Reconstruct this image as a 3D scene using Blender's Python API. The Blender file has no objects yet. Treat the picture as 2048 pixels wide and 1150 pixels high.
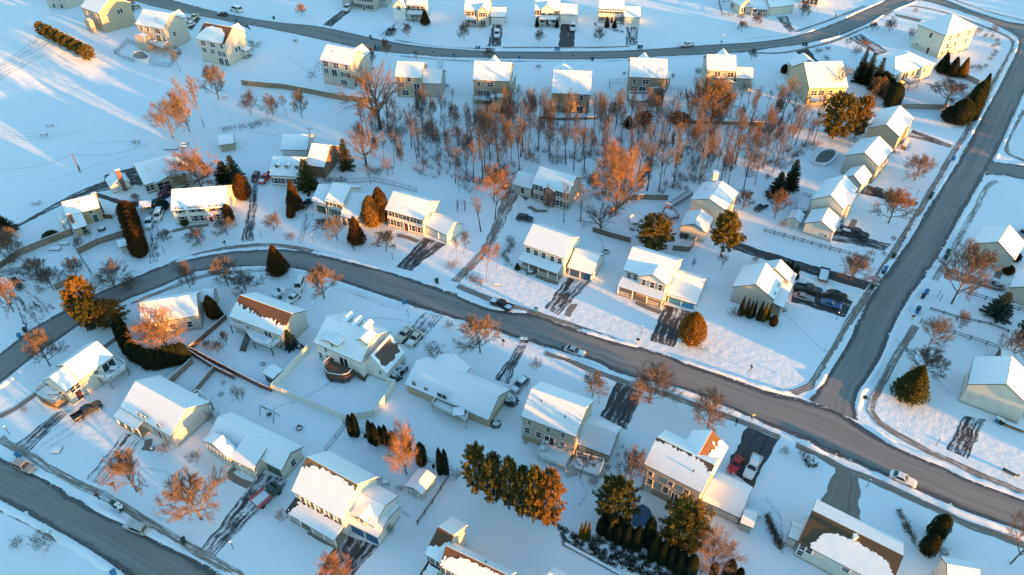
import bpy, bmesh, math, random
from mathutils import Vector, Matrix, noise
R = math.radians
random.seed(7)
scene = bpy.context.scene
COL = scene.collection

# ------------------------------------------------------------------ camera
F, TH, CH = 1450.0, R(41.0), 103.0          # focal length in 2048-px units, tilt below the horizon, height above ground
sT, cT = math.sin(TH), math.cos(TH)
cam = bpy.data.cameras.new('camera'); camo = bpy.data.objects.new('camera', cam); COL.objects.link(camo)
camo.location = (0, 0, CH); camo.rotation_euler = (math.pi/2 - TH, 0, 0)
cam.sensor_width = 36; cam.lens = F/2048*36; cam.clip_end = 5000; cam.clip_start = 1
scene.camera = camo

def P(p, z=0.0):
    """photo pixel -> the point of the world at height z seen there"""
    u, v = (p[0]-1024)/F, (p[1]-575)/F
    d = Vector((u, cT - v*sT, -sT - v*cT))
    t = (z-CH)/d.z
    return Vector((d.x*t, d.y*t, z))

def proj(w):
    x, y, z = w[0], w[1], w[2]-CH
    f = y*cT - z*sT; up = y*sT + z*cT
    return Vector((1024+F*x/f, 575-F*up/f))

def tile(x0, y0, s=1993/520):
    return lambda x, y: (x0+x/s, y0+y/s)
T1, T2, T3, T4 = tile(0,0), tile(500,0), tile(1010,0), tile(1528,0)
M1, M2, M3, M4 = tile(0,280), tile(500,280), tile(1010,280), tile(1528,280)
L1, L2, L3, L4 = tile(0,560), tile(500,560), tile(1010,560), tile(1528,560)
B1, B2, B3, B4 = tile(0,850), tile(500,850), tile(1010,850), tile(1528,850)
ZA, ZB, ZE = tile(1440,500,6.763), tile(1780,10,7.187), tile(1860,470,5.0)
ZF, ZG, ZH = tile(1640,210,9.585), tile(600,610,6.387), tile(1400,0,8.533)
ZI, ZJ, ZK = tile(240,360,6.39), tile(60,680,6.055), tile(560,890,4.792)
ZL, ZM, ZN = tile(380,810,7.665), tile(200,280,7.877), tile(1640,280,5.225)
ZO, ZP = tile(840,1000,6.0235), tile(1540,80,6.39)
ID = lambda x, y: (x, y)

_hc = P((15,100))
def mound(x, y):
    """the field climbs towards the far left corner, raised there to catch the low sun"""
    r = math.hypot((x-_hc.x)/50, (y-_hc.y)/50); return 3.4*(1-r*r)**2 if r < 1 else 0.0
def G(p):
    b = P(p)
    for _ in range(4): b = P(p, mound(b.x, b.y))
    return b

def h_of(base, topy):
    """height above a ground pixel at which the picture row topy is reached"""
    b = G(base); lo, hi = 0.0, 40.0
    for _ in range(40):
        m = (lo+hi)/2
        if proj(b+Vector((0,0,m))).y > topy: lo = m
        else: hi = m
    return lo

# ------------------------------------------------------------------ mesh builder and scene helpers
class MB:
    def __init__(s): s.v, s.f, s.uv = [], [], {}
    def add(s, vs, fs):
        o = len(s.v); s.v += [tuple(v) for v in vs]; s.f += [tuple(i+o for i in f) for f in fs]; return o
    def hexa(s, b, t):
        """bottom quad b and top quad t, counter-clockwise seen from above"""
        s.add(list(b)+list(t), [(3,2,1,0),(4,5,6,7),(0,1,5,4),(1,2,6,5),(2,3,7,6),(3,0,4,7)])
    def prism(s, poly, off):
        n = len(poly); off = Vector(off); poly = [Vector(p) for p in poly]
        s.add(poly+[p+off for p in poly], [tuple(reversed(range(n))), tuple(range(n,2*n))]+[(i,(i+1)%n,n+(i+1)%n,n+i) for i in range(n)])
    def box(s, c, ax, ay, az, sx, sy, sz):
        c, ax, ay, az = Vector(c), Vector(ax)*sx/2, Vector(ay)*sy/2, Vector(az)*sz/2
        b = [c-ax-ay-az, c+ax-ay-az, c+ax+ay-az, c-ax+ay-az]; t = [p+az*2 for p in b]
        s.hexa(b, t)
    def cube(s, x0,y0,z0,x1,y1,z1):
        s.box(((x0+x1)/2,(y0+y1)/2,(z0+z1)/2),(1,0,0),(0,1,0),(0,0,1),x1-x0,y1-y0,z1-z0)
    def bar(s, a, b, w, h=None):
        """a beam of square or flat section from a to b"""
        a, b = Vector(a), Vector(b); d = b-a
        if d.length < 1e-6: return
        x = d.normalized(); up = Vector((0,0,1)) if abs(x.z) < .95 else Vector((1,0,0))
        y = up.cross(x).normalized(); z = x.cross(y)
        s.box((a+b)/2, x, y, z, d.length, w, h or w)
    def tube(s, pts, rad, n=6, cap=True):
        rings = []
        for i, p in enumerate(pts):
            p = Vector(p); d = (Vector(pts[min(i+1,len(pts)-1)])-Vector(pts[max(i-1,0)]))
            if d.length < 1e-9: d = Vector((0,0,1))
            d.normalize(); up = Vector((0,0,1)) if abs(d.z) < .9 else Vector((1,0,0))
            x = up.cross(d).normalized(); y = d.cross(x)
            rings.append([p+(x*math.cos(2*math.pi*k/n)+y*math.sin(2*math.pi*k/n))*rad[i] for k in range(n)])
        vs = [q for r in rings for q in r]; fs = []
        for i in range(len(pts)-1):
            for k in range(n): fs.append((i*n+k, i*n+(k+1)%n, (i+1)*n+(k+1)%n, (i+1)*n+k))
        if cap: fs += [tuple(reversed(range(n))), tuple(range((len(pts)-1)*n, len(pts)*n))]
        s.add(vs, fs)
    def lathe(s, prof, c=(0,0,0), n=12, sx=1, sy=1):
        c = Vector(c); vs = []
        for r, z in prof:
            for k in range(n): vs.append(c+Vector((r*sx*math.cos(2*math.pi*k/n), r*sy*math.sin(2*math.pi*k/n), z)))
        fs = [(i*n+k, i*n+(k+1)%n, (i+1)*n+(k+1)%n, (i+1)*n+k) for i in range(len(prof)-1) for k in range(n)]
        fs += [tuple(reversed(range(n))), tuple(range((len(prof)-1)*n, len(prof)*n))]
        s.add(vs, fs)
    def mesh(s, name, m, org=(0,0,0), smooth=False, bev=0):
        me = bpy.data.meshes.new(name); o = Vector(org)
        me.from_pydata([(v[0]-o.x, v[1]-o.y, v[2]-o.z) for v in s.v], [], s.f)
        if bev:
            bm = bmesh.new(); bm.from_mesh(me); bmesh.ops.remove_doubles(bm, verts=bm.verts, dist=1e-4)
            bmesh.ops.bevel(bm, geom=bm.edges[:], offset=bev, segments=2, affect='EDGES', profile=.5, clamp_overlap=True)
            bm.to_mesh(me); bm.free()
        if m: me.materials.append(m)
        if smooth: me.polygons.foreach_set('use_smooth', [True]*len(me.polygons))
        me.update(); return me

def org_of(o):
    w = Vector((0,0,0))
    while o is not None: w += o.location; o = o.parent
    return w
def link(name, data, parent=None, loc=(0,0,0)):
    o = bpy.data.objects.new(name, data); COL.objects.link(o); o.location = loc
    if parent is not None: o.parent = parent
    return o
def obj(name, mb, m, parent=None, loc=None, **k):
    """one mesh object; mb is in world coordinates"""
    if parent is not None: return link(name, mb.mesh(name, m, org_of(parent), **k), parent)
    loc = Vector(loc or (0,0,0)); return link(name, mb.mesh(name, m, loc, **k), None, loc)
def tag(o, label, cat, group=None, kind=None):
    o['label'] = label; o['category'] = cat
    if group: o['group'] = group
    if kind: o['kind'] = kind
    return o
def thing(name, label, cat, loc, group=None):
    o = link(name, None, None, loc); o.empty_display_size = .5; return tag(o, label, cat, group)
def kids(o): return [c for c in list(ALLKIDS.get(o.name, []))]
ALLKIDS = {}
def dup(root, loc, rotz, label, group=None, scale=(1,1,1), cat=None):
    r = root.copy(); COL.objects.link(r); r.location = loc; r.rotation_euler = (0,0,rotz); r.scale = scale
    r['label'] = label
    if cat: r['category'] = cat
    if group: r['group'] = group
    elif 'group' in r: del r['group']
    for ch in root.children:
        c = ch.copy(); COL.objects.link(c); c.parent = r
        for g in ch.children:
            d = g.copy(); COL.objects.link(d); d.parent = c
    return r

# ------------------------------------------------------------------ materials
def nt(name):
    m = bpy.data.materials.new(name); m.use_nodes = True; t = m.node_tree
    b = t.nodes['Principled BSDF']; return m, t, b
def nd(t, typ, **k):
    n = t.nodes.new(typ)
    for a, v in k.items(): setattr(n, a, v)
    return n
def ramp(t, src, stops):
    r = nd(t, 'ShaderNodeValToRGB'); e = r.color_ramp.elements
    while len(e) < len(stops): e.new(.5)
    for i, (p, c) in enumerate(stops): e[i].position = p; e[i].color = (*c, 1)
    t.links.new(src, r.inputs[0]); return r.outputs[0]
def noi(t, vec, sc, det=4, rough=.55):
    n = nd(t, 'ShaderNodeTexNoise'); n.inputs['Scale'].default_value = sc; n.inputs['Detail'].default_value = det; n.inputs['Roughness'].default_value = rough
    if vec is not None: t.links.new(vec, n.inputs['Vector'])
    return n.outputs['Fac']
def bump(t, b, h, st, dist=.05):
    n = nd(t, 'ShaderNodeBump'); n.inputs['Strength'].default_value = st; n.inputs['Distance'].default_value = dist
    t.links.new(h, n.inputs['Height']); t.links.new(n.outputs[0], b.inputs['Normal'])
def mixc(t, f, a, b):
    n = nd(t, 'ShaderNodeMix', data_type='RGBA'); t.links.new(f, n.inputs[0])
    for v, i in ((a, 6), (b, 7)):
        if isinstance(v, tuple): n.inputs[i].default_value = (*v, 1)
        else: t.links.new(v, n.inputs[i])
    return n.outputs[2]
def mth(t, op, a, b=0.0):
    n = nd(t, 'ShaderNodeMath', operation=op)
    for i, v in enumerate((a, b)):
        if isinstance(v, (int, float)): n.inputs[i].default_value = v
        else: t.links.new(v, n.inputs[i])
    return n.outputs[0]
def pos(t): return nd(t, 'ShaderNodeNewGeometry').outputs['Position']
def scl(t, vec, s):
    n = nd(t, 'ShaderNodeMapping'); n.inputs['Scale'].default_value = s; t.links.new(vec, n.inputs['Vector']); return n.outputs[0]

SNOW = (.79, .87, .92)
_cache = {}
def memo(fn):
    def g(*a):
        k = (fn.__name__, a)
        if k not in _cache: _cache[k] = fn(*a)
        return _cache[k]
    return g
@memo
def snow_mat(kind):
    m, t, b = nt('snow_'+kind); p = pos(t)
    big = noi(t, p, .05, 3); mid = noi(t, p, .6, 4); fine = noi(t, p, 4, 5, .65)
    b.inputs['Roughness'].default_value = .75
    if kind == 'ground':
        c = mixc(t, ramp(t, big, [(.3,(0,0,0)),(.75,(1,1,1))]), (.76,.85,.90), (.82,.885,.92))
        # scuffed places where bits of grass and twigs poke through
        sp = ramp(t, noi(t, p, 2.2, 6, .7), [(.69,(0,0,0)),(.76,(1,1,1))]); area = ramp(t, noi(t, p, .028, 2), [(.53,(0,0,0)),(.66,(1,1,1))])
        c = mixc(t, mth(t, 'MULTIPLY', mth(t, 'MULTIPLY', sp, area), .6), c, (.30,.25,.19)); t.links.new(c, b.inputs['Base Color'])
        h = mth(t, 'ADD', mth(t, 'MULTIPLY', mid, 1.0), mth(t, 'MULTIPLY', fine, .3)); bump(t, b, h, .5, .22)
    else:
        b.inputs['Base Color'].default_value = (*SNOW, 1)
        h = mth(t, 'ADD', mth(t, 'MULTIPLY', mid, .8), mth(t, 'MULTIPLY', fine, .35)); bump(t, b, h, .35, .12)
    return m
@memo
def siding(c):
    m, t, b = nt('lap_siding'); g = pos(t); sx = nd(t, 'ShaderNodeSeparateXYZ'); t.links.new(g, sx.inputs[0])
    fr = mth(t, 'FRACT', mth(t, 'MULTIPLY', sx.outputs[2], 5.0)); gr = noi(t, g, .7, 4)
    cc = mixc(t, ramp(t, gr, [(.3,(0,0,0)),(.7,(1,1,1))]), tuple(x*.9 for x in c), tuple(min(1,x*1.05) for x in c))
    cc = mixc(t, ramp(t, fr, [(.80,(0,0,0)),(.95,(1,1,1))]), cc, tuple(x*.72 for x in c)); t.links.new(cc, b.inputs['Base Color'])
    b.inputs['Roughness'].default_value = .6; bump(t, b, fr, .4, .03); return m
@memo
def plain(name, c, rough=.6, metal=0.0, var=.12):
    m, t, b = nt(name); b.inputs['Roughness'].default_value = rough; b.inputs['Metallic'].default_value = metal
    g = noi(t, nd(t, 'ShaderNodeTexCoord').outputs['Object'], 3, 4)
    t.links.new(mixc(t, ramp(t, g, [(.3,(0,0,0)),(.7,(1,1,1))]), tuple(x*(1-var) for x in c), tuple(min(1,x*(1+var)) for x in c)), b.inputs['Base Color']); return m
@memo
def shingle(c):
    m, t, b = nt('asphalt_shingle'); p = pos(t); n1 = noi(t, p, 6, 5, .7); n2 = noi(t, p, .5, 3)
    cc = mixc(t, ramp(t, n1, [(.35,(0,0,0)),(.65,(1,1,1))]), tuple(x*.7 for x in c), tuple(x*1.25 for x in c))
    cc = mixc(t, mth(t, 'MULTIPLY', n2, .5), cc, tuple(x*.7 for x in c)); t.links.new(cc, b.inputs['Base Color']); b.inputs['Roughness'].default_value = .9; bump(t, b, n1, .4, .04); return m
@memo
def brick(c):
    m, t, b = nt('brickwork'); n = nd(t, 'ShaderNodeTexBrick'); n.inputs['Color1'].default_value = (*c,1); n.inputs['Color2'].default_value = (*[x*.65 for x in c],1)
    n.inputs['Mortar'].default_value = (.4,.37,.33,1); n.inputs['Scale'].default_value = 4; t.links.new(nd(t,'ShaderNodeTexCoord').outputs['Object'], n.inputs['Vector'])
    t.links.new(n.outputs[0], b.inputs['Base Color']); b.inputs['Roughness'].default_value = .9; return m
@memo
def wood(c):
    m, t, b = nt('weathered_wood'); p = nd(t,'ShaderNodeTexCoord').outputs['Object']; n = noi(t, scl(t, p, (5,5,.6)), 2.5, 5, .7)
    t.links.new(mixc(t, ramp(t, n, [(.3,(0,0,0)),(.7,(1,1,1))]), tuple(x*.6 for x in c), tuple(x*1.25 for x in c)), b.inputs['Base Color']); b.inputs['Roughness'].default_value = .85; return m
@memo
def glass():
    m, t, b = nt('window_glass'); b.inputs['Base Color'].default_value = (.018,.024,.032,1); b.inputs['Roughness'].default_value = .08; b.inputs['IOR'].default_value = 1.5; return m
@memo
def paint(c):
    m, t, b = nt('car_paint'); b.inputs['Base Color'].default_value = (*c,1); b.inputs['Roughness'].default_value = .28; b.inputs['Metallic'].default_value = .15
    b.inputs['Coat Weight'].default_value = .6
    p = nd(t,'ShaderNodeTexCoord').outputs['Object']; sx = nd(t,'ShaderNodeSeparateXYZ'); t.links.new(p, sx.inputs[0])
    k = mth(t,'MULTIPLY', ramp(t, sx.outputs[2], [(.25,(1,1,1)),(.8,(0,0,0))]), ramp(t, noi(t,p,2.5,5,.7), [(.35,(0,0,0)),(.7,(1,1,1))]))
    t.links.new(mixc(t, mth(t,'MULTIPLY',k,.8), c, (.33,.31,.29)), b.inputs['Base Color']); return m
@memo
def leaves(c, c2):
    m, t, b = nt('evergreen_foliage'); g = nd(t, 'ShaderNodeNewGeometry'); t.links.new(ramp(t, g.outputs['Random Per Island'], [(0,c),(1,c2)]), b.inputs['Base Color'])
    b.inputs['Roughness'].default_value = .75; b.inputs['Specular IOR Level'].default_value = .2
    tr = nd(t, 'ShaderNodeBsdfTranslucent'); t.links.new(ramp(t, g.outputs['Random Per Island'], [(0,tuple(x*1.2 for x in c)),(1,tuple(x*1.2 for x in c2))]), tr.inputs[0])
    mx = nd(t, 'ShaderNodeMixShader'); mx.inputs[0].default_value = .35; t.links.new(b.outputs[0], mx.inputs[1]); t.links.new(tr.outputs[0], mx.inputs[2]); t.links.new(mx.outputs[0], t.nodes['Material Output'].inputs[0])
    return m
@memo
def twigs(c):
    m, t, b = nt('bark_and_twigs'); p = nd(t,'ShaderNodeTexCoord').outputs['Object']; n = noi(t, p, 1.2, 4)
    t.links.new(mixc(t, ramp(t, n, [(.3,(0,0,0)),(.7,(1,1,1))]), tuple(x*.75 for x in c), tuple(x*1.2 for x in c)), b.inputs['Base Color']); b.inputs['Roughness'].default_value = .85; return m
@memo
def road_mat(kind, amount=.5):
    """paved sheet whose uv runs along (metres) and across (0..1)"""
    m, t, b = nt('paving_'+kind); uv = nd(t,'ShaderNodeUVMap').outputs[0]; p = pos(t)
    lane = noi(t, scl(t, uv, (.022, 8, 1)), 1.0, 4, .55); blot = noi(t, p, .10, 4, .6); fine = noi(t, p, 3, 4, .7)
    sx = nd(t,'ShaderNodeSeparateXYZ'); t.links.new(uv, sx.inputs[0])
    edge = mth(t,'MULTIPLY', mth(t,'ABSOLUTE', mth(t,'SUBTRACT', sx.outputs[1], .5)), 2.0)      # 0 middle .. 1 edge
    b.inputs['Roughness'].default_value = .8
    if kind == 'road':
        c = ramp(t, lane, [(.25,(.15,.15,.15)),(.50,(.215,.213,.208)),(.75,(.285,.28,.27))])
        c = mixc(t, mth(t,'MULTIPLY', ramp(t, blot, [(.4,(0,0,0)),(.62,(1,1,1))]), .35), c, (.26,.235,.205))
        wet = ramp(t, mth(t,'ADD', mth(t,'MULTIPLY', edge, .75), mth(t,'MULTIPLY', noi(t, scl(t, uv, (.07,2.5,1)), 1.0, 4, .6), .55)), [(.78,(0,0,0)),(.86,(1,1,1))])
        c = mixc(t, mth(t,'MULTIPLY', wet, .85), c, (.048,.05,.055))
        sn = ramp(t, mth(t,'ADD', mth(t,'MULTIPLY', edge, .55), mth(t,'MULTIPLY', noi(t, p, .9, 5, .65), .6)), [(.86,(0,0,0)),(.90,(1,1,1))])
        c = mixc(t, sn, c, SNOW)
        rr = mth(t,'SUBTRACT', .85, mth(t,'MULTIPLY', wet, .35)); t.links.new(rr, b.inputs['Roughness'])
    else:
        base = (.028,.028,.031) if kind == 'drive' else (.17,.145,.12)
        hi = (.075,.075,.078) if kind == 'drive' else (.27,.235,.20)
        c = mixc(t, ramp(t, lane, [(.35,(0,0,0)),(.65,(1,1,1))]), base, hi)
        # snow left on it: long tracks plus patches
        trk = noi(t, scl(t, uv, (.13, 5.5, 1)), 1.0, 4, .6); pat = noi(t, p, .9, 5, .7)
        s = mth(t,'ADD', mth(t,'MULTIPLY', trk, .72), mth(t,'MULTIPLY', pat, .28))
        th = .66-.32*amount
        c = mixc(t, ramp(t, s, [(th-.055,(0,0,0)),(th+.055,(.92,.92,.92))]), c, SNOW)
    t.links.new(c, b.inputs['Base Color']); bump(t, b, fine, .25, .03); return m

WHITE = plain('white_trim', (.78,.78,.76), .5)
BLACK = plain('black_metal', (.02,.02,.022), .5)
RUBBER = plain('rubber', (.018,.018,.018), .8)
STEEL = plain('wheel_alloy', (.45,.45,.46), .35, .8)
SN = snow_mat('roof')
GL = glass()
# ------------------------------------------------------------------ houses
Z = Vector((0,0,1))
def vnoise(a, b, sc=1.0): return noise.noise(Vector((a*sc, b*sc, 3.7)))

class Block:
    """one gabled (or hipped, or single-slope) volume; frame: origin A, u along the eave, n away from it"""
    def __init__(s, A, u, n, L, W, h, pitch):
        s.A, s.u, s.n, s.L, s.W, s.h, s.pitch = Vector((A[0],A[1],0)), u, n, L, W, h, pitch
    def C(s, a, t, z): return s.A + s.u*a + s.n*t + Z*z
    def face(s, k, i=.28):
        """wall frame: origin at ground, horizontal direction, outward normal, length"""
        if k == 'f': return s.C(i,i,0), s.u, -s.n, s.L-2*i
        if k == 'b': return s.C(i,s.W-i,0), s.u, s.n, s.L-2*i
        if k == '1': return s.C(i,i,0), s.n, -s.u, s.W-2*i
        return s.C(s.L-i,i,0), s.n, s.u, s.W-2*i

class House:
    def __init__(s, name, label, cat='house', at=None):
        s.name, s.label, s.cat, s.root, s.ph = name, label, cat, None, at
        s.colour = (.6,.57,.48)
    def mk(s, loc):
        if s.root is None: s.root = thing(s.name, s.label, s.cat, (loc.x, loc.y, 0))
    def block(s, e1, e2, r=None, c=None, c2=None, g1=None, g2=None, h=None, W=None, pitch=.62, **k):
        """e1,e2: ends of an eave; r: a ridge end; c / c2: the other eave's corner beyond e1 / e2; g1,g2: wall foot below e1 / e2"""
        if h is None:
            g, e = (g1, e1) if g1 else (g2, e2)
            gp = P(g); best = min((( (P(e, hh*.05)-gp).xy.length), hh*.05) for hh in range(30, 200)); h = best[1]
        A, B = P(e1, h), P(e2, h); A.z = B.z = 0
        L = (B-A).length; u = (B-A)/L; n = Vector((-u.y, u.x, 0))
        if c or c2:
            q, e = (c, A) if c else (c2, B)
            w = (P(q, h)-e); w.z = 0; d = w.dot(n)
            if W is None: W = abs(d)
            if d < 0: n = -n
            if r is not None:
                Q = A if (proj(A+n*W/2+Z*(h+2))-Vector(r)).length < (proj(B+n*W/2+Z*(h+2))-Vector(r)).length else B
                pitch = min((((proj(Q+n*W/2+Z*(h+p*.02*W/2))-Vector(r)).length), p*.02) for p in range(12, 60))[1]
        elif r is not None:
            best = None
            for Q in (A, B):
                for i in range(30, 180):
                    for sg in (1, -1):
                        t = i*.05
                        e = (proj(Q+n*(sg*t)+Z*(h+pitch*t))-Vector(r)).length
                        if best is None or e < best[0]: best = (e, sg, t)
            n = n*best[1]; W = best[2]*2 if W is None else W
        else:
            if n.dot(A) < 0: n = -n
        if k.pop('half', False): k['shape'] = 'half'; W = W/2
        return s.add(Block(A, u, n, L, W, h, pitch), **k)
    def add(s, b, col=None, snow=True, shape='gable', found=.35, fcol=(.40,.36,.29), roofcol=(.075,.06,.05), zb=0.0, ov=.3, mask_f=None, mask_b=None, wallname='wall'):
        s.mk(b.C(b.L/2, b.W/2, 0)); b.house = s; col = col or s.colour; b.col = col
        i = .28; h, W, L, p = b.h, b.W, b.L, b.pitch; sd = siding(col)
        rz = h+p*W/2 if shape != 'half' else h+p*W
        w = MB()
        if shape == 'gable':
            poly = [b.C(i,i,zb), b.C(i,W-i,zb), b.C(i,W-i,h+p*i-.05), b.C(i,W/2,rz-.05), b.C(i,i,h+p*i-.05)]
        elif shape == 'half':
            poly = [b.C(i,i,zb), b.C(i,W,zb), b.C(i,W,rz-.05), b.C(i,i,h+p*i-.05)]
        else:
            poly = [b.C(i,i,zb), b.C(i,W-i,zb), b.C(i,W-i,h), b.C(i,i,h)]
        w.prism(poly, b.u*(L-2*i)); b.wall = obj(wallname, w, sd, s.root)
        if found and zb == 0:
            w = MB(); j = i-.02; q = [b.C(j,j,0), b.C(L-j,j,0), b.C(L-j,W-j,0), b.C(j,W-j,0)]
            if b.u.cross(b.n).z < 0: q.reverse()
            w.hexa(q, [x+Z*found for x in q]); obj('foundation', w, plain('foundation_'+str(fcol), fcol, .9), s.root)
        rf, sn = MB(), MB()
        th, st = .13, .15
        if shape == 'gable': slopes = [([(0,0,h),(L,0,h),(L,W/2,rz),(0,W/2,rz)], mask_f), ([(L,W,h),(0,W,h),(0,W/2,rz),(L,W/2,rz)], mask_b)]
        elif shape == 'half': slopes = [([(0,0,h),(L,0,h),(L,W,rz),(0,W,rz)], mask_f)]
        else:
            q = min(W/2, L/2-.2)
            slopes = [([(0,0,h),(L,0,h),(L-q,W/2,rz),(q,W/2,rz)], mask_f), ([(L,W,h),(0,W,h),(q,W/2,rz),(L-q,W/2,rz)], mask_b),
                      ([(L,0,h),(L,W,h),(L-q,W/2,rz)], None), ([(0,W,h),(0,0,h),(q,W/2,rz)], None)]
        for q, mk in slopes:
            q = [b.C(*x) for x in q]; nrm = (q[1]-q[0]).cross(q[2]-q[0]).normalized()
            if nrm.z < 0: nrm = -nrm
            rf.prism([x-Z*.02 for x in q], Vector((0,0,-th)))
            if not snow: continue
            if mk is None:
                c = sum(q, Vector())/len(q); qi = [x+(c-x).normalized()*.07 for x in q]
                sn.prism([x-Z*.01 for x in qi], Vector((0,0,st)))
            else: s.patch(sn, q, mk, Z*.1)
        b.roof = obj('roof', rf, shingle(roofcol), s.root)
        if sn.v: obj('snow_cover', sn, SN, b.roof)
        return b
    def patch(s, sn, q, mk, up):
        """snow left on part of a slope: cells kept where the mask is positive, with an edge down to the shingles"""
        La, Lb = (q[1]-q[0]).length, (q[3]-q[0]).length; na, nb = max(4,int(La/.14)), max(4,int(Lb/.14))
        keep = {(i,j) for i in range(na) for j in range(nb) if mk((i+.5)/na, (j+.5)/nb, (i+.5)/na*La, (j+.5)/nb*Lb) > 0}
        vid = {}
        def V(i, j, top):
            k = (i,j,top)
            if k not in vid:
                a, bb = i/na, j/nb; p0 = q[0]+(q[1]-q[0])*a; p1 = q[3]+(q[2]-q[3])*a
                vid[k] = len(sn.v); sn.v.append(tuple(p0+(p1-p0)*bb+(up if top else Z*-.005)))
            return vid[k]
        for i, j in keep:
            sn.f.append((V(i,j,1), V(i+1,j,1), V(i+1,j+1,1), V(i,j+1,1)))
            for di, dj, a, c in ((0,-1,(i,j),(i+1,j)), (1,0,(i+1,j),(i+1,j+1)), (0,1,(i+1,j+1),(i,j+1)), (-1,0,(i,j+1),(i,j))):
                if (i+di,j+dj) not in keep: sn.f.append((V(*a,0), V(*c,0), V(*c,1), V(*a,1)))
    # ---- things on walls
    def panel(s, b, face, x, z, w, h, name, m, proud=.05, parent=None):
        o, d, nn, L = b.face(face); mb = MB(); mb.box(o+d*(x*L)+Z*z+nn*(proud/2), d, nn, Z, w, proud, h); return obj(name, mb, m, parent or s.root)
    def win(s, b, face, xs, zs, w=.95, h=1.35, sh=None, frame=None, double=False):
        w *= 1.12; h *= 1.1
        for z in zs:
            for x in xs:
                o, d, nn, L = b.face(face); c = o+d*(x*L)+Z*z
                W2 = w*2+.1 if double else w; t = .1; mb = MB()
                mb.box(c+Z*(h/2+t/2)+nn*.03, d, nn, Z, W2+2*t, .1, t); mb.box(c-Z*(h/2+t/2)+nn*.04, d, nn, Z, W2+2*t, .12, t)
                for sg in (-1,1): mb.box(c+d*(sg*(W2/2+t/2))+nn*.03, d, nn, Z, t, .1, h)
                mb.box(c+nn*.035, d, nn, Z, W2, .05, .06)
                if double: mb.box(c+nn*.03, d, nn, Z, .1, .08, h)
                f = obj('window', mb, frame or WHITE, s.root)
                mb = MB(); mb.box(c+nn*.012, d, nn, Z, W2, .036, h); obj('pane', mb, GL, f)
                if sh:
                    for sg in (-1,1):
                        mb = MB(); mb.box(c+d*(sg*(W2/2+t+.2))+nn*.03, d, nn, Z, .36, .06, h+.1); obj('shutter', mb, plain('shutter_paint', sh, .6), s.root)
    def door(s, b, face, x, w=1.0, h=2.1, col=(.12,.03,.03), z0=.2, glassy=False):
        o, d, nn, L = b.face(face); c = o+d*(x*L)+Z*(z0+h/2); mb = MB(); t = .12
        for sg in (-1,1): mb.box(c+d*(sg*(w/2+t/2))+nn*.04, d, nn, Z, t, .1, h)
        mb.box(c+Z*(h/2+t/2)+nn*.045, d, nn, Z, w+2*t, .11, t); fr = obj('door_frame', mb, WHITE, s.root)
        mb = MB(); mb.box(c+nn*.02, d, nn, Z, w, .05, h); dr = obj('door', mb, GL if glassy else plain('door_paint', col, .5), s.root)
        mb = MB(); mb.box(c+d*(w*.38)+nn*.06, d, nn, Z, .06, .06, .1); obj('handle', mb, STEEL, dr)
        if glassy: mb = MB(); mb.box(c+nn*.05, d, nn, Z, .1, .05, h); obj('mullion', mb, WHITE, dr)
    def garage(s, b, face, x, w=2.6, h=2.2, col=(.75,.74,.7)):
        o, d, nn, L = b.face(face); c = o+d*(x*L)+Z*(.08+h/2); mb = MB(); t = .14
        for sg in (-1,1): mb.box(c+d*(sg*(w/2+t/2))+nn*.04, d, nn, Z, t, .1, h)
        mb.box(c+Z*(h/2+t/2)+nn*.045, d, nn, Z, w+2*t, .11, t); obj('garage_door_frame', mb, WHITE, s.root)
        mb = MB()
        for k in range(4): mb.box(c+Z*(-h/2+(k+.5)*h/4)+nn*.02, d, nn, Z, w, .05, h/4-.03)
        g = obj('garage_door', mb, plain('garage_paint', col, .5), s.root)
        mb = MB(); mb.box(c-Z*(h*.36)+nn*.06, d, nn, Z, .3, .05, .07); obj('handle', mb, BLACK, g)
    def porch(s, b, face, x0, x1, depth, ztop, zeave, posts=4, floor=True, rail=True, col=None, snowmask=None):
        o, d, nn, L = b.face(face); a, e = o+d*(x0*L), o+d*(x1*L); q = [a+nn*depth+Z*zeave, e+nn*depth+Z*zeave, e+Z*ztop, a+Z*ztop]
        mb = MB(); mb.prism(q, Vector((0,0,-.14))); rf = obj('porch_roof', mb, shingle((.075,.06,.05)), s.root)
        mb = MB()
        if snowmask: s.patch(mb, q, snowmask, Z*.1)
        else: c = sum(q, Vector())/4; mb.prism([x+(c-x).normalized()*.07+Z*.005 for x in q], Vector((0,0,.14)))
        obj('snow_cover', mb, SN, rf)
        zf = .25 if floor else 0
        if floor:
            mb = MB(); f = [a+nn*.02, e+nn*.02, e+nn*(depth-.2), a+nn*(depth-.2)]; mb.prism(f, Vector((0,0,zf))); obj('porch_floor', mb, plain('porch_concrete', (.33,.29,.24), .9), s.root)
        N = posts
        pts = [a+(e-a)*(k/(N-1)*.96+.02)+nn*(depth-.35) for k in range(N)]
        for p in pts:
            mb = MB(); mb.bar(p+Z*zf, p+Z*(zeave-.05), .16); obj('post', mb, WHITE, s.root)
        if rail:
            mb = MB(); skip = N//2-1
            for k in range(N-1):
                if k == skip and N > 2: continue
                p, q2 = pts[k], pts[k+1]; mb.bar(p+Z*(zf+.9), q2+Z*(zf+.9), .08, .08); mb.bar(p+Z*(zf+.15), q2+Z*(zf+.15), .06, .06)
                m = max(2, int((q2-p).length/.25))
                for j in range(1, m): mb.bar(p+(q2-p)*(j/m)+Z*(zf+.18), p+(q2-p)*(j/m)+Z*(zf+.87), .04)
            obj('railing', mb, WHITE, s.root)
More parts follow.
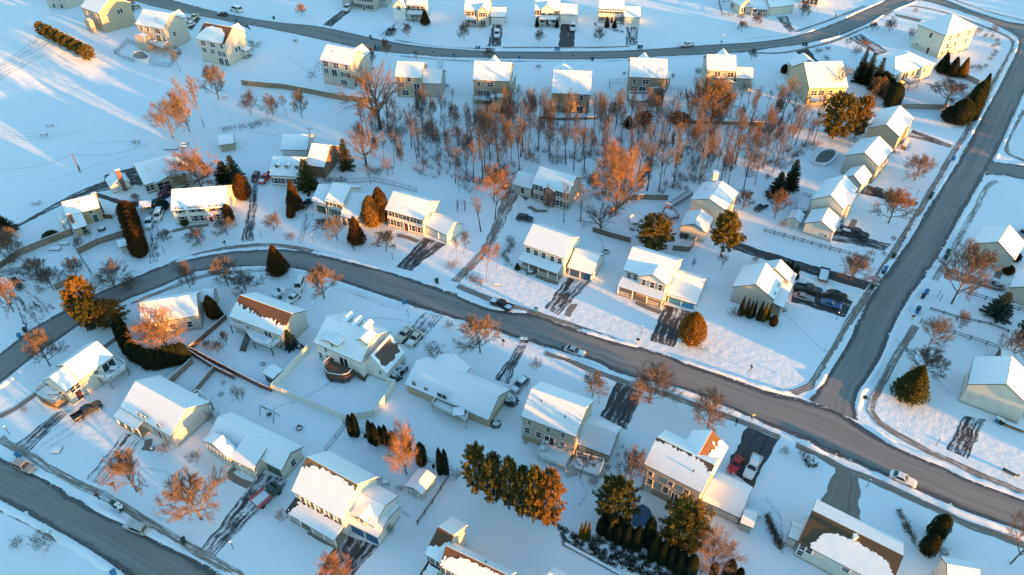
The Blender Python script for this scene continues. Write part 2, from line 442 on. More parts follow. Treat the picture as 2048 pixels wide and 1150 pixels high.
    def xgable(s, b, face, x, w, proj_, pitch=.75, h=None, **k):
        """a gable standing on a wall face, its ridge running back into the main roof"""
        o, d, nn, L = b.face(face); h = h if h is not None else b.h
        rise = pitch*w/2; back = (h+rise-b.h)/b.pitch+.3
        A = o+d*(x*L-w/2)+nn*(proj_+.28)
        nb = Block(A, -nn, d, back+proj_+.28, w, h, pitch); k.setdefault('found', 0 if proj_ < .3 else .35)
        if proj_ < .5: k.setdefault('zb', b.h-.9 if k.get('dorm') else 0)
        k.pop('dorm', None)
        if k.get('zb', 0) > 0: nb.L = max(.8, back*.98+proj_)
        return s.add(nb, **k)
    def dormer(s, b, x, t, w=1.6, hh=1.5, face='f', col=None):
        """small gabled dormer whose front stands at distance t up the slope from the eave"""
        inv = face == 'b'
        n = -b.n if inv else b.n; base = b.C(0, b.W if inv else 0, 0)
        A = base + b.u*(x*b.L-w/2) + n*t; z0 = b.h+b.pitch*t
        nb = Block(A, n, b.u, min(hh/b.pitch+w/2*.8, b.W/2-t+.6), w, z0+hh, .7)
        return s.add(nb, col=col or b.col, zb=z0-.1, found=0, wallname='dormer_wall')
    def chimney(s, p, z0, z1, w=.7, m=None):
        mb = MB(); mb.cube(p.x-w/2, p.y-w/2, z0, p.x+w/2, p.y+w/2, z1); c = obj('chimney', mb, m or brick((.24,.09,.06)), s.root)
        mb = MB(); mb.cube(p.x-w/2-.06, p.y-w/2-.06, z1, p.x+w/2+.06, p.y+w/2+.06, z1+.15); obj('cap', mb, SN, c)
    def vent(s, b, x, t, face='f'):
        p = b.C(x*b.L, t if face == 'f' else b.W-t, b.h+b.pitch*t); mb = MB(); mb.tube([p-Z*.1, p+Z*.55], [.09,.09], 8); obj('vent_pipe', mb, BLACK, s.root)
    def deck(s, pts, z, col=(.28,.2,.14), rail=True, open_=(), snow=True, skirt=False, railcol=None, stairs=None):
        pts = [P(p, z) for p in pts]
        if sum((pts[i].x*pts[(i+1)%len(pts)].y-pts[(i+1)%len(pts)].x*pts[i].y) for i in range(len(pts))) < 0: pts.reverse(); open_ = [ (len(pts)-2-e)%len(pts) for e in open_]
        s.mk(pts[0]); mb = MB(); mb.prism([p-Z*.2 for p in pts], Vector((0,0,.2))); dk = obj('deck', mb, wood(col), s.root)
        if snow:
            c = sum(pts, Vector())/len(pts); mb = MB(); mb.prism([p+(c-p).normalized()*.18+Z*.004 for p in pts], Vector((0,0,.12))); obj('snow_cover', mb, SN, dk)
        N = len(pts)
        for i, p in enumerate(pts):
            c = sum(pts, Vector())/len(pts); q = p+(c-p).normalized()*.15
            mb = MB(); mb.bar(Vector((q.x,q.y,0)), Vector((q.x,q.y,z-.2)), .16); obj('deck_post', mb, wood(col), dk)
        rc = railcol or col
        for i in range(N):
            if i in open_: continue
            a, b2 = pts[i], pts[(i+1)%N]
            if rail:
                mb = MB(); mb.bar(a+Z*1.0, b2+Z*1.0, .14, .07); mb.bar(a+Z*.15, b2+Z*.15, .06)
                m = max(2, int((b2-a).length/.3))
                for j in range(m+1): mb.bar(a+(b2-a)*(j/m)+Z*.02, a+(b2-a)*(j/m)+Z*.97, .05)
                r = obj('deck_railing', mb, WHITE if rc == 'white' else wood(rc), dk)
                mb = MB(); mb.bar(a+Z*1.07, b2+Z*1.07, .12, .07); obj('snow_cap', mb, SN, dk)
            if skirt:
                mb = MB(); c = sum(pts, Vector())/N; a2, b3 = a+(c-a).normalized()*.06, b2+(c-b2).normalized()*.06
                m = max(2, int((b3-a2).length/.3))
                for j in range(m):
                    mb.bar((a2+(b3-a2)*((j+.5)/m)) -Z*z+Z*.02, (a2+(b3-a2)*((j+.5)/m))-Z*.22, (b3-a2).length/m*.85, .05)
                obj('deck_skirt', mb, wood(col), dk)
        if stairs:
            a, w, n = P(stairs[0], z), stairs[1], max(3, int(z/.19)); tgt = P(stairs[2]); d = Vector((tgt.x-a.x, tgt.y-a.y, 0)); d.normalize(); y = Vector((-d.y,d.x,0)); mb = MB()
            for k in range(n):
                c = a+d*(.14+.28*k); zz = z-(k+1)*z/(n+1)
                mb.box(Vector((c.x,c.y,zz-.05)), d, y, Z, .3, w, .08)
            for sg in (-1,1): mb.bar(a+y*(sg*w/2)-Z*.15, Vector((a.x,a.y,0))+d*(.28*n+.1)+y*(sg*w/2)+Z*.05, .06, .2)
            obj('deck_stairs', mb, wood(col), dk)
        return dk

# roof-snow masks (a along, b from eave to ridge, both 0..1; x,y in metres)
def mask_oval(a0, a1, b1, ragged=.12, soft=2.2):
    ca, ra = (a0+a1)/2, (a1-a0)/2
    def f(a, b, x, y):
        d = abs((a-ca)/ra)**soft + max(0, b/b1)**soft
        return 1-d + ragged*2*vnoise(x, y*.35, 1.6) + ragged*1.2*vnoise(x, y*.6, 6)
    return f
CREAM, WHT, TAN, GREY, BEIGE, SAGE, STONE = (0.66,0.62,0.55), (0.76,0.75,0.70), (0.42,0.34,0.23), (0.45,0.47,0.45), (0.55,0.51,0.45), (0.40,0.41,0.34), (0.50,0.48,0.43)
DK, RED, BLUE, GRN = (0.03,0.04,0.04), (0.16,0.04,0.03), (0.05,0.11,0.19), (0.03,0.07,0.05)
BROWN = (0.14,0.07,0.04)
g4 = [.14,.38,.62,.86]
def H(label, col, at=None, name='house'):
    h = House(name, label); h.colour = col; return h

# --- far street, rear row ---------------------------------------------------
h = H('grey sided house cut by the top edge of the photo, uphill of the evergreen row', STONE)
b = h.block(T1(467,-84), T1(592,-150), W=9, h=8.3); h.win(b,'1',[.3,.7],[1.6,4.4]); h.win(b,'f',[.3,.7],[4.4])
h = H('tall house with a three storey bay tower on its back corner', (0.45,0.37,0.27))
b = h.block(T1(615,55), T1(755,105), r=T1(895,8), g2=T1(812,282)); h.win(b,'f',[.2,.75],[6.8]); h.win(b,'2',[.62],[6.6],double=True)
bay = h.xgable(b,'f',.62,3.4,1.7,h=5.6,pitch=.35); h.win(bay,'1',[.28,.72],[4.4],w=.8,h=1.7)
h = H('tan house with a back deck above the fenced pool yard', (0.52,0.46,0.40))
b = h.block(T1(1035,185), T1(1250,225), r=T1(1285,92), h=7.8); h.win(b,'f',[.16,.40],[6.6]); h.win(b,'f',[.76],[6.6],double=True); h.win(b,'f',[.93],[4.2]); h.door(b,'f',.72,1.8,2.1,z0=3.1,glassy=True)
s = h.xgable(b,'f',.28,4.6,.9,h=5.2,pitch=.2); h.win(s,'1',[.2,.5,.8],[4.2],w=.9,h=1.3)
h.win(b,'2',[.4],[4.6]); h.xgable(b,'b',.75,4.5,1.5,pitch=.9); h.vent(b,.6,2.5); h.vent(b,.66,3)
h.deck([T1(1112,325),T1(1245,375),T1(1300,335),T1(1180,298)], 2.9, (0.32,0.20,0.12), stairs=(T1(1262,372),1.2,T1(1340,420)))
h = H('tan house with a half bare brown roof, end of the far row', (0.58,0.52,0.45))
b = h.block(T1(1500,298), T1(1718,338), r=T1(1775,208), g2=T1(1760,512), roofcol=BROWN, mask_f=mask_oval(.02,.9,.86,.10,2.6))
h.win(b,'f',[.2,.55],[6.6],double=True,w=.8); h.win(b,'f',[.88],[6.6]); h.win(b,'f',[.18],[4.2],double=True,w=.7); h.win(b,'f',[.48],[4.2],double=True,w=.7); h.win(b,'f',[.74,.87],[3.9],double=True,w=.7)
h.door(b,'f',.72,1.8,2.2,glassy=True); h.door(b,'f',.93,1.4,2.2,glassy=True); h.win(b,'2',[.45,.58],[3.8]); h.xgable(b,'b',.72,4.5,1.2,pitch=.9); h.porch(b,'2',.65,.95,2,3.2,2.7,2,rail=False)
h = H('grey walkout house standing alone above the stone retaining wall', (0.50,0.49,0.44))
b = h.block(T2(530,460), T2(770,505), r=T2(822,382), g2=T2(805,685)); h.win(b,'f',[.17,.52],[6.8],double=True,w=.75); h.win(b,'f',[.86],[6.8]); h.win(b,'f',[.15],[4.5],double=True,w=.6); h.win(b,'f',[.72,.86],[4.3],double=True,w=.8)
h.door(b,'f',.42,1.8,2.1,z0=3.3,glassy=True); h.win(b,'f',[.7],[1.6],w=.9,double=True); h.door(b,'2',.14,1.6,2.1,glassy=True); h.win(b,'2',[.42,.6],[4.6],double=True,w=.7); h.xgable(b,'b',.8,5.5,1.5,pitch=.8); h.vent(b,.3,3)
h = H('olive tan house with a lower garage wing behind the big spreading tree', (0.43,0.38,0.27))
b = h.block(T2(1108,590), T2(1318,600), r=T2(1327,478), g2=T2(1322,755)); h.win(b,'f',[.1,.52],[6.0]); h.door(b,'f',.80,1.7,2.1,z0=2.6,glassy=True); h.win(b,'f',[.33,.8],[1.5],double=True,w=.85,h=1.5); h.win(b,'f',[.2],[4],double=True,w=.7)
b2 = h.block(T2(1318,637), T2(1468,643), r=T2(1476,530), g2=T2(1468,750), col=(0.40,0.40,0.34)); h.win(b2,'2',[.6],[2.5])
h = H('olive tan house with a small snow roofed sunroom and raised back deck', (0.42,0.36,0.26))
b = h.block(T2(1703,612), T2(1992,626), r=T2(1998,480), h=8.0, col=(0.42,0.36,0.26)); h.win(b,'f',[.15],[6.8],w=.7); h.win(b,'f',[.47],[6.7],double=True,w=.75); h.win(b,'f',[.2,.36],[3.9],double=True,w=.8)
s = h.xgable(b,'f',.77,5.2,2.2,h=4.6,pitch=.18,col=(0.48,0.45,0.38)); h.win(s,'1',[.22,.5,.78],[3.4],w=1.0,h=1.5)
h.deck([T2(1712,765),T2(1858,772),T2(1858,735),T2(1718,730)], 2.6, (0.36,0.32,0.26), railcol='white'); h.xgable(b,'b',.45,4.4,2,pitch=1.0)
b2 = h.block(T3(45,650), T3(92,560), W=5, h=4.6, pitch=.5); h.win(b2,'f',[.5],[2.8])
h = H('brown house with a wide snow roof, peaked front hip and deck stairs', (0.36,0.26,0.17))
b = h.block(T3(355,715), T3(660,728), r=T3(665,540), h=6.2, W=13.5); h.win(b,'f',[.48],[5.0],double=True,w=.7); h.win(b,'f',[.78],[5.0]); h.door(b,'f',.75,1.7,2.1,glassy=True); h.win(b,'f',[.12],[1.6],double=True)
h.deck([T3(350,815),T3(450,812),T3(450,775),T3(350,778)], 2.6, (0.30,0.22,0.15), stairs=(T3(455,790),1.2,T3(540,850)))
b2 = h.block(T3(360,525), T3(520,525), r=T3(445,442), W=9, h=6.3, shape='hip', pitch=.75)
h = H('dark grey brown house with a curved snowy deck and sunroom among thin trees', (0.27,0.24,0.19))
b = h.block(T3(950,590), T3(1245,603), r=T3(1252,455), h=8.0); h.win(b,'f',[.14],[6.6],w=.8); h.win(b,'f',[.45],[6.6],double=True,w=.8); h.win(b,'f',[.14],[4.3],double=True,w=.8); h.door(b,'f',.38,1.8,2.1,z0=2.9,glassy=True)
s = h.xgable(b,'f',.77,5.0,2.0,h=5.6,pitch=.25); h.win(s,'1',[.28,.72],[4.3],double=True,w=.7); h.vent(b,.85,2.6)
h.deck([T3(945,755),T3(985,772),T3(1060,775),T3(1105,755),T3(1105,725),T3(948,722)], 2.9, (0.40,0.38,0.34), railcol='white'); h.xgable(b,'b',.42,4.4,2,pitch=1.0)
h.block(T3(1250,612), T3(1283,560), W=4, h=4.5, pitch=.5)
h = H('sage sided house with a gabled bump-out and blank garage wing', (0.38,0.40,0.34))
b = h.block(T3(1545,540), T3(1775,548), r=T3(1781,425), h=7.2); h.win(b,'f',[.38,.85],[6.0],double=True,w=.7)
s = h.xgable(b,'f',.78,5.2,2.4,h=4.2,pitch=.5); h.win(s,'1',[.5],[2.9],double=True,w=1.0,h=1.7)
b2 = h.block(T3(1768,600), T3(1902,608), r=T3(1918,522), g2=T3(1893,702), fcol=(0.55,0.53,0.48), found=.9); h.xgable(b,'b',.7,4.6,2,pitch=1.0)
# --- far street, front row (their fronts face the camera) -------------------
h = H('colonial with dark shutters and cream front, beside the sunlit parked wagon', (0.50,0.45,0.40))
b = h.block(T2(778,-30), T2(945,-8), W=8.5, g2=T2(942,92)); h.win(b,'f',g4,[1.5,4.2],sh=DK); h.door(b,'f',.5)
h.block(T2(695,-12), T2(778,-8), W=8, h=3.2, col=(0.50,0.50,0.46)); b2 = h.block(T2(972,-5), T2(1050,0), W=7, h=3.0, col=(0.45,0.46,0.44))
h = H('white house with a gabled garage, white porch and tall cone shrub by the steps', WHT)
b = h.block(T2(1195,38), T2(1340,44), W=8.5, g1=T2(1200,152)); h.win(b,'f',[.12,.37,.62,.87],[4.4],sh=DK); h.win(b,'f',[.3,.6],[1.6],sh=DK); h.porch(b,'f',0,.95,2,3.2,2.8,5); h.door(b,'f',.45)
b2 = h.block(T2(1192,66), T2(1192+60,-8), c=T2(1082,62), r=T2(1132,0), h=4.6); h.win(b2,'1',[.5],[4.6],double=True,w=.6); h.garage(b2,'1',.5,4.2,2.3,(0.80,0.79,0.75))
h = H('twin gabled house with a buff front gable, grey garage and white porch', (0.52,0.49,0.43))
b = h.block(T2(1640,78), T2(1838,84), W=9, g1=T2(1645,196)); h.win(b,'f',[.15,.33],[4.4],sh=DK); h.porch(b,'f',0,.5,2,3.2,2.8,3); h.win(b,'f',[.22],[1.6],double=True); h.door(b,'f',.42)
x = h.xgable(b,'f',.75,4.2,.8,pitch=.85); h.win(x,'1',[.5],[4.4],double=True,w=.8,sh=DK); h.win(x,'1',[.5],[1.5],double=True,w=.8)
b2 = h.block(T2(1838,128), T2(1962,132), W=7, h=3.0, col=(0.55,0.54,0.50)); h.garage(b2,'f',.5,4.6,2.3,(0.75,0.75,0.74))
h = H('white colonial with a front porch and wide garage at the broad black driveway', (0.78,0.74,0.67))
b = h.block(T3(228,78), T3(420,84), W=9, g2=T3(424,196)); h.win(b,'f',[.1,.34,.64,.9],[4.4],sh=DK); h.porch(b,'f',.18,.95,2.2,3.2,2.8,4); h.win(b,'f',[.3,.8],[1.6],sh=DK); h.door(b,'f',.5); h.xgable(b,'f',.5,5,.15,pitch=.9,dorm=1)
b2 = h.block(T3(420,112), T3(556,116), W=8, h=3.1); h.garage(b2,'f',.5,4.8,2.3,(0.78,0.78,0.76))
h = H('white colonial with four dark shuttered windows above, two cone shrubs at its door', (0.72,0.68,0.60))
b = h.block(T3(715,84), T3(912,92), W=9.5, g2=T3(912,185)); h.win(b,'f',[.1,.30,.5,.70,.9],[4.4],sh=DK,w=.85); h.win(b,'f',[.12,.36,.78,.94],[1.6],sh=DK,w=.8); h.door(b,'f',.56)
b2 = h.block(T3(908,132), T3(1040,136), W=8, h=3.0, col=(0.55,0.53,0.47)); h.garage(b2,'f',.5,4.8,2.3,(0.60,0.58,0.52))
h = H('sunlit yellow rancher with a long porch and double garage', (0.62,0.55,0.47))
b = h.block(ZH(690,110), ZH(1180,135), W=10, g1=ZH(690,235)); h.win(b,'f',[.55,.8],[1.6],double=True,w=.9); h.door(b,'f',.68); h.porch(b,'f',.4,1,2.2,3.0,2.7,4)
x = h.block(ZH(690,115), ZH(510,-5), c=ZH(905,112), r=ZH(790,-10), h=3.0, col=(0.62,0.55,0.47)); h.win(x,'f',[.75],[1.5],double=True); h.win(x,'1',[.35],[1.6],double=True,w=.8,h=1.5)
b2 = h.block(ZH(1190,130), ZH(1620,88), W=8, h=3.1); h.garage(b2,'f',.3,2.6,2.2,(0.60,0.56,0.50)); h.garage(b2,'f',.68,3.6,2.2,(0.60,0.56,0.50))
h = H('grey house whose glazed front just shows at the top edge, uphill of the far crossing', GREY)
b = h.block(T4(300,-75), T4(435,-55), W=9, h=5.2); h.win(b,'f',[.15,.4,.65,.9],[1.5],w=1.2,h=1.9)
# --- top right corner lots --------------------------------------------------
h = H('tall cream corner house with a hipped roof and a high white back deck', (0.66,0.62,0.53))
b = h.block(ZB(395,280), ZB(805,445), c2=ZB(1135,272), g2=ZB(700,778), shape='hip', found=1.7, fcol=(0.50,0.45,0.39), pitch=.5); h.win(b,'f',[.53],[6.2],w=.9,h=1.5); h.win(b,'f',[.2],[1.7],h=.5); h.door(b,'f',.62); h.win(b,'2',[.2,.45,.8],[3.8,6.5]); h.win(b,'2',[.12,.3],[1.4])
h.deck([ZB(862,598),ZB(962,655),ZB(1065,590),ZB(965,545)], 3.0, (0.70,0.69,0.66), railcol='white')
h = H('cream rancher with a hipped roof, half hidden by dark cypress trees', (0.60,0.54,0.47))
b = h.block(T4(1000,578), T4(1315,490), c=T4(868,440), h=4.8, shape='hip', pitch=.38); h.win(b,'f',[.1,.62,.78],[3.4],w=.8); h.door(b,'f',.3,2.4,2.1,z0=2.3,glassy=True); h.win(b,'f',[.5],[3.4],w=1); h.vent(b,.5,3)
h.deck([ZB(155,1055),ZB(285,1140),ZB(425,1095),ZB(300,1025)], 2.4, (0.12,0.09,0.07))
h = H('brown house with a broad sunlit snow roof behind the tall pine', (0.46,0.40,0.29))
b = h.block(ZP(500,622), ZP(1002,606), r=ZP(440,285), h=5.4); h.win(b,'f',[.15,.35],[3.8],double=True,w=.7); h.win(b,'1',[.45],[3.6],w=.5,h=1.6); h.win(b,'f',[.6,.85],[3.8])
b2 = h.block(ZP(300,362), ZP(225,272), r=ZP(515,275), h=4.0)
h.deck([ZP(505,795),ZP(680,790),ZP(690,725),ZP(525,725)], 2.4, (0.28,0.24,0.20))
# --- right hand street column ------------------------------------------------
h = H('tan gable fronted house, farthest of the row along the side street', (0.46,0.37,0.27))
b = h.block(ZF(1530,620), ZF(1785,245), r=ZF(1275,375), c=ZF(900,440), h=5.3); h.win(b,'f',[.3,.6],[3.9]); h.xgable(b,'f',.72,5,.6,pitch=.6)
h.deck([ZF(1570,775),ZF(1655,815),ZF(1745,665),ZF(1660,640)], 1.0, (0.30,0.22,0.15), rail=False, skirt=True)
h = H('grey house with bright sunlit roof, a gabled side garage and front porch rails', (0.50,0.48,0.43))
b = h.block(ZN(615,282), ZN(765,105), r=ZN(463,130), c=ZN(255,160), h=5.3); h.win(b,'f',[.15,.4,.65,.9],[4.0,1.4],sh=DK)
b2 = h.block(ZN(440,482), ZN(545,372), r=ZN(333,362), c=ZN(243,372), h=3.0); h.garage(b2,'f',.5,3.8)
h = H('cream house with stepped gables above the parked black pickup', (0.70,0.65,0.56))
b = h.block(ZN(252,735), ZN(395,515), r=ZN(125,585), c=M4(360,460), h=5.2); h.win(b,'f',[.15,.4],[3.9,1.4]); h.xgable(b,'f',.52,6,.7,pitch=.5,col=(0.70,0.65,0.56)); h.door(b,'f',.25)
b2 = h.block(ZN(150,970), ZN(222,825), r=ZN(18,850), c=M4(305,640), h=2.9); h.garage(b2,'f',.5,4.2,2.2,(0.50,0.48,0.43)); h.win(b2,'1',[.2],[1.2],w=.5,h=.6)
h.deck([M4(245,540),M4(325,555),M4(365,445),M4(290,420)], 1.8, (0.10,0.10,0.11))
h = H('cream house with a tall white chimney and low garage by the pink deck', (0.68,0.65,0.57))
b = h.block(M3(1695,545), M3(1790,405), r=M3(1555,450), c=M3(1405,475), h=5.0, found=.2); h.win(b,'f',[.3,.7],[3.8]); h.vent(b,.55,2,'b')
b2 = h.block(M3(1545,715), M3(1600,600), r=M3(1460,645), c=M3(1338,660), h=2.9); h.chimney(P(M3(1615,255), 8.4), 0, 8.7, 1.2, siding((0.68,0.65,0.57)))
h.deck([M3(1205,560),M3(1265,600),M3(1335,590),M3(1300,545),M3(1230,520)], .9, (0.22,0.11,0.13)); h.deck([M3(1225,510),M3(1275,515),M3(1440,415),M3(1395,405),M3(1330,450)], .8, (0.22,0.11,0.13))
h = H('beige corner house, its gable end lined with cone shrubs beside the four parked cars', (0.52,0.48,0.43))
b = h.block(ZA(740,685), ZA(865,390), r=ZA(490,465), c=ZA(165,500), g1=ZA(690,885)); h.win(b,'f',[.2,.6],[3.9])
h.porch(b,'f',0,1.7,2.3,3.1,2.6,5); b2 = h.block(ZA(935,440), ZA(1008,312), r=ZA(765,275), h=4.0, W=7); h.garage(b2,'f',.5,4)
h = H('pale house at the right edge with a two level roof above the silver car', (0.52,0.48,0.42))
b = h.block(M4(1925,925), M4(2005,790), W=9, h=4.2); h.win(b,'1',[.4],[2.4])
b2 = h.block(ZE(788,525), ZE(868,352), W=9, h=3.2); h.garage(b2,'f',.5,3.5)
h = H('tall pale gabled house beside the white and blue bins, right of the crossing', (0.66,0.63,0.56))
b = h.block(L4(1560,800), L4(1608,590), r=L4(1795,800), g1=L4(1512,950), W=10); h.win(b,'f',[.5],[3.6])
h.deck([L4(1945,985),L4(2060,1060),L4(2090,960),L4(1990,890)], .6, (0.30,0.16,0.13))
# --- left: the old farm lane -------------------------------------------------
h = H('tan two storey house with brick chimney stacks at the wooden fence', (0.45,0.36,0.20))
b = h.block(M1(500,587), M1(768,520), r=M1(730,415), g2=M1(795,622)); h.win(b,'f',[.36,.72],[3.2],w=.8,h=1.0); h.door(b,'f',.78,1.1,2.0,(0.05,0.11,0.09)); h.chimney(P(M1(722,420), 5.6), 0, 6.0, .7); h.vent(b,.45,2.2); h.vent(b,.5,2.2)
b2 = h.block(M1(562,690), M1(672,655), W=4.5, h=2.4, shape='half', pitch=.25); h.win(b2,'f',[.7],[1.4]); h.chimney(P(M1(600,712)), 0, 5.6, .6)
h.deck([M1(465,632),M1(490,655),M1(528,620),M1(505,590)], 2.6, (0.55,0.55,0.52), railcol='white')
h = H('white cottage with a red brick chimney on its gable end', (0.74,0.69,0.61))
b = h.block(ZM(160,765), ZM(75,625), r=ZM(335,615), c=ZM(508,700), g1=ZM(200,862)); h.chimney(P(ZM(405,798)), 0, 6.2, .75); h.door(b,'1',.35,.9,2.0,(0.50,0.47,0.42)); h.win(b,'f',[.5],[1.6])
h = H('long tan rancher with a front gable wing and slider, under the glowing bare tree', (0.46,0.38,0.26))
b = h.block(ZM(690,715), ZM(1440,490), r=ZM(695,370), h=2.9, W=12, pitch=.42); h.win(b,'f',[.08],[1.6],double=True,w=.8); h.chimney(P(ZM(765,480), 4.4), 2, 5.0, .7, plain('stucco', (0.60,0.57,0.51)))
b2 = h.block(ZM(840,712), ZM(772,560), r=ZM(1080,575), c=ZM(1345,600), g1=ZM(897,835)); h.win(b2,'1',[.3],[1.4],double=True,w=1.3,h=1.9); h.win(b2,'1',[.72],[1.7],w=.6,h=.7); h.chimney(P(ZM(1395,540), 3.6), 0, 4.2, 1.0, plain('stucco', (0.60,0.57,0.51)))
h = H('long white colonial with red shutters, facing the street bend', (0.76,0.71,0.63))
b = h.block(M1(1308,545), M1(1740,515), r=M1(1735,352), g1=M1(1340,655)); h.win(b,'f',[.14,.38,.5,.76,.9],[3.9],sh=RED,w=.9); h.win(b,'f',[.14,.38,.5,.8],[1.4],sh=RED,w=.9); h.door(b,'f',.66); x = h.xgable(b,'f',.66,2.4,1.2,h=2.6,pitch=.6,zb=2.3)
h = H('white cape house with three small dormers in front of a longer rear wing', (0.72,0.71,0.66))
b = h.block(M2(147,272), M2(400,285), r=M2(163,120), g1=M2(172,352)); h.win(b,'f',[.14,.36],[1.6],sh=DK); h.door(b,'f',.54); h.win(b,'f',[.75],[1.6],sh=DK)
for x in (0.20,0.50,0.80): d = h.dormer(b,x,1.5,1.5,1.0); h.win(d,'1',[.5],[b.h+1.55],w=.6,h=.9)
b2 = h.block(M2(425,195), M2(570,212), r=M2(612,85), h=3.6, W=11, col=(0.20,0.12,0.08)); h.block(M2(230,75), M2(440,80), W=8, h=3.4)
h = H('cream split house with a dark green garage door and low porch wing', (0.66,0.62,0.54))
b = h.block(M2(572,468), M2(712,505), r=M2(772,362), g1=M2(600,578)); h.win(b,'f',[.25,.72],[3.9],sh=GRN,w=.8); h.win(b,'f',[.3,.75],[1.4],sh=GRN,w=.8)
b2 = h.block(M2(468,468), M2(578,497), r=M2(530,340), g1=M2(482,547)); h.garage(b2,'f',.62,2.6,2.2,(0.04,0.10,0.07))
b3 = h.block(M2(695,560), M2(835,592), r=M2(905,430), h=2.7); h.win(b3,'f',[.4,.7],[1.4]); h.porch(b3,'f',0,1,1.2,2.75,2.5,4,rail=False)
h = H('white colonial with black shutters and a side garage at the speckled black driveway', (0.78,0.76,0.68))
b = h.block(M2(1032,535), M2(1325,618), r=M2(1405,480), g1=M2(1050,662)); h.win(b,'f',[.10,.28,.5,.70,.88],[4.1],sh=DK,w=.85); h.win(b,'f',[.12,.30,.72,.88],[1.5],sh=DK,w=.85); h.door(b,'f',.52,1.1,2.2)
b2 = h.block(M2(1338,655), M2(1510,735), r=M2(1558,632), g2=M2(1505,802)); h.win(b2,'1',[.5],[1.8]); h.door(b2,'f',.5,.9,2.0,(0.70,0.70,0.68))
h = H('tan house with a red brick entry gable at the edge of the woods', (0.50,0.45,0.39))
b = h.block(M3(205,335), M3(490,418), r=M3(552,285), g1=M3(200,465)); h.win(b,'f',[.1,.24,.72,.9],[4.2],sh=DK,w=.8); h.win(b,'f',[.1,.26,.72,.92],[1.5],sh=DK,w=.9)
x = h.xgable(b,'f',.48,3.3,.7,pitch=.6,h=4.9,col=(0.27,0.12,0.08)); h.win(x,'1',[.5],[4.2],sh=DK,w=.9); h.door(x,'1',.5,1.4,2.3)
b2 = h.block(M3(60,340), M3(205,380), r=M3(100,235), h=2.9); h.win(b2,'f',[.5],[1.6])
h = H('white colonial with a long white porch and twin blue garage doors', (0.78,0.76,0.69))
b = h.block(M3(137,800), M3(455,912), r=M3(530,752), h=5.3); h.win(b,'f',[.1,.3,.5,.72,.9],[4.0],sh=(0.62,0.59,0.53),w=.9); h.win(b,'f',[.2,.45,.8],[1.5],w=.9); h.door(b,'f',.36); h.porch(b,'f',-.02,1.0,2.6,3.2,2.6,5)
b2 = h.block(M3(476,978), M3(672,1038), r=M3(772,902), g2=M3(668,1097)); h.garage(b2,'f',.28,2.5,2.2,BLUE); h.garage(b2,'f',.72,2.5,2.2,BLUE)
h = H('white house with a big front gable, blue shutters and bright blue garage doors', (0.78,0.76,0.68))
b = h.block(M3(903,995), M3(1262,1108), r=M3(1357,938), h=5.2); h.win(b,'f',[.12,.26],[4.0],sh=(0.20,0.34,0.42),w=.8); x = h.xgable(b,'f',.66,6.4,.7,pitch=.55); h.win(x,'1',[.2,.52,.82],[4.0],sh=(0.20,0.34,0.42),w=.8); h.win(b,'f',[.7,.85],[1.5],w=.9); h.door(b,'f',.5)
h.porch(b,'f',-.03,1.0,2.8,3.2,2.6,4)
b2 = h.block(L3(1238,122), L3(1470,192), r=L3(1563,10), g2=L3(1470,245)); h.garage(b2,'f',.26,2.6,2.2,(0.06,0.30,0.48)); h.garage(b2,'f',.74,2.6,2.2,(0.06,0.30,0.48))
# --- the middle block, seen from behind ---------------------------------------
h = H('grey house with a sunlit snow roof behind the glowing tree and clipped hedge', (0.48,0.46,0.42))
b = h.block(L1(1078,345), L1(1525,272), r=L1(1520,108), g2=L1(1555,382)); h.win(b,'f',[.2,.5,.8],[1.8])
b2 = h.block(L1(1530,175), L1(1640,165), W=4.5, h=2.7); h.win(b2,'f',[.4],[1.4],w=.7)
h = H('cream house with a rust brown roof and a raised deck on slender posts', (0.56,0.52,0.46))
b = h.block(L1(1755,280), L2(240,430), r=L2(318,257), h=4.3, roofcol=BROWN, mask_f=lambda a,b_,x,y: (.62-.25*a)-b_+.5*vnoise(x,y*.3,1.3)*.4+.1*vnoise(x,y*.3,4)); h.win(b,'f',[.15,.3],[2.6],w=.8,h=1.6); h.door(b,'f',.72,1.8,2.1,z0=1.6,glassy=True); h.vent(b,.45,2.2)
h.deck([L1(1760,345),L1(1880,385),L2(20,470),L2(165,525),L2(240,470),L2(215,430)], 2.2, (0.10,0.08,0.07), railcol='white', stairs=(L1(1905,405),1.2,L1(1870,535)))
h = H('white house with three peaks over its ridge, an octagon deck and bare brown garage roof', (0.78,0.76,0.69))
b = h.block(ZG(170,480), ZG(780,745), r=ZG(725,352), h=4.6, W=9.5); h.win(b,'f',[.22],[3.7],w=.6,h=.9); h.win(b,'f',[.28],[1.4],double=True,w=.8); h.door(b,'f',.6,1.9,2.1,z0=1.4,glassy=True); h.win(b,'f',[.06],[1.4],w=.6)
x = h.xgable(b,'f',.35,3.9,-.2,pitch=.16,h=6.2); h.win(x,'1',[.6],[5.6],w=.55,h=.8)
for q in (0.30,0.50,0.70): d = h.dormer(b,q,1.4,1.5,1.6,face='b')
b2 = h.block(ZG(1105,885), ZG(1342,610), r=ZG(915,655), c=ZG(785,735), g1=ZG(1108,1010), roofcol=(0.11,0.08,0.07), mask_f=lambda a,b_,x,y: max(.22-b_, .10-a, .04-(1-a))+.35*vnoise(x,y,1)*.3 if b_ < .93 else 1); h.win(b2,'1',[.25],[2.2],w=.5,h=.8)
x = h.dormer(b,.90,2.2,2.6,1.6,face='f')
h.deck([ZG(310,780),ZG(320,850),ZG(365,915),ZG(540,940),ZG(620,920),ZG(700,835),ZG(435,665)], 1.4, (0.13,0.09,0.06), railcol=(0.18,0.08,0.07), snow=False, skirt=True, open_=(5,), stairs=(ZG(715,850),1.6,ZG(800,930)))
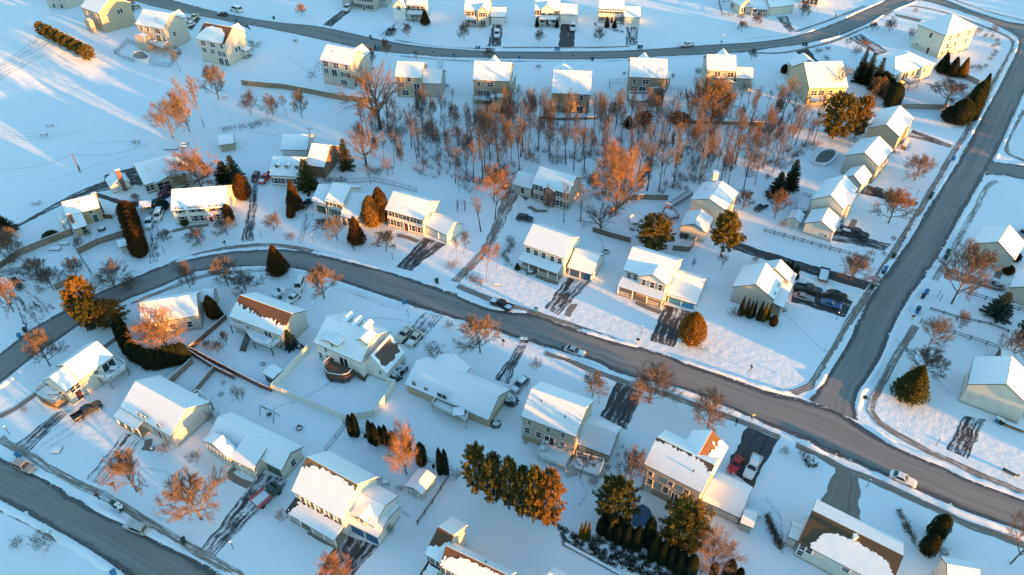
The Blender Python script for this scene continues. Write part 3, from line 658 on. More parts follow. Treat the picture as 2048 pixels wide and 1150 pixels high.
h = H('long cream rancher with an unbroken snow roof and hot tub on its deck', (0.66,0.62,0.54))
b = h.block(L2(1185,800), L2(1830,1078), r=L2(1908,888), g2=L2(1825,1142), found=1.6, fcol=(0.46,0.38,0.26)); h.win(b,'f',[.1],[3.4],w=.7,h=.9); h.win(b,'f',[.25],[3.3],w=.7,h=.7); h.door(b,'f',.45,1.9,2.1,z0=1.7,glassy=True); h.xgable(b,'b',.28,7,1.5,pitch=.55)
h.deck([L2(1395,965),L2(1660,1095),L2(1675,1030),L2(1430,915)], 1.7, (0.48,0.43,0.33))
h = H('sage grey colonial with two white back decks and steps, open snowy lawn behind', (0.47,0.45,0.36))
b = h.block(L3(118,1045), B3(545,95), r=L3(624,984), g1=B3(120,110), fcol=(0.44,0.34,0.20), found=1.1); h.win(b,'f',[.14,.5,.78],[5.2],w=.7,h=.9); h.win(b,'f',[.1,.32],[2.9],w=.85,h=1.3); h.door(b,'f',.53,1.7,2.1,z0=1.4,glassy=True); h.win(b,'f',[.78],[2.9],w=.7,h=.9); h.vent(b,.25,3); h.vent(b,.72,2)
b2 = h.block(B3(535,140), B3(805,240), r=B3(868,72), g2=B3(800,303), col=(0.42,0.41,0.34)); h.door(b2,'f',.18,1.0,2.1,(0.72,0.72,0.70))
h.deck([B3(248,240),B3(462,325),B3(520,190),B3(310,112)], 1.2, (0.62,0.60,0.55), railcol='white', open_=(1,), stairs=(B3(490,300),1.8,B3(520,400)))
h.deck([B3(485,312),B3(718,395),B3(758,290),B3(545,228)], .7, (0.58,0.56,0.50), railcol='white', open_=(0,3), stairs=(B3(742,350),1.2,B3(760,430)))
h = H('cream colonial with a part bare roof and brown peak beside the red car', (0.62,0.58,0.50))
b = h.block(B3(1065,300), B3(1510,525), r=B3(1606,310), g1=B3(1032,492), roofcol=(0.10,0.07,0.06), fcol=(0.42,0.33,0.22), found=1.5, mask_f=mask_oval(-.25,1.1,.93,.16,3.2)); h.win(b,'f',[.1,.48,.77],[5.0],w=.7,h=.9); h.win(b,'f',[.12,.42],[2.9],w=.85); h.door(b,'f',.6,1.0,2.0,z0=1.2,glassy=True); h.win(b,'f',[.78],[3.0],w=.8); h.door(b,'f',.12,1.0,2.0,(0.60,0.58,0.52)); h.vent(b,.75,2)
h.xgable(b,'b',.72,6.2,2.4,pitch=.7,roofcol=BROWN,mask_b=lambda a,b_,x,y: .50-b_+.3*vnoise(x,y,1.2))
b2 = h.block(B3(1500,575), B3(1805,718), r=B3(1875,540), g2=B3(1790,782), col=(0.58,0.54,0.47)); h.door(b2,'f',.22,.9,2,(0.30,0.30,0.30))
# --- lower left lots -----------------------------------------------------------
h = H('cream bi-level house with a glowing lower roof and two curved snowy decks', (0.68,0.63,0.55))
b = h.block(ZJ(600,495), ZJ(1015,195), r=ZJ(805,25), h=4.3, fcol=(0.50,0.46,0.41)); h.win(b,'f',[.45],[3.4],w=.8,h=.6); h.door(b,'f',.82,2.4,2.1,z0=1.8,glassy=True)
a = h.block(ZJ(430,635), ZJ(630,480), r=ZJ(240,455), c=ZJ(152,492), g1=ZJ(515,815), h=None); h.win(a,'f',[.55],[3.2],double=True,w=.8,h=1.0); h.door(a,'f',.55,1.1,2.1)
h.deck([ZJ(825,465),ZJ(955,512),ZJ(1172,342),ZJ(1168,300),ZJ(1042,215)], 2.0, (0.30,0.27,0.23), railcol='white', open_=(4,))
h.deck([ZJ(72,635),ZJ(120,700),ZJ(205,745),ZJ(310,768),ZJ(430,690),ZJ(195,540)], 1.7, (0.26,0.21,0.15), skirt=True, open_=(4,))
h = H('cream house with sunlit snow roof and a low porch over the streaked driveway', (0.66,0.60,0.53))
b = h.block(L1(920,975), B1(1310,92), r=L1(1412,985), g2=B1(1345,192)); h.win(b,'f',[.38,.48,.78],[4.0],w=.8); h.win(b,'f',[.62,.8],[1.6],w=.8); h.door(b,'f',.7,1,2.1); h.porch(b,'f',-.04,.45,2.0,3.0,2.5,4,rail=False)
h.deck([L1(1470,905),L1(1545,1010),L1(1620,935),L1(1520,868)], 2.2, (0.14,0.10,0.08), railcol='white')
h = H('wide cream rancher with a small glowing front gable and green garage door', (0.62,0.57,0.50))
b = h.block(ZL(290,445), ZL(1410,1010), r=ZL(1560,730), c2=ZL(1740,645), h=2.9); h.garage(b,'f',.87,3.2,2.2,(0.06,0.12,0.10)); h.win(b,'2',[.5],[1.6])
q_ = P(ZL(610,830), 2.9); dd = abs((q_-b.C(0, b.W/2, 0)).dot(b.n))
b2 = h.block(ZL(610,830), ZL(965,1000), r=ZL(1250,578), h=2.9, W=2*dd, half=True, pitch=(b.pitch*b.W/2-.03)/dd)
for x in (0.35,0.62,0.97):
    mb = MB(); p = b2.C(b2.L*x, .25, 0); mb.bar(p, p+Z*2.8, .16); obj('post', mb, WHITE, h.root)
a = h.block(ZL(590,830), ZL(750,690), r=ZL(300,620), c=ZL(125,600), h=3.1); h.win(a,'1',[.18,.32,.46,.62,.76,.9],[1.8],w=.55,h=1.1,sh=None)
h = H('white colonial with a half melted roof, full porch and blue garage doors under a dormer', (0.76,0.71,0.63))
b = h.block(ZK(110,440), ZK(600,722), r=ZK(735,385), c2=ZK(915,295), h=5.2, roofcol=(0.20,0.13,0.07), mask_f=mask_oval(-.14,1.35,.93,.10,2.6)); h.win(b,'f',[.15,.35,.55,.75,.92],[4.0],w=.8); h.win(b,'f',[.2,.5],[1.6]); h.door(b,'f',.7)
h.porch(b,'f',-.02,1.0,2.6,3.2,2.6,5,snowmask=lambda a,b_,x,y: min(a-.09, .9-b_)+.1*vnoise(x,y,2))
b2 = h.block(ZK(635,742), ZK(940,895), c2=ZK(1165,590), h=2.8, pitch=.34); h.garage(b2,'f',.28,2.6,2.1,(0.03,0.10,0.22)); h.garage(b2,'f',.76,2.6,2.1,(0.03,0.10,0.22))
b3 = h.block(ZK(640,650), ZK(905,792), r=ZK(1005,562), h=4.3, W=6.2, found=0, zb=2.6, pitch=.5); x = h.xgable(b3,'f',.55,2.2,.3,pitch=.5,zb=3.2,h=5.0); h.win(x,'1',[.5],[4.5],w=.7,h=.9)
# --- bottom edge ----------------------------------------------------------------
h = H('cream house with rust brown partly bare roof in two steps, cut by the bottom edge', (0.70,0.65,0.57))
b = h.block(ZO(235,800), ZO(1010,1180), r=ZO(1055,775), c2=ZO(1400,985), h=5.2, roofcol=BROWN, mask_f=mask_oval(.02,1.25,.86,.12,2.6)); h.win(b,'f',[.1,.25],[4.0],sh=GRN,w=.8); h.vent(b,.6,1.5,'b')
b2 = h.block(ZO(55,650), ZO(245,765), r=ZO(395,430), h=5.0, roofcol=BROWN, mask_f=lambda a,b_,x,y: (a*.55+.38-b_)*2-.35+.3*vnoise(x,y*.3,2)); h.win(b2,'f',[.4,.8],[3.9],sh=GRN,w=.8)
b3 = h.porch(b2,'f',0,1,2.2,3.0,2.5,3,snowmask=lambda a,b_,x,y: min(a-.2,.85-b_)+.1*vnoise(x,y,2))
h = H('snow roofed house showing only its ridge at the bottom edge, beyond the low garden kerb', (0.60,0.56,0.50))
b = h.block(ZO(1480,1010), ZO(1900,1250), r=ZO(1560,885), h=5.0, roofcol=BROWN); h.win(b,'f',[.5],[4])
h = H('cream house with a brown roof round an oval of snow, beside the brown driveway', (0.70,0.66,0.57))
b = h.block(B4(262,895), B4(965,1262), r=B4(1085,1010), g1=B4(225,1012), roofcol=(0.10,0.07,0.04), mask_f=mask_oval(.13,1.02,.74,.10,2.6)); h.win(b,'f',[.05,.12],[3.0],w=.8,h=1.2,double=False); h.win(b,'f',[.55],[3.0],w=.9,h=.8); h.win(b,'f',[.05],[1.4],w=.7,h=1.1)
h.block(B4(180,858), B4(265,893), r=B4(225,775), h=2.6, col=(0.62,0.56,0.48)); h.chimney(b.C(b.L*.5, b.W*.4, 0), b.h+1.5, b.h+3.0, .5, plain('flue', (0.60,0.60,0.60)))
h = H('snow roofed house poking in at the lower right edge, past the dark shrub pair', (0.60,0.57,0.50))
b = h.block(B4(1400,1190), B4(1660,1235), r=B4(1440,1066), h=4.0); h.win(b,'f',[.5],[2.4])

# --- sheds ----------------------------------------------------------------------
def shed(label, col, *a, **k):
    h = House('garden_shed', label, 'shed'); h.colour = col; b = h.block(*a, found=0, **k); h.door(b, '1', .5, 1.3, 1.9, tuple(x*.8 for x in col), .05); return h
shed('small tan field shed with one dark opening, alone above the cape house', (0.40,0.33,0.24), T1(1675,1115), T1(1800,1098), r=T1(1790,1050), h=2.3, W=5)
shed('small pale shed by the driveway end of the yew hedge', (0.50,0.50,0.46), M1(908,828), M1(980,808), r=M1(965,755), h=2.0, W=3)
shed('dark grey box shed in the corner of the wooden fenced yard', (0.17,0.15,0.13), L2(90,712), L2(175,762), c2=L2(247,685), h=2.3, pitch=.15)
shed('pale garden shed with a vent on its ridge beside the black rail fence', (0.55,0.53,0.47), B2(1320,540), B2(1428,395), r=B2(1245,488), c=B2(1182,475), h=2.3)
shed('cream barn shed behind the stepped house garage', (0.66,0.62,0.54), M4(280,640), M4(318,575), r=M4(240,625), h=2.0, W=3.4)
shed('grey lean shed standing against the garage of the house with the steep peak', (0.42,0.40,0.34), B3(1798,752), B3(1905,795), r=B3(1845,650), h=2.2, W=3.2)
# ------------------------------------------------------------------ ground, roads, pavements, driveways
def struct(o): o['kind'] = 'structure'; return o
mb = MB(); mb.add([(-1400,-500,0),(1400,-500,0),(1400,2200,0),(-1400,2200,0)], [(0,1,2,3)])
struct(obj('snowy_ground', mb, snow_mat('ground')))

mb = MB(); N_ = 90; vs_ = []  # rise shaped to lift the field's snow into the low sun
for i in range(N_+1):
    for j in range(N_+1):
        x, y = _hc.x-50+100*i/N_, _hc.y-50+100*j/N_; q = mound(x,y); vs_.append((x, y, q-.04+(.10*noise.noise(Vector((x*.12,y*.12,5)))+.04*noise.noise(Vector((x*.5,y*.5,1))))*min(1,q)))
mb.add(vs_, [(i*(N_+1)+j,(i+1)*(N_+1)+j,(i+1)*(N_+1)+j+1,i*(N_+1)+j+1) for i in range(N_) for j in range(N_)])
struct(obj('snowy_hill', mb, snow_mat('ground'), smooth=True))
def resample(pts, step):
    pts = [Vector((p.x,p.y,0)) for p in pts]; out = [pts[0]]
    # smooth with Catmull-Rom
    q = [pts[0]*2-pts[1]]+pts+[pts[-1]*2-pts[-2]]
    for i in range(1, len(q)-2):
        p0,p1,p2,p3 = q[i-1],q[i],q[i+1],q[i+2]; n = max(1, int((p2-p1).length/step))
        for k in range(1, n+1):
            s = k/n; out.append(.5*((2*p1)+(p2-p0)*s+(2*p0-5*p1+4*p2-p3)*s*s+(3*p1-p0-3*p2+p3)*s**3))
    return out
def even(pts, n):
    L = [0]
    for a, b in zip(pts, pts[1:]): L.append(L[-1]+(b-a).length)
    out, j = [], 0
    for k in range(n):
        d = L[-1]*k/(n-1)
        while j < len(L)-2 and L[j+1] < d: j += 1
        f = (d-L[j])/max(1e-6, L[j+1]-L[j]); out.append(pts[j]+(pts[j+1]-pts[j])*f)
    return out, L[-1]
def strip(name, left, right, z, m, jit=0.0, kind='structure', acr=1):
    """sheet between two edges (world points) with uv along / across"""
    n = max(2, int(max(sum((b-a).length for a,b in zip(left,left[1:])), 1)/.8)); n = max(n, len(left))
    l, ll = even(left, n); r, lr = even(right, n); ln = (ll+lr)/2
    me = bpy.data.meshes.new(name); vs, fs, uv = [], [], []
    for k in range(n):
        d = (r[k]-l[k]); d.normalize()
        j1 = jit*(noise.noise(l[k]*.45)+.6*noise.noise(l[k]*1.7)); j2 = jit*(noise.noise(r[k]*.45+Vector((9,0,0)))+.6*noise.noise(r[k]*1.7))
        a, b = l[k]+d*j1, r[k]-d*j2
        for i in range(acr+1): p = a+(b-a)*(i/acr); mz = mound(p.x,p.y); vs.append((p.x,p.y,z+mz+(.05 if mz > .03 else 0))); uv.append((ln*k/(n-1), i/acr))
    w_ = acr+1
    for k in range(n-1):
        for i in range(acr): fs.append((k*w_+i, k*w_+i+1, (k+1)*w_+i+1, (k+1)*w_+i))
    me.from_pydata(vs, [], fs); ul = me.uv_layers.new(name='UVMap')
    for li, l_ in enumerate(me.loops): ul.data[li].uv = uv[l_.vertex_index]
    me.materials.append(m); me.update(); 
    if me.polygons[0].normal.z < 0: me.flip_normals()
    o = link(name, me); o['kind'] = kind; return o, l, r
W_ = lambda px: [P(p) for p in px]
PAVED = []      # centres of driveway mouths, where the ploughed snow banks break
DRV = []
def drive(a, b, c, d, amount, z=.008, mat='drive', name='driveway', mid=None):
    """a,b: street end; c,d: house end (a-c and b-d are the long sides)"""
    l, r = [P(a), P(c)], [P(b), P(d)]
    if mid: l.insert(1, P(mid[0])); r.insert(1, P(mid[1])); l, r = resample(l, 1.5), resample(r, 1.5)
    DRV.append((l[0]+r[0])/2); z += .003*(len(DRV)%7); o, *_ = strip(name, l, r, z, road_mat(mat, amount), .42)
    return o
NW = [0]
def walk(px, w=1.3, amount=.4, z=.030, name='pavement', mat='walk'):
    NW[0] += 1; z += .0022*(NW[0]%9)
    c = resample(W_(px), 2.0); l, r = [], []
    for i, p in enumerate(c):
        d = c[min(i+1,len(c)-1)]-c[max(i-1,0)]; d.normalize(); s = Vector((-d.y,d.x,0))*w/2; l.append(p+s); r.append(p-s)
    return strip(name, l, r, z, road_mat(mat, amount), .16)[0]

# roads: left and right edges as seen in the photo
ROADS = []
def road(left, right, z, name='road'):
    l, r = resample(W_(left), 3), resample(W_(right), 3)
    o, l2, r2 = strip(name, l, r, z, road_mat('road'), .3, acr=6); ROADS.append((l, r)); return o
main_up = [(-60,742),(0,706),(78,649),(146,612),(200,583),(261,559),(300,541),(339,528),(417,510),(460,504),(520,499),(560,499),(604,502),(683,519),(779,545),(873,575),(983,618),(1062,628),(1138,654),(1219,681),(1336,711),(1375,727),(1466,757),(1530,780),(1593,796),(1660,815),(1716,846),(1789,893),(1885,933),(1930,956),(2048,1000),(2160,1046)]
main_lo = [(-60,808),(0,770),(52,727),(112,685),(154,655),(210,622),(261,598),(329,572),(391,545),(443,537),(480,534),(520,533),(560,534),(615,543),(683,565),(748,587),(810,607),(886,630),(1010,668),(1054,684),(1120,703),(1190,724),(1240,748),(1320,766),(1401,792),(1464,820),(1530,848),(1614,884),(1648,902),(1726,933),(1776,955),(1841,985),(1919,1020),(1998,1048),(2048,1064),(2160,1110)]
road(main_up, main_lo, .060)
road([(1617,800),(1645,769),(1664,735),(1695,685),(1716,640),(1757,565),(1776,540),(1820,478),(1844,436),(1870,395),(1906,337),(1930,296),(1945,269),(1968,226),(1992,183),(2014,140),(2036,92),(2030,70),(2000,54)],
     [(1716,842),(1710,815),(1716,787),(1737,757),(1763,716),(1789,651),(1818,599),(1849,556),(1864,530),(1888,496),(1914,447),(1943,397),(1969,350),(1998,298),(2020,248),(2048,188),(2075,125),(2090,80),(2100,64)], .072)
road([(300,-12),(345,0),(420,20),(500,36),(560,45),(646,54),(750,77),(839,92),(940,100),(1010,103),(1140,103),(1271,100),(1401,91),(1530,82),(1606,68),(1674,44),(1726,21),(1773,0),(1810,-22)],
     [(225,-12),(300,12),(400,33),(500,51),(604,72),(703,94),(761,104),(830,110),(891,114),(1010,118),(1140,120),(1230,118),(1323,114),(1480,106),(1530,99),(1619,86),(1684,69),(1737,47),(1773,25),(1828,3),(1850,-18)], .060)
road([(1790,-30),(1885,-2),(1945,21),(2018,44),(2048,48),(2140,62)], [(1790,0),(1850,2),(1919,23),(1984,47),(2016,62),(2048,78),(2140,100)], .066)
road([(1985,322),(2004,326),(2048,331),(2160,344)], [(1962,352),(1980,349),(2010,352),(2048,361),(2160,386)], .066)
road([(-70,885),(0,915),(60,944),(104,965),(156,1001),(209,1030),(256,1051),(297,1072),(365,1108),(417,1132),(470,1165),(540,1200)], [(-70,965),(0,1002),(86,1048),(130,1072),(188,1107),(230,1136),(260,1160),(330,1200)], .060)

# pavements
walk([(0,1016),(40,1033),(75,1052),(120,1078)], 1.3, .15)
walk([(0,876),(18,890),(60,912),(104,940),(170,975),(205,990),(265,1025),(330,1065),(395,1103),(440,1130),(500,1165)], 1.3, .35)
walk([(0,833),(30,818),(100,768),(160,728),(215,690),(255,662)], 1.2, .1)
walk([(145,652),(100,690),(50,720),(0,752)], 1.1, .75)
walk([(305,548),(350,524),(420,503),(480,493),(540,490),(600,497),(660,513),(710,528),(790,553),(860,577),(915,592)], 1.3, .25)
walk([(262,606),(330,580),(395,556),(450,545),(520,541),(560,541)], 1.2, .35); walk([(575,552),(620,556),(680,577),(740,598),(800,618)], 1.2, .75)
walk([(915,572),(985,600),(1055,622),(1110,640),(1170,660),(1230,682),(1300,706),(1380,732),(1470,760),(1540,780),(1590,786),(1620,773),(1640,745),(1680,680),(1700,640),(1725,605),(1755,560)], 1.5, .22)
walk([(1755,556),(1785,508),(1806,475),(1840,420),(1860,385),(1880,352),(1900,315),(1930,270),(1950,232),(1990,160),(2015,118),(2027,92),(2022,78),(2000,66),(1960,50),(1900,28),(1840,14),(1800,14),(1770,30),(1730,56)], 1.4, .25)
walk([(1090,706),(1130,717),(1165,733),(1210,750),(1260,768),(1310,782),(1390,810),(1440,828),(1500,850),(1560,876)], 1.3, .2)
walk([(1592,890),(1630,905),(1690,940),(1740,958),(1800,985),(1860,1012),(1905,1035),(1940,1052),(1990,1068),(2048,1090)], 1.4, .12)
walk([(1832,652),(1810,685),(1790,718),(1770,755),(1748,795),(1740,822),(1757,845),(1800,872),(1860,905),(1900,922),(1960,950),(2048,986)], 1.4, .3)
walk([(1994,362),(1975,372),(1955,410),(1930,455),(1905,500),(1885,535),(1868,560)], 1.3, .45)
walk([(2100,345),(2048,321),(2020,310),(2012,295),(2020,270),(2048,220)], 1.2, .3)
walk([(1500,105),(1560,106),(1620,95),(1680,78),(1735,52)], 1.2, .15); walk([(1350,108),(1280,116),(1200,124)], 1.2, .6)
walk([(1590,64),(1660,40),(1730,12)], 1.1, .3); walk([(1490,78),(1550,73),(1585,66)], 1.1, .7)
walk([(1005,95),(1100,95),(1180,95),(1260,93)], 1.2, .3); walk([(790,80),(860,92),(940,97),(990,97)], 1.2, .4); walk([(800,112),(880,119),(960,123),(1080,122),(1180,121)], 1.2, .5)
walk([(1890,-8),(1960,18),(2048,42)], 1.2, .4)

# driveways and paths (street end first, then the house end)
drive(M1(1850,780),M1(1945,775),M1(1945,310),M1(1985,310),.42)
drive(M1(1150,950),M1(1215,930),M1(1130,560),M1(1220,540),.60)
drive(M2(365,785),M2(395,800),M2(425,560),M2(500,560),.66)
drive(M2(1125,975),M2(1235,1005),M2(1335,745),M2(1500,800),.30)
drive(M2(1540,1080),M2(1610,1095),(1010,380),(1042,380),.34,mid=(M2(1790,800),M2(1850,820)),mat='walk')
drive((1042,392),(1052,402),M3(60,400),M3(205,430),.30)
drive(L3(305,215),L3(405,270),M3(480,1050),M3(650,1090),.42)
drive(L3(450,270),L3(500,285),L3(500,185),L3(565,180),.15,mat='walk')
drive(L3(1110,465),L3(1290,515),L3(1225,190),L3(1430,245),.30)
drive(ZA(1800,690),ZA(1690,915),ZA(1010,450),ZA(960,700),.22)
drive(M4(820,1090),M4(770,1150),(1455,478),(1455,494),.10,mid=(M4(200,910),M4(130,960)))
drive(M4(975,800),M4(920,850),M4(545,690),M4(520,770),.34)
drive(M4(1190,480),M4(1160,510),M4(775,340),M4(735,410),.25)
drive(M4(1450,40),M4(1430,60),ZF(1790,470),ZF(1680,600),.36)
drive(ZE(155,320),ZE(135,430),ZE(700,500),ZE(690,560),.25,mat='walk')
drive(L4(1400,1300),L4(1560,1370),L4(1530,1040),L4(1700,1070),.40)
drive(L2(1340,250),L2(1480,275),L2(1120,480),L2(1280,520),.58)
drive(L3(110,500),L3(165,505),L2(1870,760),L2(1985,800),.42)
drive(L3(865,770),L3(1050,860),L3(725,1040),L3(930,1150),.27)
drive((1497,850),(1560,872),B3(1700,330),B3(1900,480),.12)
drive(B4(550,330),B4(725,395),B4(430,600),B4(735,740),.02,mat='walk')
drive(B1(120,150),B1(220,200),ZJ(335,870),ZJ(510,840),.45)
drive(B1(660,415),B1(790,470),B1(950,60),B1(1120,100),.60)
drive(B1(1540,960),B1(1640,1010),B2(70,360),B2(310,430),.48)
drive(B2(500,1200),B2(720,1230),B2(700,830),B2(985,930),.40)
drive(T2(560,190),T2(625,205),T2(700,80),T2(780,75),.25); drive(T2(990,275),T2(1090,285),T2(1120,165),T2(1190,170),.62)
drive(T2(1820,355),T2(1920,357),T2(1860,190),T2(1940,190),.33); drive(T3(412,362),T3(530,362),T3(428,182),T3(540,185),.06)
drive(T3(925,348),T3(1015,348),T3(930,205),T3(1025,205),.44); drive(ZH(1530,550),ZH(1610,520),ZH(1290,290),ZH(1490,270),.38)
drive(T4(650,290),T4(740,260),T4(870,425),T4(960,395),.42); drive(T4(235,390),T4(345,375),T4(330,475),T4(410,470),.05); drive(T4(1000,105),T4(1015,125),T4(1210,150),T4(1190,170),.10,mat='walk')
drive((395,12),(412,22),T1(1410,190),T1(1470,235),.25); drive((462,46),(490,52),T1(1890,180),T1(1930,240),.35)
drive(T2(1440,450),T2(1495,455),T2(1430,530),T2(1480,535),.7)
drive(L1(215,420),L1(430,210),L1(60,60),L1(210,80),.62)
drive((30,452),(26,458),(276,340),(282,368),.30,mid=(M1(600,395),M1(640,430)),name='lane'); drive(M1(800,270),M1(800,330),M1(1100,190),M1(1090,350),.25,name='lane')
drive((188,385),(182,392),(425,345),(417,352),.12,mid=((290,402),(290,412)),name='lane'); drive((425,345),(417,352),(395,310),(385,318),.2,name='lane')
drive((160,385),(150,395),(240,350),(235,365),.4,name='lane')
drive((-30,545),(-30,560),(60,530),(60,545),.55,name='lane')
for a in ([M2(1130,730),M2(1200,745),M2(1290,780)], [M3(240,1040),M3(330,1080),M3(410,1100)], [L3(1010,165),L3(1050,195),L3(1195,250)], [B2(455,810),B2(540,860),B2(680,930)], [B1(1800,330),B1(1745,375),B1(1830,430),B1(1915,470)],
          [M3(180,510),M3(240,545),M3(320,545)], [B1(1140,110),B1(1130,160),B1(1110,195)], [M1(1320,700),M1(1450,670),M1(1600,650)], [M4(660,680),M4(695,610)], [T4(300,560)]*0, [ZE(665,430),ZE(720,290)]):
    if a: walk(a, 1.3, .12, .030, 'path')

# packed tracks and trodden paths in the snow
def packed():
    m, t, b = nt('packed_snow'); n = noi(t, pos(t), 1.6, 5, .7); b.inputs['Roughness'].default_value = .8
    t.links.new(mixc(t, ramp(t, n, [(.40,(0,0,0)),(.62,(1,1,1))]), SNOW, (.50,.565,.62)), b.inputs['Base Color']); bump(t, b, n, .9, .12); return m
PK = packed(); NT = [0]
def track(px, gauge=0.0, w=.5):
    c = resample(W_(px), 2.0)
    for off in ((-gauge/2, gauge/2) if gauge else (0,)):
        l, r = [], []; NT[0] += 1
        for i, p in enumerate(c):
            d = c[min(i+1,len(c)-1)]-c[max(i-1,0)]; d.normalize(); s = Vector((-d.y,d.x,0)); l.append(p+s*(off+w/2)); r.append(p+s*(off-w/2))
        strip('snow_track', l, r, .0015+.0006*(NT[0]%9), PK, .12)
for a, g in [([B1(300,140),B1(420,60),B1(560,-20),L1(700,985)],1.6),([B1(330,170),B1(520,60),L1(640,1090)],1.5),([T1(0,590),T1(150,520),T1(330,420),T1(520,330)],1.8),([T1(0,640),T1(170,555),T1(350,470)],1.8),([T1(40,560),T1(230,440),T1(300,380)],1.5),
    ([T1(0,1020),T1(330,1040),T1(660,1000)],1.6),([T1(0,1045),T1(300,1062),T1(560,1030)],1.4),([M1(410,308),M1(620,230),M1(850,165),M1(1060,100)],0),([M1(700,30),M1(900,10),T1(1060,1090)],0),([T2(0,1000),T2(400,1090),M2(300,60)],0),
    ([L2(1240,330),L2(1120,300),L2(900,290)],0),([L4(0,150),L4(180,280),L4(420,510),L4(570,590)],0),([B1(830,240),B1(1100,330),B1(1290,360),B1(1330,430)],0),([M3(720,740),M3(760,840),M3(640,980)],0),([B3(560,410),B3(640,520),B3(560,620)],0),([L2(640,770),L2(430,900),L2(240,960),L2(170,990)],0),
    ([M4(200,440),M4(180,600),M4(60,690)],0),([B2(1130,460),B2(1110,600),B2(1240,720)],0),([L1(1190,780),L1(1330,690),L1(1420,620)],0),([M1(560,830),M1(740,740),M1(790,660)],0),([B1(1190,620),B1(1230,690),B1(1330,720)],1.2),([T3(1420,840),T3(1200,860),T3(820,840),T3(560,930)],0),([B4(10,560),B4(120,690),B4(140,900)],0),([L4(900,330),L4(1180,640),L4(1420,860)],0),([T2(560,520),T2(470,560),T2(300,440)],0)]:
    track(a, g)
# ploughed snow along the kerbs
def bank(edge, side, seed):
    """a low lumpy ridge just outside a road edge, broken at the driveway mouths"""
    pts, L = even(edge, max(8, int(sum((b-a).length for a,b in zip(edge,edge[1:]))/.9))); run = []; rng = random.Random(seed)
    def flush():
        if len(run) < 5: run.clear(); return
        vs, fs, prof = [], [], [(-.25,0),(.05,.55),(.5,1),(1.0,.7),(1.6,0)]; n = len(run)
        for i, (p, s) in enumerate(run):
            e = min(1, i/3, (n-1-i)/3); hh = e*(.20+.24*max(0,noise.noise(p*.25)+.5)+.12*noise.noise(p*1.3))
            for a, z in prof: q = p+s*a*(.75+.35*noise.noise(p*.8)); vs.append((q.x, q.y, max(0,hh*z)*(1+.25*noise.noise(q*2.1))-.01))
        for i in range(n-1):
            for k in range(4): fs.append((i*5+k, i*5+k+1, (i+1)*5+k+1, (i+1)*5+k))
        b = MB(); b.add(vs, fs); o = obj('snow_bank', b, SN, smooth=True); struct(o); run.clear()
    for i, p in enumerate(pts):
        d = pts[min(i+1,len(pts)-1)]-pts[max(i-1,0)]; d.normalize(); s = Vector((-d.y,d.x,0))*side
        blocked = any((p-q).length < 4.2 for q in DRV)
        if not blocked:
            for l, r in ROADS:
                if l is edge or r is edge: continue
                n_ = min(range(len(l)), key=lambda k: ((l[k]+r[min(k,len(r)-1)])/2-p).length if k < len(r) else 1e9)
                c = (l[n_]+r[min(n_,len(r)-1)])/2
                if (c-p).length < (l[n_]-r[min(n_,len(r)-1)]).length*.62: blocked = True; break
        if blocked: flush()
        else: run.append((p, s))
    flush()
for i, (l, r) in enumerate(ROADS):
    d = (l[1]-l[0]); sd = 1 if Vector((-d.y,d.x,0)).dot(l[0]-r[0]) > 0 else -1
    bank(l, sd, i); bank(r, -sd, i+50)
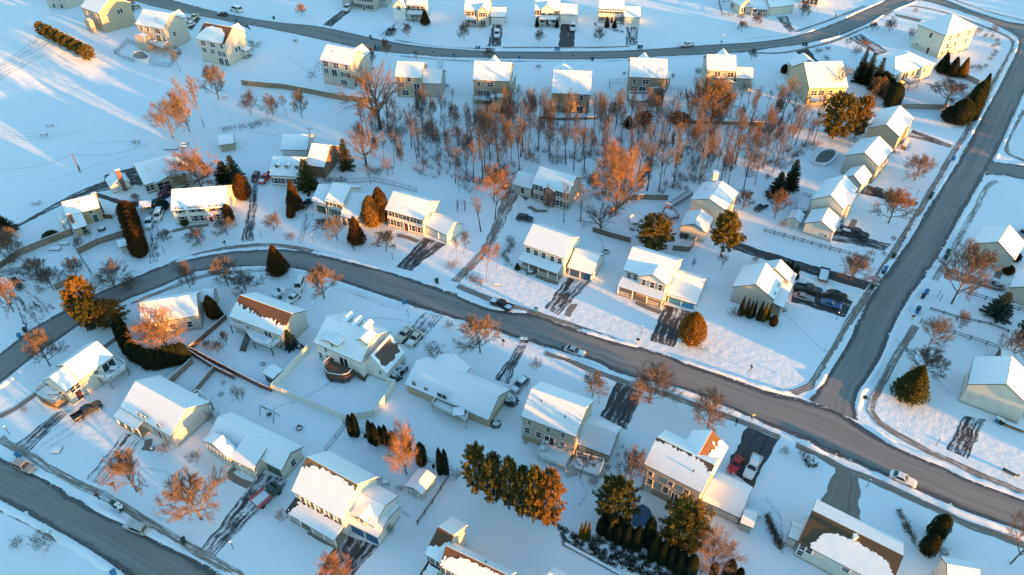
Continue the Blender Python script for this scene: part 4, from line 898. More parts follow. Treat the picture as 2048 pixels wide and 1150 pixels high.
# ------------------------------------------------------------------ trees
def gen_bare(seed, kind):
    """returns trunk-and-limb mesh builder and twig mesh builder for a leafless tree, normalised to height 1 and width 1"""
    rg = random.Random(seed); limbs, tw = MB(), MB()
    prm = dict(round=(.16,15,.62,62), vase=(.10,13,.78,44), tall=(.42,8,.42,40), oak=(.20,12,.74,66), wood=(.42,6,.45,30), shrub=(.02,12,.9,50))[kind]
    base, n1, l1, spread = prm
    def rnd(): return Vector((rg.uniform(-1,1), rg.uniform(-1,1), rg.uniform(-1,1)))
    def grow(p, d, L, r, lev, mbx, n, wob, up):
        pts, rad, dirs = [p], [r], [d]; q = p; m = 4 if lev < 2 else 3 if lev == 2 else 2
        for i in range(m):
            d = (d+rnd()*wob+Vector((0,0,up))).normalized(); q = q+d*(L/m); pts.append(q); dirs.append(d)
            rad.append(r*(1-.72*(i+1)/m))
        mbx.tube(pts, rad, n, cap=False); return pts, dirs, rad
    def at(pts, f):
        x = f*(len(pts)-1); i = min(int(x), len(pts)-2); return pts[i]+(pts[i+1]-pts[i])*(x-i)
    def side(d, ang, az):
        a = Vector((0,0,1)) if abs(d.z) < .9 else Vector((1,0,0)); x = d.cross(a).normalized(); y = d.cross(x)
        return (d*math.cos(ang)+(x*math.cos(az)+y*math.sin(az))*math.sin(ang)).normalized()
    Ht = 1.0; fine = .0021 if kind != 'oak' else .0012
    if kind == 'wood': fine = .0015
    tl = .62 if kind in ('round','oak','vase') else .8 if kind != 'shrub' else .05
    tr = dict(oak=.036, round=.021, vase=.019, tall=.013, wood=.017, shrub=.008)[kind]
    tp, tdir, trad = grow(Vector((0,0,-.01)), Vector((rg.uniform(-.04,.04),rg.uniform(-.04,.04),1)).normalized(), tl, tr, 0, limbs, 7, .06, .05)
    az = rg.uniform(0,6)
    for k in range(n1):
        f = base/tl+(1-base/tl)*((k+.3)/n1); f = min(f,.98); p = at(tp, f); az += 2.4+rg.uniform(-.3,.3)
        hk = (k+.5)/n1; ang = R(spread*(1.12-.75*hk)+rg.uniform(-8,8))
        L = l1*(1.0-.45*hk if kind in ('round','oak') else .95-.35*abs(hk-.3))*rg.uniform(.9,1.06)
        if kind == 'vase': L = .74*rg.uniform(.8,1.08)
        if kind == 'shrub': L = rg.uniform(.7,1)
        b1, d1, r1 = grow(p, side(tdir[2], ang, az), L, tr*.5*(1-.4*hk), 1, limbs, 5, .13, .11)
        n2 = 9 if kind in ('round','oak','vase') else 5
        for j in range(n2):
            f2 = .22+.78*(j+.5)/n2; a2 = rg.uniform(0,6.28)
            L2 = L*.46*(1.1-.55*f2)*rg.uniform(.7,1.25)
            b2, d2, r2 = grow(at(b1,f2), side(d1[min(int(f2*4)+1,4)], R(rg.uniform(28,55)), a2), L2, tr*.19, 2, limbs if kind == 'oak' else tw, 4, .16, .09)
            n3 = 6 if kind not in ('wood','oak') else 4
            for i in range(n3):
                f3 = .2+.8*(i+.5)/n3; L3 = max(.05, L2*.55)*rg.uniform(.7,1.25)
                b3, d3, r3 = grow(at(b2,f3), side(d2[min(int(f3*3)+1,3)], R(rg.uniform(22,50)), rg.uniform(0,6.28)), L3, fine*1.35, 3, tw, 3, .16, .08)
                nq = 8 if kind not in ('wood','oak') else 6
                for q in range(nq):
                    f4 = .08+.9*(q+.5)/nq; grow(at(b3,f4), side(d3[2], R(rg.uniform(18,48)), rg.uniform(0,6.28)), L3*rg.uniform(.4,.75), fine, 4, tw, 3, .14, .06)
    zs = sorted(v[2] for v in tw.v)[int(len(tw.v)*.99)]; rs = sorted(max(abs(v[0]),abs(v[1])) for v in tw.v)[int(len(tw.v)*.95)]
    for mbx in (limbs, tw): mbx.v = [(x/(2*rs), y/(2*rs), z/zs) for x,y,z in mbx.v]
    return limbs, tw

def leafquad(mb, c, d, u, ln, wd):
    """a small pointed spray: diamond bent along its length"""
    s = d.cross(u).normalized()*wd/2; n = s.cross(d).normalized()
    mb.add([c-d*ln*.1, c+d*ln*.45-s+n*wd*.12, c+d*ln, c+d*ln*.45+s+n*wd*.12], [(0,1,2,3)])
def gen_ever(seed, kind):
    rg = random.Random(seed); tr, fo = MB(), MB()
    def rnd(): return Vector((rg.gauss(0,1), rg.gauss(0,1), rg.gauss(0,1)))
    if kind in ('cone', 'column', 'egg'):
        def prof(z):
            if kind == 'cone': return .5*(min(1,z/.10)**.5)*(1-max(0,(z-.10)/.9))**.80
            if kind == 'column': return .5*min(1,(z/.08)**.5)*(1 if z < .55 else (1-((z-.55)/.45)**1.7)**.8)
            return .5*max(0,math.sin(math.pi*min(1,(z*.93+.07)))**.62)*(1.12-.42*z)
        tr.tube([(0,0,0),(0,0,.85)],[.03,.008],6)
        core = [(max(.004,prof(i/12)*.80), i/12) for i in range(12)]+[(.004,.97)]
        fo.lathe(core, n=10)
        N = 3400
        for _ in range(N):
            z = rg.random()**1.15*.98+.01; a = rg.uniform(0,6.283); lump = 1+.16*noise.noise(Vector((math.cos(a)*2.2,math.sin(a)*2.2,z*5+seed)))
            rr = prof(z)*lump*rg.uniform(.80,1.10); c = Vector((rr*math.cos(a), rr*math.sin(a), z))
            out = Vector((math.cos(a), math.sin(a), 0)); d = (out*.55+Vector((0,0,.75))+rnd()*.28).normalized()
            leafquad(fo, c, d, (out+rnd()*.4).normalized(), rg.uniform(.045,.085), rg.uniform(.035,.06))
    elif kind == 'spruce':
        tr.tube([(0,0,0),(0,0,.97)],[.02,.003],6)
        for lv in range(17):
            z = .05+.90*lv/17; rad = .5*(1-z)**.85*rg.uniform(.9,1.06); nb = 9 if lv < 10 else 6; a0 = rg.uniform(0,6)
            for k in range(nb):
                a = a0+6.283*k/nb+rg.uniform(-.2,.2); rr = rad*rg.uniform(.72,1.1); out = Vector((math.cos(a),math.sin(a),-.16)); sd = Vector((-math.sin(a),math.cos(a),0))
                base = Vector((0,0,z))
                m = max(4, int(rr*42))
                for i in range(m):
                    f = (i+.6)/m; c = base+out*rr*f+Vector((0,0,.05*f*f)); wl = .07*(1.15-f*.75)*(.5+rr*1.4)
                    for sg in (-1,1): leafquad(fo, c+rnd()*.004, (out*.55+sd*sg*.8+rnd()*.18).normalized(), Vector((0,0,1)), wl*rg.uniform(.9,1.6)+.02, .03)
                    leafquad(fo, c+Vector((0,0,-.008)), (out+Vector((0,0,-.5))+rnd()*.2).normalized(), sd, .045, .03)
    else:  # pine: whorled limbs with tufts
        tr.tube([(0,0,0),(0,0,.5),(.01,0,.96)],[.022,.014,.003],6); lo = .10 if kind == 'pine' else .3
        for lv in range(13):
            z = lo+(.95-lo)*lv/13; zz = (z-lo)/(1-lo)
            rad = .5*(max(.02,math.sin(math.pi*(.22+.78*zz)))**.8 if kind == 'pine' else (1-zz)**.5)*rg.uniform(.85,1.05); nb = 8; a0 = rg.uniform(0,6)
            for k in range(nb):
                a = a0+6.283*k/nb+rg.uniform(-.3,.3); rr = rad*rg.uniform(.6,1.12); tip = Vector((rr*math.cos(a), rr*math.sin(a), z+.02+rr*.18))
                tr.tube([(0,0,z), tip],[.006,.002],3,cap=False)
                for tq in range(5):
                    f = .42+.58*(tq+.7)/5; c0 = Vector((0,0,z))+(tip-Vector((0,0,z)))*f+Vector((rg.uniform(-1,1),rg.uniform(-1,1),rg.uniform(-.4,.6)))*.035
                    for q in range(19):
                        d = rnd(); d.z = d.z*.6+.45; d += Vector((math.cos(a),math.sin(a),0))*.5; d.normalize()
                        leafquad(fo, c0+rnd()*.012, d, rnd().normalized(), rg.uniform(.04,.07), rg.uniform(.014,.024))
    # normalise the width
    rs = sorted(math.hypot(v[0],v[1]) for v in fo.v)[int(len(fo.v)*.985)]; zm = max(v[2] for v in fo.v)
    for mbx in (tr, fo): mbx.v = [(x*.5/rs, y*.5/rs, z/zm) for x,y,z in mbx.v]
    return tr, fo

TPL = {}
def template(kind, var, colour):
    """(trunk mesh, crown mesh) shared by every tree of this build"""
    k = (kind, var, colour)
    if k not in TPL:
        ever = kind in ('cone','column','egg','spruce','pine','highpine'); kk = (kind, var)
        if kk not in TPL: TPL[kk] = (gen_ever if ever else gen_bare)(101*var+7, kind)
        a, b = TPL[kk]
        cols = dict(rust=((.12,.09,.07),(.155,.108,.08)), grey=((.10,.085,.075),(.125,.10,.085)), brown=((.10,.075,.06),(.13,.085,.06)), pink=((.12,.10,.085),(.155,.12,.10)), copper=((.14,.09,.06),(.23,.12,.055)),  # rust, pink and copper also put the sun's tint into lit crowns
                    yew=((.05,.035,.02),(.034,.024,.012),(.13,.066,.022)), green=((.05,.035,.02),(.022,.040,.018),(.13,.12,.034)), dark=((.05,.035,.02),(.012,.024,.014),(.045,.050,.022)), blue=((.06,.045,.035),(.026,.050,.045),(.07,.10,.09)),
                    gold=((.06,.04,.025),(.12,.08,.018),(.32,.17,.04)),  # leaf colour warmed to stand for sunlit foliage
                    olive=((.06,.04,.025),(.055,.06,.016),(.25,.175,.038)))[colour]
        if ever: mt, mc = twigs(cols[0]), leaves(cols[1], cols[2])
        elif kind == 'wood': mt, mc = twigs((.065,.052,.044)), twigs(cols[1])
        else: mt, mc = twigs(cols[0]), twigs(cols[1])
        TPL[k] = (a.mesh('trunk', mt), b.mesh('crown', mc))
    return TPL[k]
NVAR = dict(round=3, vase=2, tall=2, oak=1, wood=4, shrub=2, cone=2, column=2, egg=2, spruce=2, pine=3, highpine=1)
rgt = random.Random(21)
def tree(kind, colour, base, topy, wpx, label, group=None, name=None, cat='tree', h=None):
    """a tree standing at a photo pixel, as tall and wide as it looks there"""
    b = G(base); s = (proj(b+Vector((.5,0,3)))-proj(b+Vector((-.5,0,3)))).length; w = wpx/s
    if h is None and kind in ('cone','column','egg','spruce','pine'):      # the lowest pixel is the front of the skirt, not the stem
        base = (base[0], base[1]-dict(pine=.28,column=.2).get(kind,.36)*wpx*math.sin(math.atan2(CH, b.y))); b = G(base)
    if h is None:
        ph = math.atan2(CH, b.y); cp, sp = math.cos(ph), math.sin(ph); rows = base[1]-topy
        if kind in ('cone','column','spruce'): h = h_of(base, topy)
        else:
            lo, hi = .5, 40
            frac = .62 if kind != 'wood' else .66
            for _ in range(40):
                m = (lo+hi)/2; k = frac if kind in ('round','oak','pine','egg') else .72; rz = (1-k)*m; ext = s*(k*m*cp+math.sqrt((rz*cp)**2+(w*.42*sp)**2))
                if ext < rows: lo = m
                else: hi = m
            h = lo
        h = max(h, .4)
    var = rgt.randrange(NVAR[kind]); tm, cm = template(kind, var, colour)
    nm = name or ('bare_tree' if kind in ('round','vase','tall','oak','wood') else 'bare_shrub' if kind == 'shrub' else 'pine_tree' if 'pine' in kind else 'spruce_tree' if kind == 'spruce' else 'arborvitae')
    root = link(nm, tm, None, (b.x, b.y, b.z)); root.scale = (w, w, h); root.rotation_euler = (0,0,rgt.uniform(0,6.28)); tag(root, label, cat, group)
    link('crown', cm, root); return root
D = lambda kind, col, p, top, w, label, **k: tree(kind, col, p, top, w, label, **k)
def at(tl, x, y, top, w): p = tl(x, y); return p, tl(x, top)[1], w/(tl(1,0)[0]-tl(0,0)[0])**-1
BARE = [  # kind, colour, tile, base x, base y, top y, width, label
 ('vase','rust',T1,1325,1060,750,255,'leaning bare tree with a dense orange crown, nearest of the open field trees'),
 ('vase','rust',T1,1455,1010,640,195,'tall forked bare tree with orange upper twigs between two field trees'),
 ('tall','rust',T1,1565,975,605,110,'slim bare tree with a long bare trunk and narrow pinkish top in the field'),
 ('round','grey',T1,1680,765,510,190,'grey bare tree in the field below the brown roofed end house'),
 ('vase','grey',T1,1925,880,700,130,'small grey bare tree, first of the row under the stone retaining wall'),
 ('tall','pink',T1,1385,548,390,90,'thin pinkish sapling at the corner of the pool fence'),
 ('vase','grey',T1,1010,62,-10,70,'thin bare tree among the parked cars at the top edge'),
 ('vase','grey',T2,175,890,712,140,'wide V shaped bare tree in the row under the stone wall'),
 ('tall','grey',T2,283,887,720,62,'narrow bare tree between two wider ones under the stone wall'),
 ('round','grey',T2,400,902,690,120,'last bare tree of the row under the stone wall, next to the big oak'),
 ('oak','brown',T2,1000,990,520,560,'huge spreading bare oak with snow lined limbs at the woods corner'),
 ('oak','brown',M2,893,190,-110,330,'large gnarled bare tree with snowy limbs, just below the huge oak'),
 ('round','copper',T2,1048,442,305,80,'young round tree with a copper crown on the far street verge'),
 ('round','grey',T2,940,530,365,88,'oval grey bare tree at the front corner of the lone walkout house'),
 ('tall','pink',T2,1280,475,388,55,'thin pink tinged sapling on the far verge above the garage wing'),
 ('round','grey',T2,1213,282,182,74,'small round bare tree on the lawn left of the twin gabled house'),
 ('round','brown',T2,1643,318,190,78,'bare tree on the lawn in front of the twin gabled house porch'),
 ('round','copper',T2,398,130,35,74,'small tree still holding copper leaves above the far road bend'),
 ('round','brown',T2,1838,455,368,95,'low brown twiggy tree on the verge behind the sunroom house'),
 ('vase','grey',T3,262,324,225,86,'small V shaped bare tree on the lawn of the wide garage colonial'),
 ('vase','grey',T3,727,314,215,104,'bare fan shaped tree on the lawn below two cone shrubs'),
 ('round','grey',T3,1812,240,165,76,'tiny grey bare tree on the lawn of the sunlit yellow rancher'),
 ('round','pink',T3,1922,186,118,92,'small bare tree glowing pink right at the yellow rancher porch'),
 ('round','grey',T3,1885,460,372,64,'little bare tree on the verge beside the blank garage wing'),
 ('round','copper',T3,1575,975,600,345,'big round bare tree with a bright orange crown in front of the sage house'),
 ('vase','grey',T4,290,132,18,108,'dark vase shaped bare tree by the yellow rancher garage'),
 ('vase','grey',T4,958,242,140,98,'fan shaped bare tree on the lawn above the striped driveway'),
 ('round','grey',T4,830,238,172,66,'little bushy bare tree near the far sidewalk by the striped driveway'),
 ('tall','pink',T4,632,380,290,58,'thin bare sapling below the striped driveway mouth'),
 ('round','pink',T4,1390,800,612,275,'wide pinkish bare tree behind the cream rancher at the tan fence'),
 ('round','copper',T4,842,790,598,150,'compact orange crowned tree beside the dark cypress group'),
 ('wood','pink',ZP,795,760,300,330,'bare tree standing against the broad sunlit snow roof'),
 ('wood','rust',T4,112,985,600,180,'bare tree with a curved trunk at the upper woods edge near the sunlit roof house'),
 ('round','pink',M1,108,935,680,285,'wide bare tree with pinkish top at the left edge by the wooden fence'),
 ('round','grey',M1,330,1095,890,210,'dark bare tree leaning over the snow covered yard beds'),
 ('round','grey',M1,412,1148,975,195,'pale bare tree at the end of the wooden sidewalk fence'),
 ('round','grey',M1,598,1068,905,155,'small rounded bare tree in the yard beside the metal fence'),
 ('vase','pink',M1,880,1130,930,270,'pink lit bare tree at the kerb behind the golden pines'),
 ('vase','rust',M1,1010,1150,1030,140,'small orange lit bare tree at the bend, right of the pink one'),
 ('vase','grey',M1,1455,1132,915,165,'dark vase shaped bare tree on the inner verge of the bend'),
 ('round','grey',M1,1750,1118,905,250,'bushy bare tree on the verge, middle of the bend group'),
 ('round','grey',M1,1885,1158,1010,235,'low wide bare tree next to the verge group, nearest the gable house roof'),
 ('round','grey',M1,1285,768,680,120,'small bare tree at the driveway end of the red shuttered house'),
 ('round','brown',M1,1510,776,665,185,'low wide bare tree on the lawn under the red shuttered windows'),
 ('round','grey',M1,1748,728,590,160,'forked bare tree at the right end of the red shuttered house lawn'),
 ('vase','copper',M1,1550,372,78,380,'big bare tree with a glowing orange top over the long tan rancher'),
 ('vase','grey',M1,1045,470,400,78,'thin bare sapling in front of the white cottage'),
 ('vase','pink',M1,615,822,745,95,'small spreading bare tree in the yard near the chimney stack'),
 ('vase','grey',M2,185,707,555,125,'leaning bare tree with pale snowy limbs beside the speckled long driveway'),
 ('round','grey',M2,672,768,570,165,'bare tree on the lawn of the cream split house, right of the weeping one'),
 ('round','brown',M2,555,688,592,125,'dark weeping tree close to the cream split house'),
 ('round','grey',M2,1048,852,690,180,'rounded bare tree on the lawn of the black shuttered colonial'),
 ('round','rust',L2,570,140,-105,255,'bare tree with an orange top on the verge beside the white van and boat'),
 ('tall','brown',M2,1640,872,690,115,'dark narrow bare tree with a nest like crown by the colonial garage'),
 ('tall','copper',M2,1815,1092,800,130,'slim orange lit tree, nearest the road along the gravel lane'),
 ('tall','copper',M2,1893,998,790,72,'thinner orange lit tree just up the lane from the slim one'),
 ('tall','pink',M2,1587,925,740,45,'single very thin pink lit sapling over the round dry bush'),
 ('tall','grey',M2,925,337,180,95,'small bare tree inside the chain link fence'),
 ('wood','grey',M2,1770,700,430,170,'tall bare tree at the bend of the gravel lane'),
 ('wood','brown',M2,1880,600,370,170,'dark multi limbed tree below the glowing one by the lane'),
 ('round','copper',M2,1870,470,200,260,'broad orange lit bare tree above the parked white car at the lane'),
 ('oak','grey',M3,735,695,490,350,'spreading bare tree with snow on its limbs inside the wooden fence'),
 ('vase','copper',M3,845,575,20,390,'tallest orange lit bare tree, standing in front of the woods'),
 ('wood','grey',M3,450,635,330,105,'bare tree standing in front of the brick entry gable house'),
 ('wood','brown',M3,578,625,345,125,'dark bare tree at the right corner of the brick entry gable house'),
 ('round','brown',M3,1820,532,375,145,'dense brown bare tree beside the tall white chimney house'),
 ('tall','pink',M3,1655,997,870,85,'slender bare sapling on the lawn below the open pine'),
 ('round','pink',M4,1152,308,105,225,'round bare tree with a pink side on the lawn of the porch rail house'),
 ('round','copper',M4,952,637,375,265,'bare tree with an orange top over the dark parked wagon'),
 ('round','brown',M4,78,602,385,155,'brown narrow tree in front of the two spruces'),
 ('round','grey',M4,655,1112,878,265,'grey bare tree by the snow topped trailer and the long driveway'),
 ('round','rust',ZE,215,685,110,430,'large rusty bare tree over the driveway of the silver car'),
 ('vase','grey',L4,1265,500,255,210,'V shaped bare tree at the rail fence end near the yellow topped post'),
 ('round','grey',L4,1185,730,495,300,'wide bare tree right behind the big cone spruce'),
 ('vase','pink',L4,1488,366,222,115,'small leaning bare tree between the two rail fences'),
 ('round','grey',L4,1868,600,390,215,'spreading bare tree above the dark shed at the far right fence'),
 ('vase','pink',ZE,500,160,50,160,'low bare shrubby tree behind the large rusty one'),
 ('round','rust',L1,385,658,405,240,'bare tree with an orange tip on the verge of the left road bend'),
 ('vase','copper',L1,1300,560,185,370,'glowing orange bare tree rising out of the clipped hedge corner'),
 ('round','rust',L1,105,245,-10,210,'dark bare tree with orange lit top beside the left edge driveway'),
 ('round','pink',L1,1675,565,468,95,'small bare fruit tree in the fenced yard, lowest of three'),
 ('vase','pink',L1,1598,527,450,80,'small bare fruit tree nearest the wooden fence run'),
 ('round','grey',L1,1738,495,390,70,'small bare fruit tree nearest the deck stairs'),
 ('round','rust',L2,1765,558,265,290,'domed bare tree with orange top at the kerb above the cream rancher'),
 ('shrub','grey',L2,1412,585,465,170,'bushy bare shrub tree by the two cream sedans'),
 ('vase','rust',L3,1105,942,620,370,'big fan shaped bare tree at the black driveway mouth on the main road'),
 ('vase','rust',L3,1555,1138,862,300,'fan shaped bare tree near the crossing, right of the big fan one'),
 ('round','grey',L3,668,898,700,185,'grey bare tree on the lawn in front of the sage colonial'),
 ('round','brown',B1,1052,512,222,270,'dark bare tree right of the streaked double driveway'),
 ('round','rust',B1,1545,722,380,470,'large wide bare tree lit orange at the middle, on the lower left verge'),
 ('vase','copper',B2,1200,382,30,280,'orange lit bare tree among the small cypress row'),
 ('vase','copper',B2,700,1215,985,260,'orange lit twiggy tree at the bottom edge over two parked cars'),
 ('tall','pink',B3,578,402,215,200,'slim dark bare tree at the foot of the white deck'),
 ('round','pink',B3,945,478,195,215,'pinkish bare tree between the two colonials, behind the round pine'),
 ('vase','rust',B3,1580,1105,795,330,'pink orange bare tree with long stray limbs by the lower hedge'),
 ('round','copper',B4,1890,1062,665,310,'bare tree with a rust red top at the lower right corner'),
 ('vase','grey',M3,330,570,350,60,'thin young tree before the brick house walk'),
]
for k, c, tl, x, y, top, w, lab in BARE: D(k, c, tl(x,y), tl(x,top)[1], w*(tl(1,0)[0]-tl(0,0)[0]), lab)

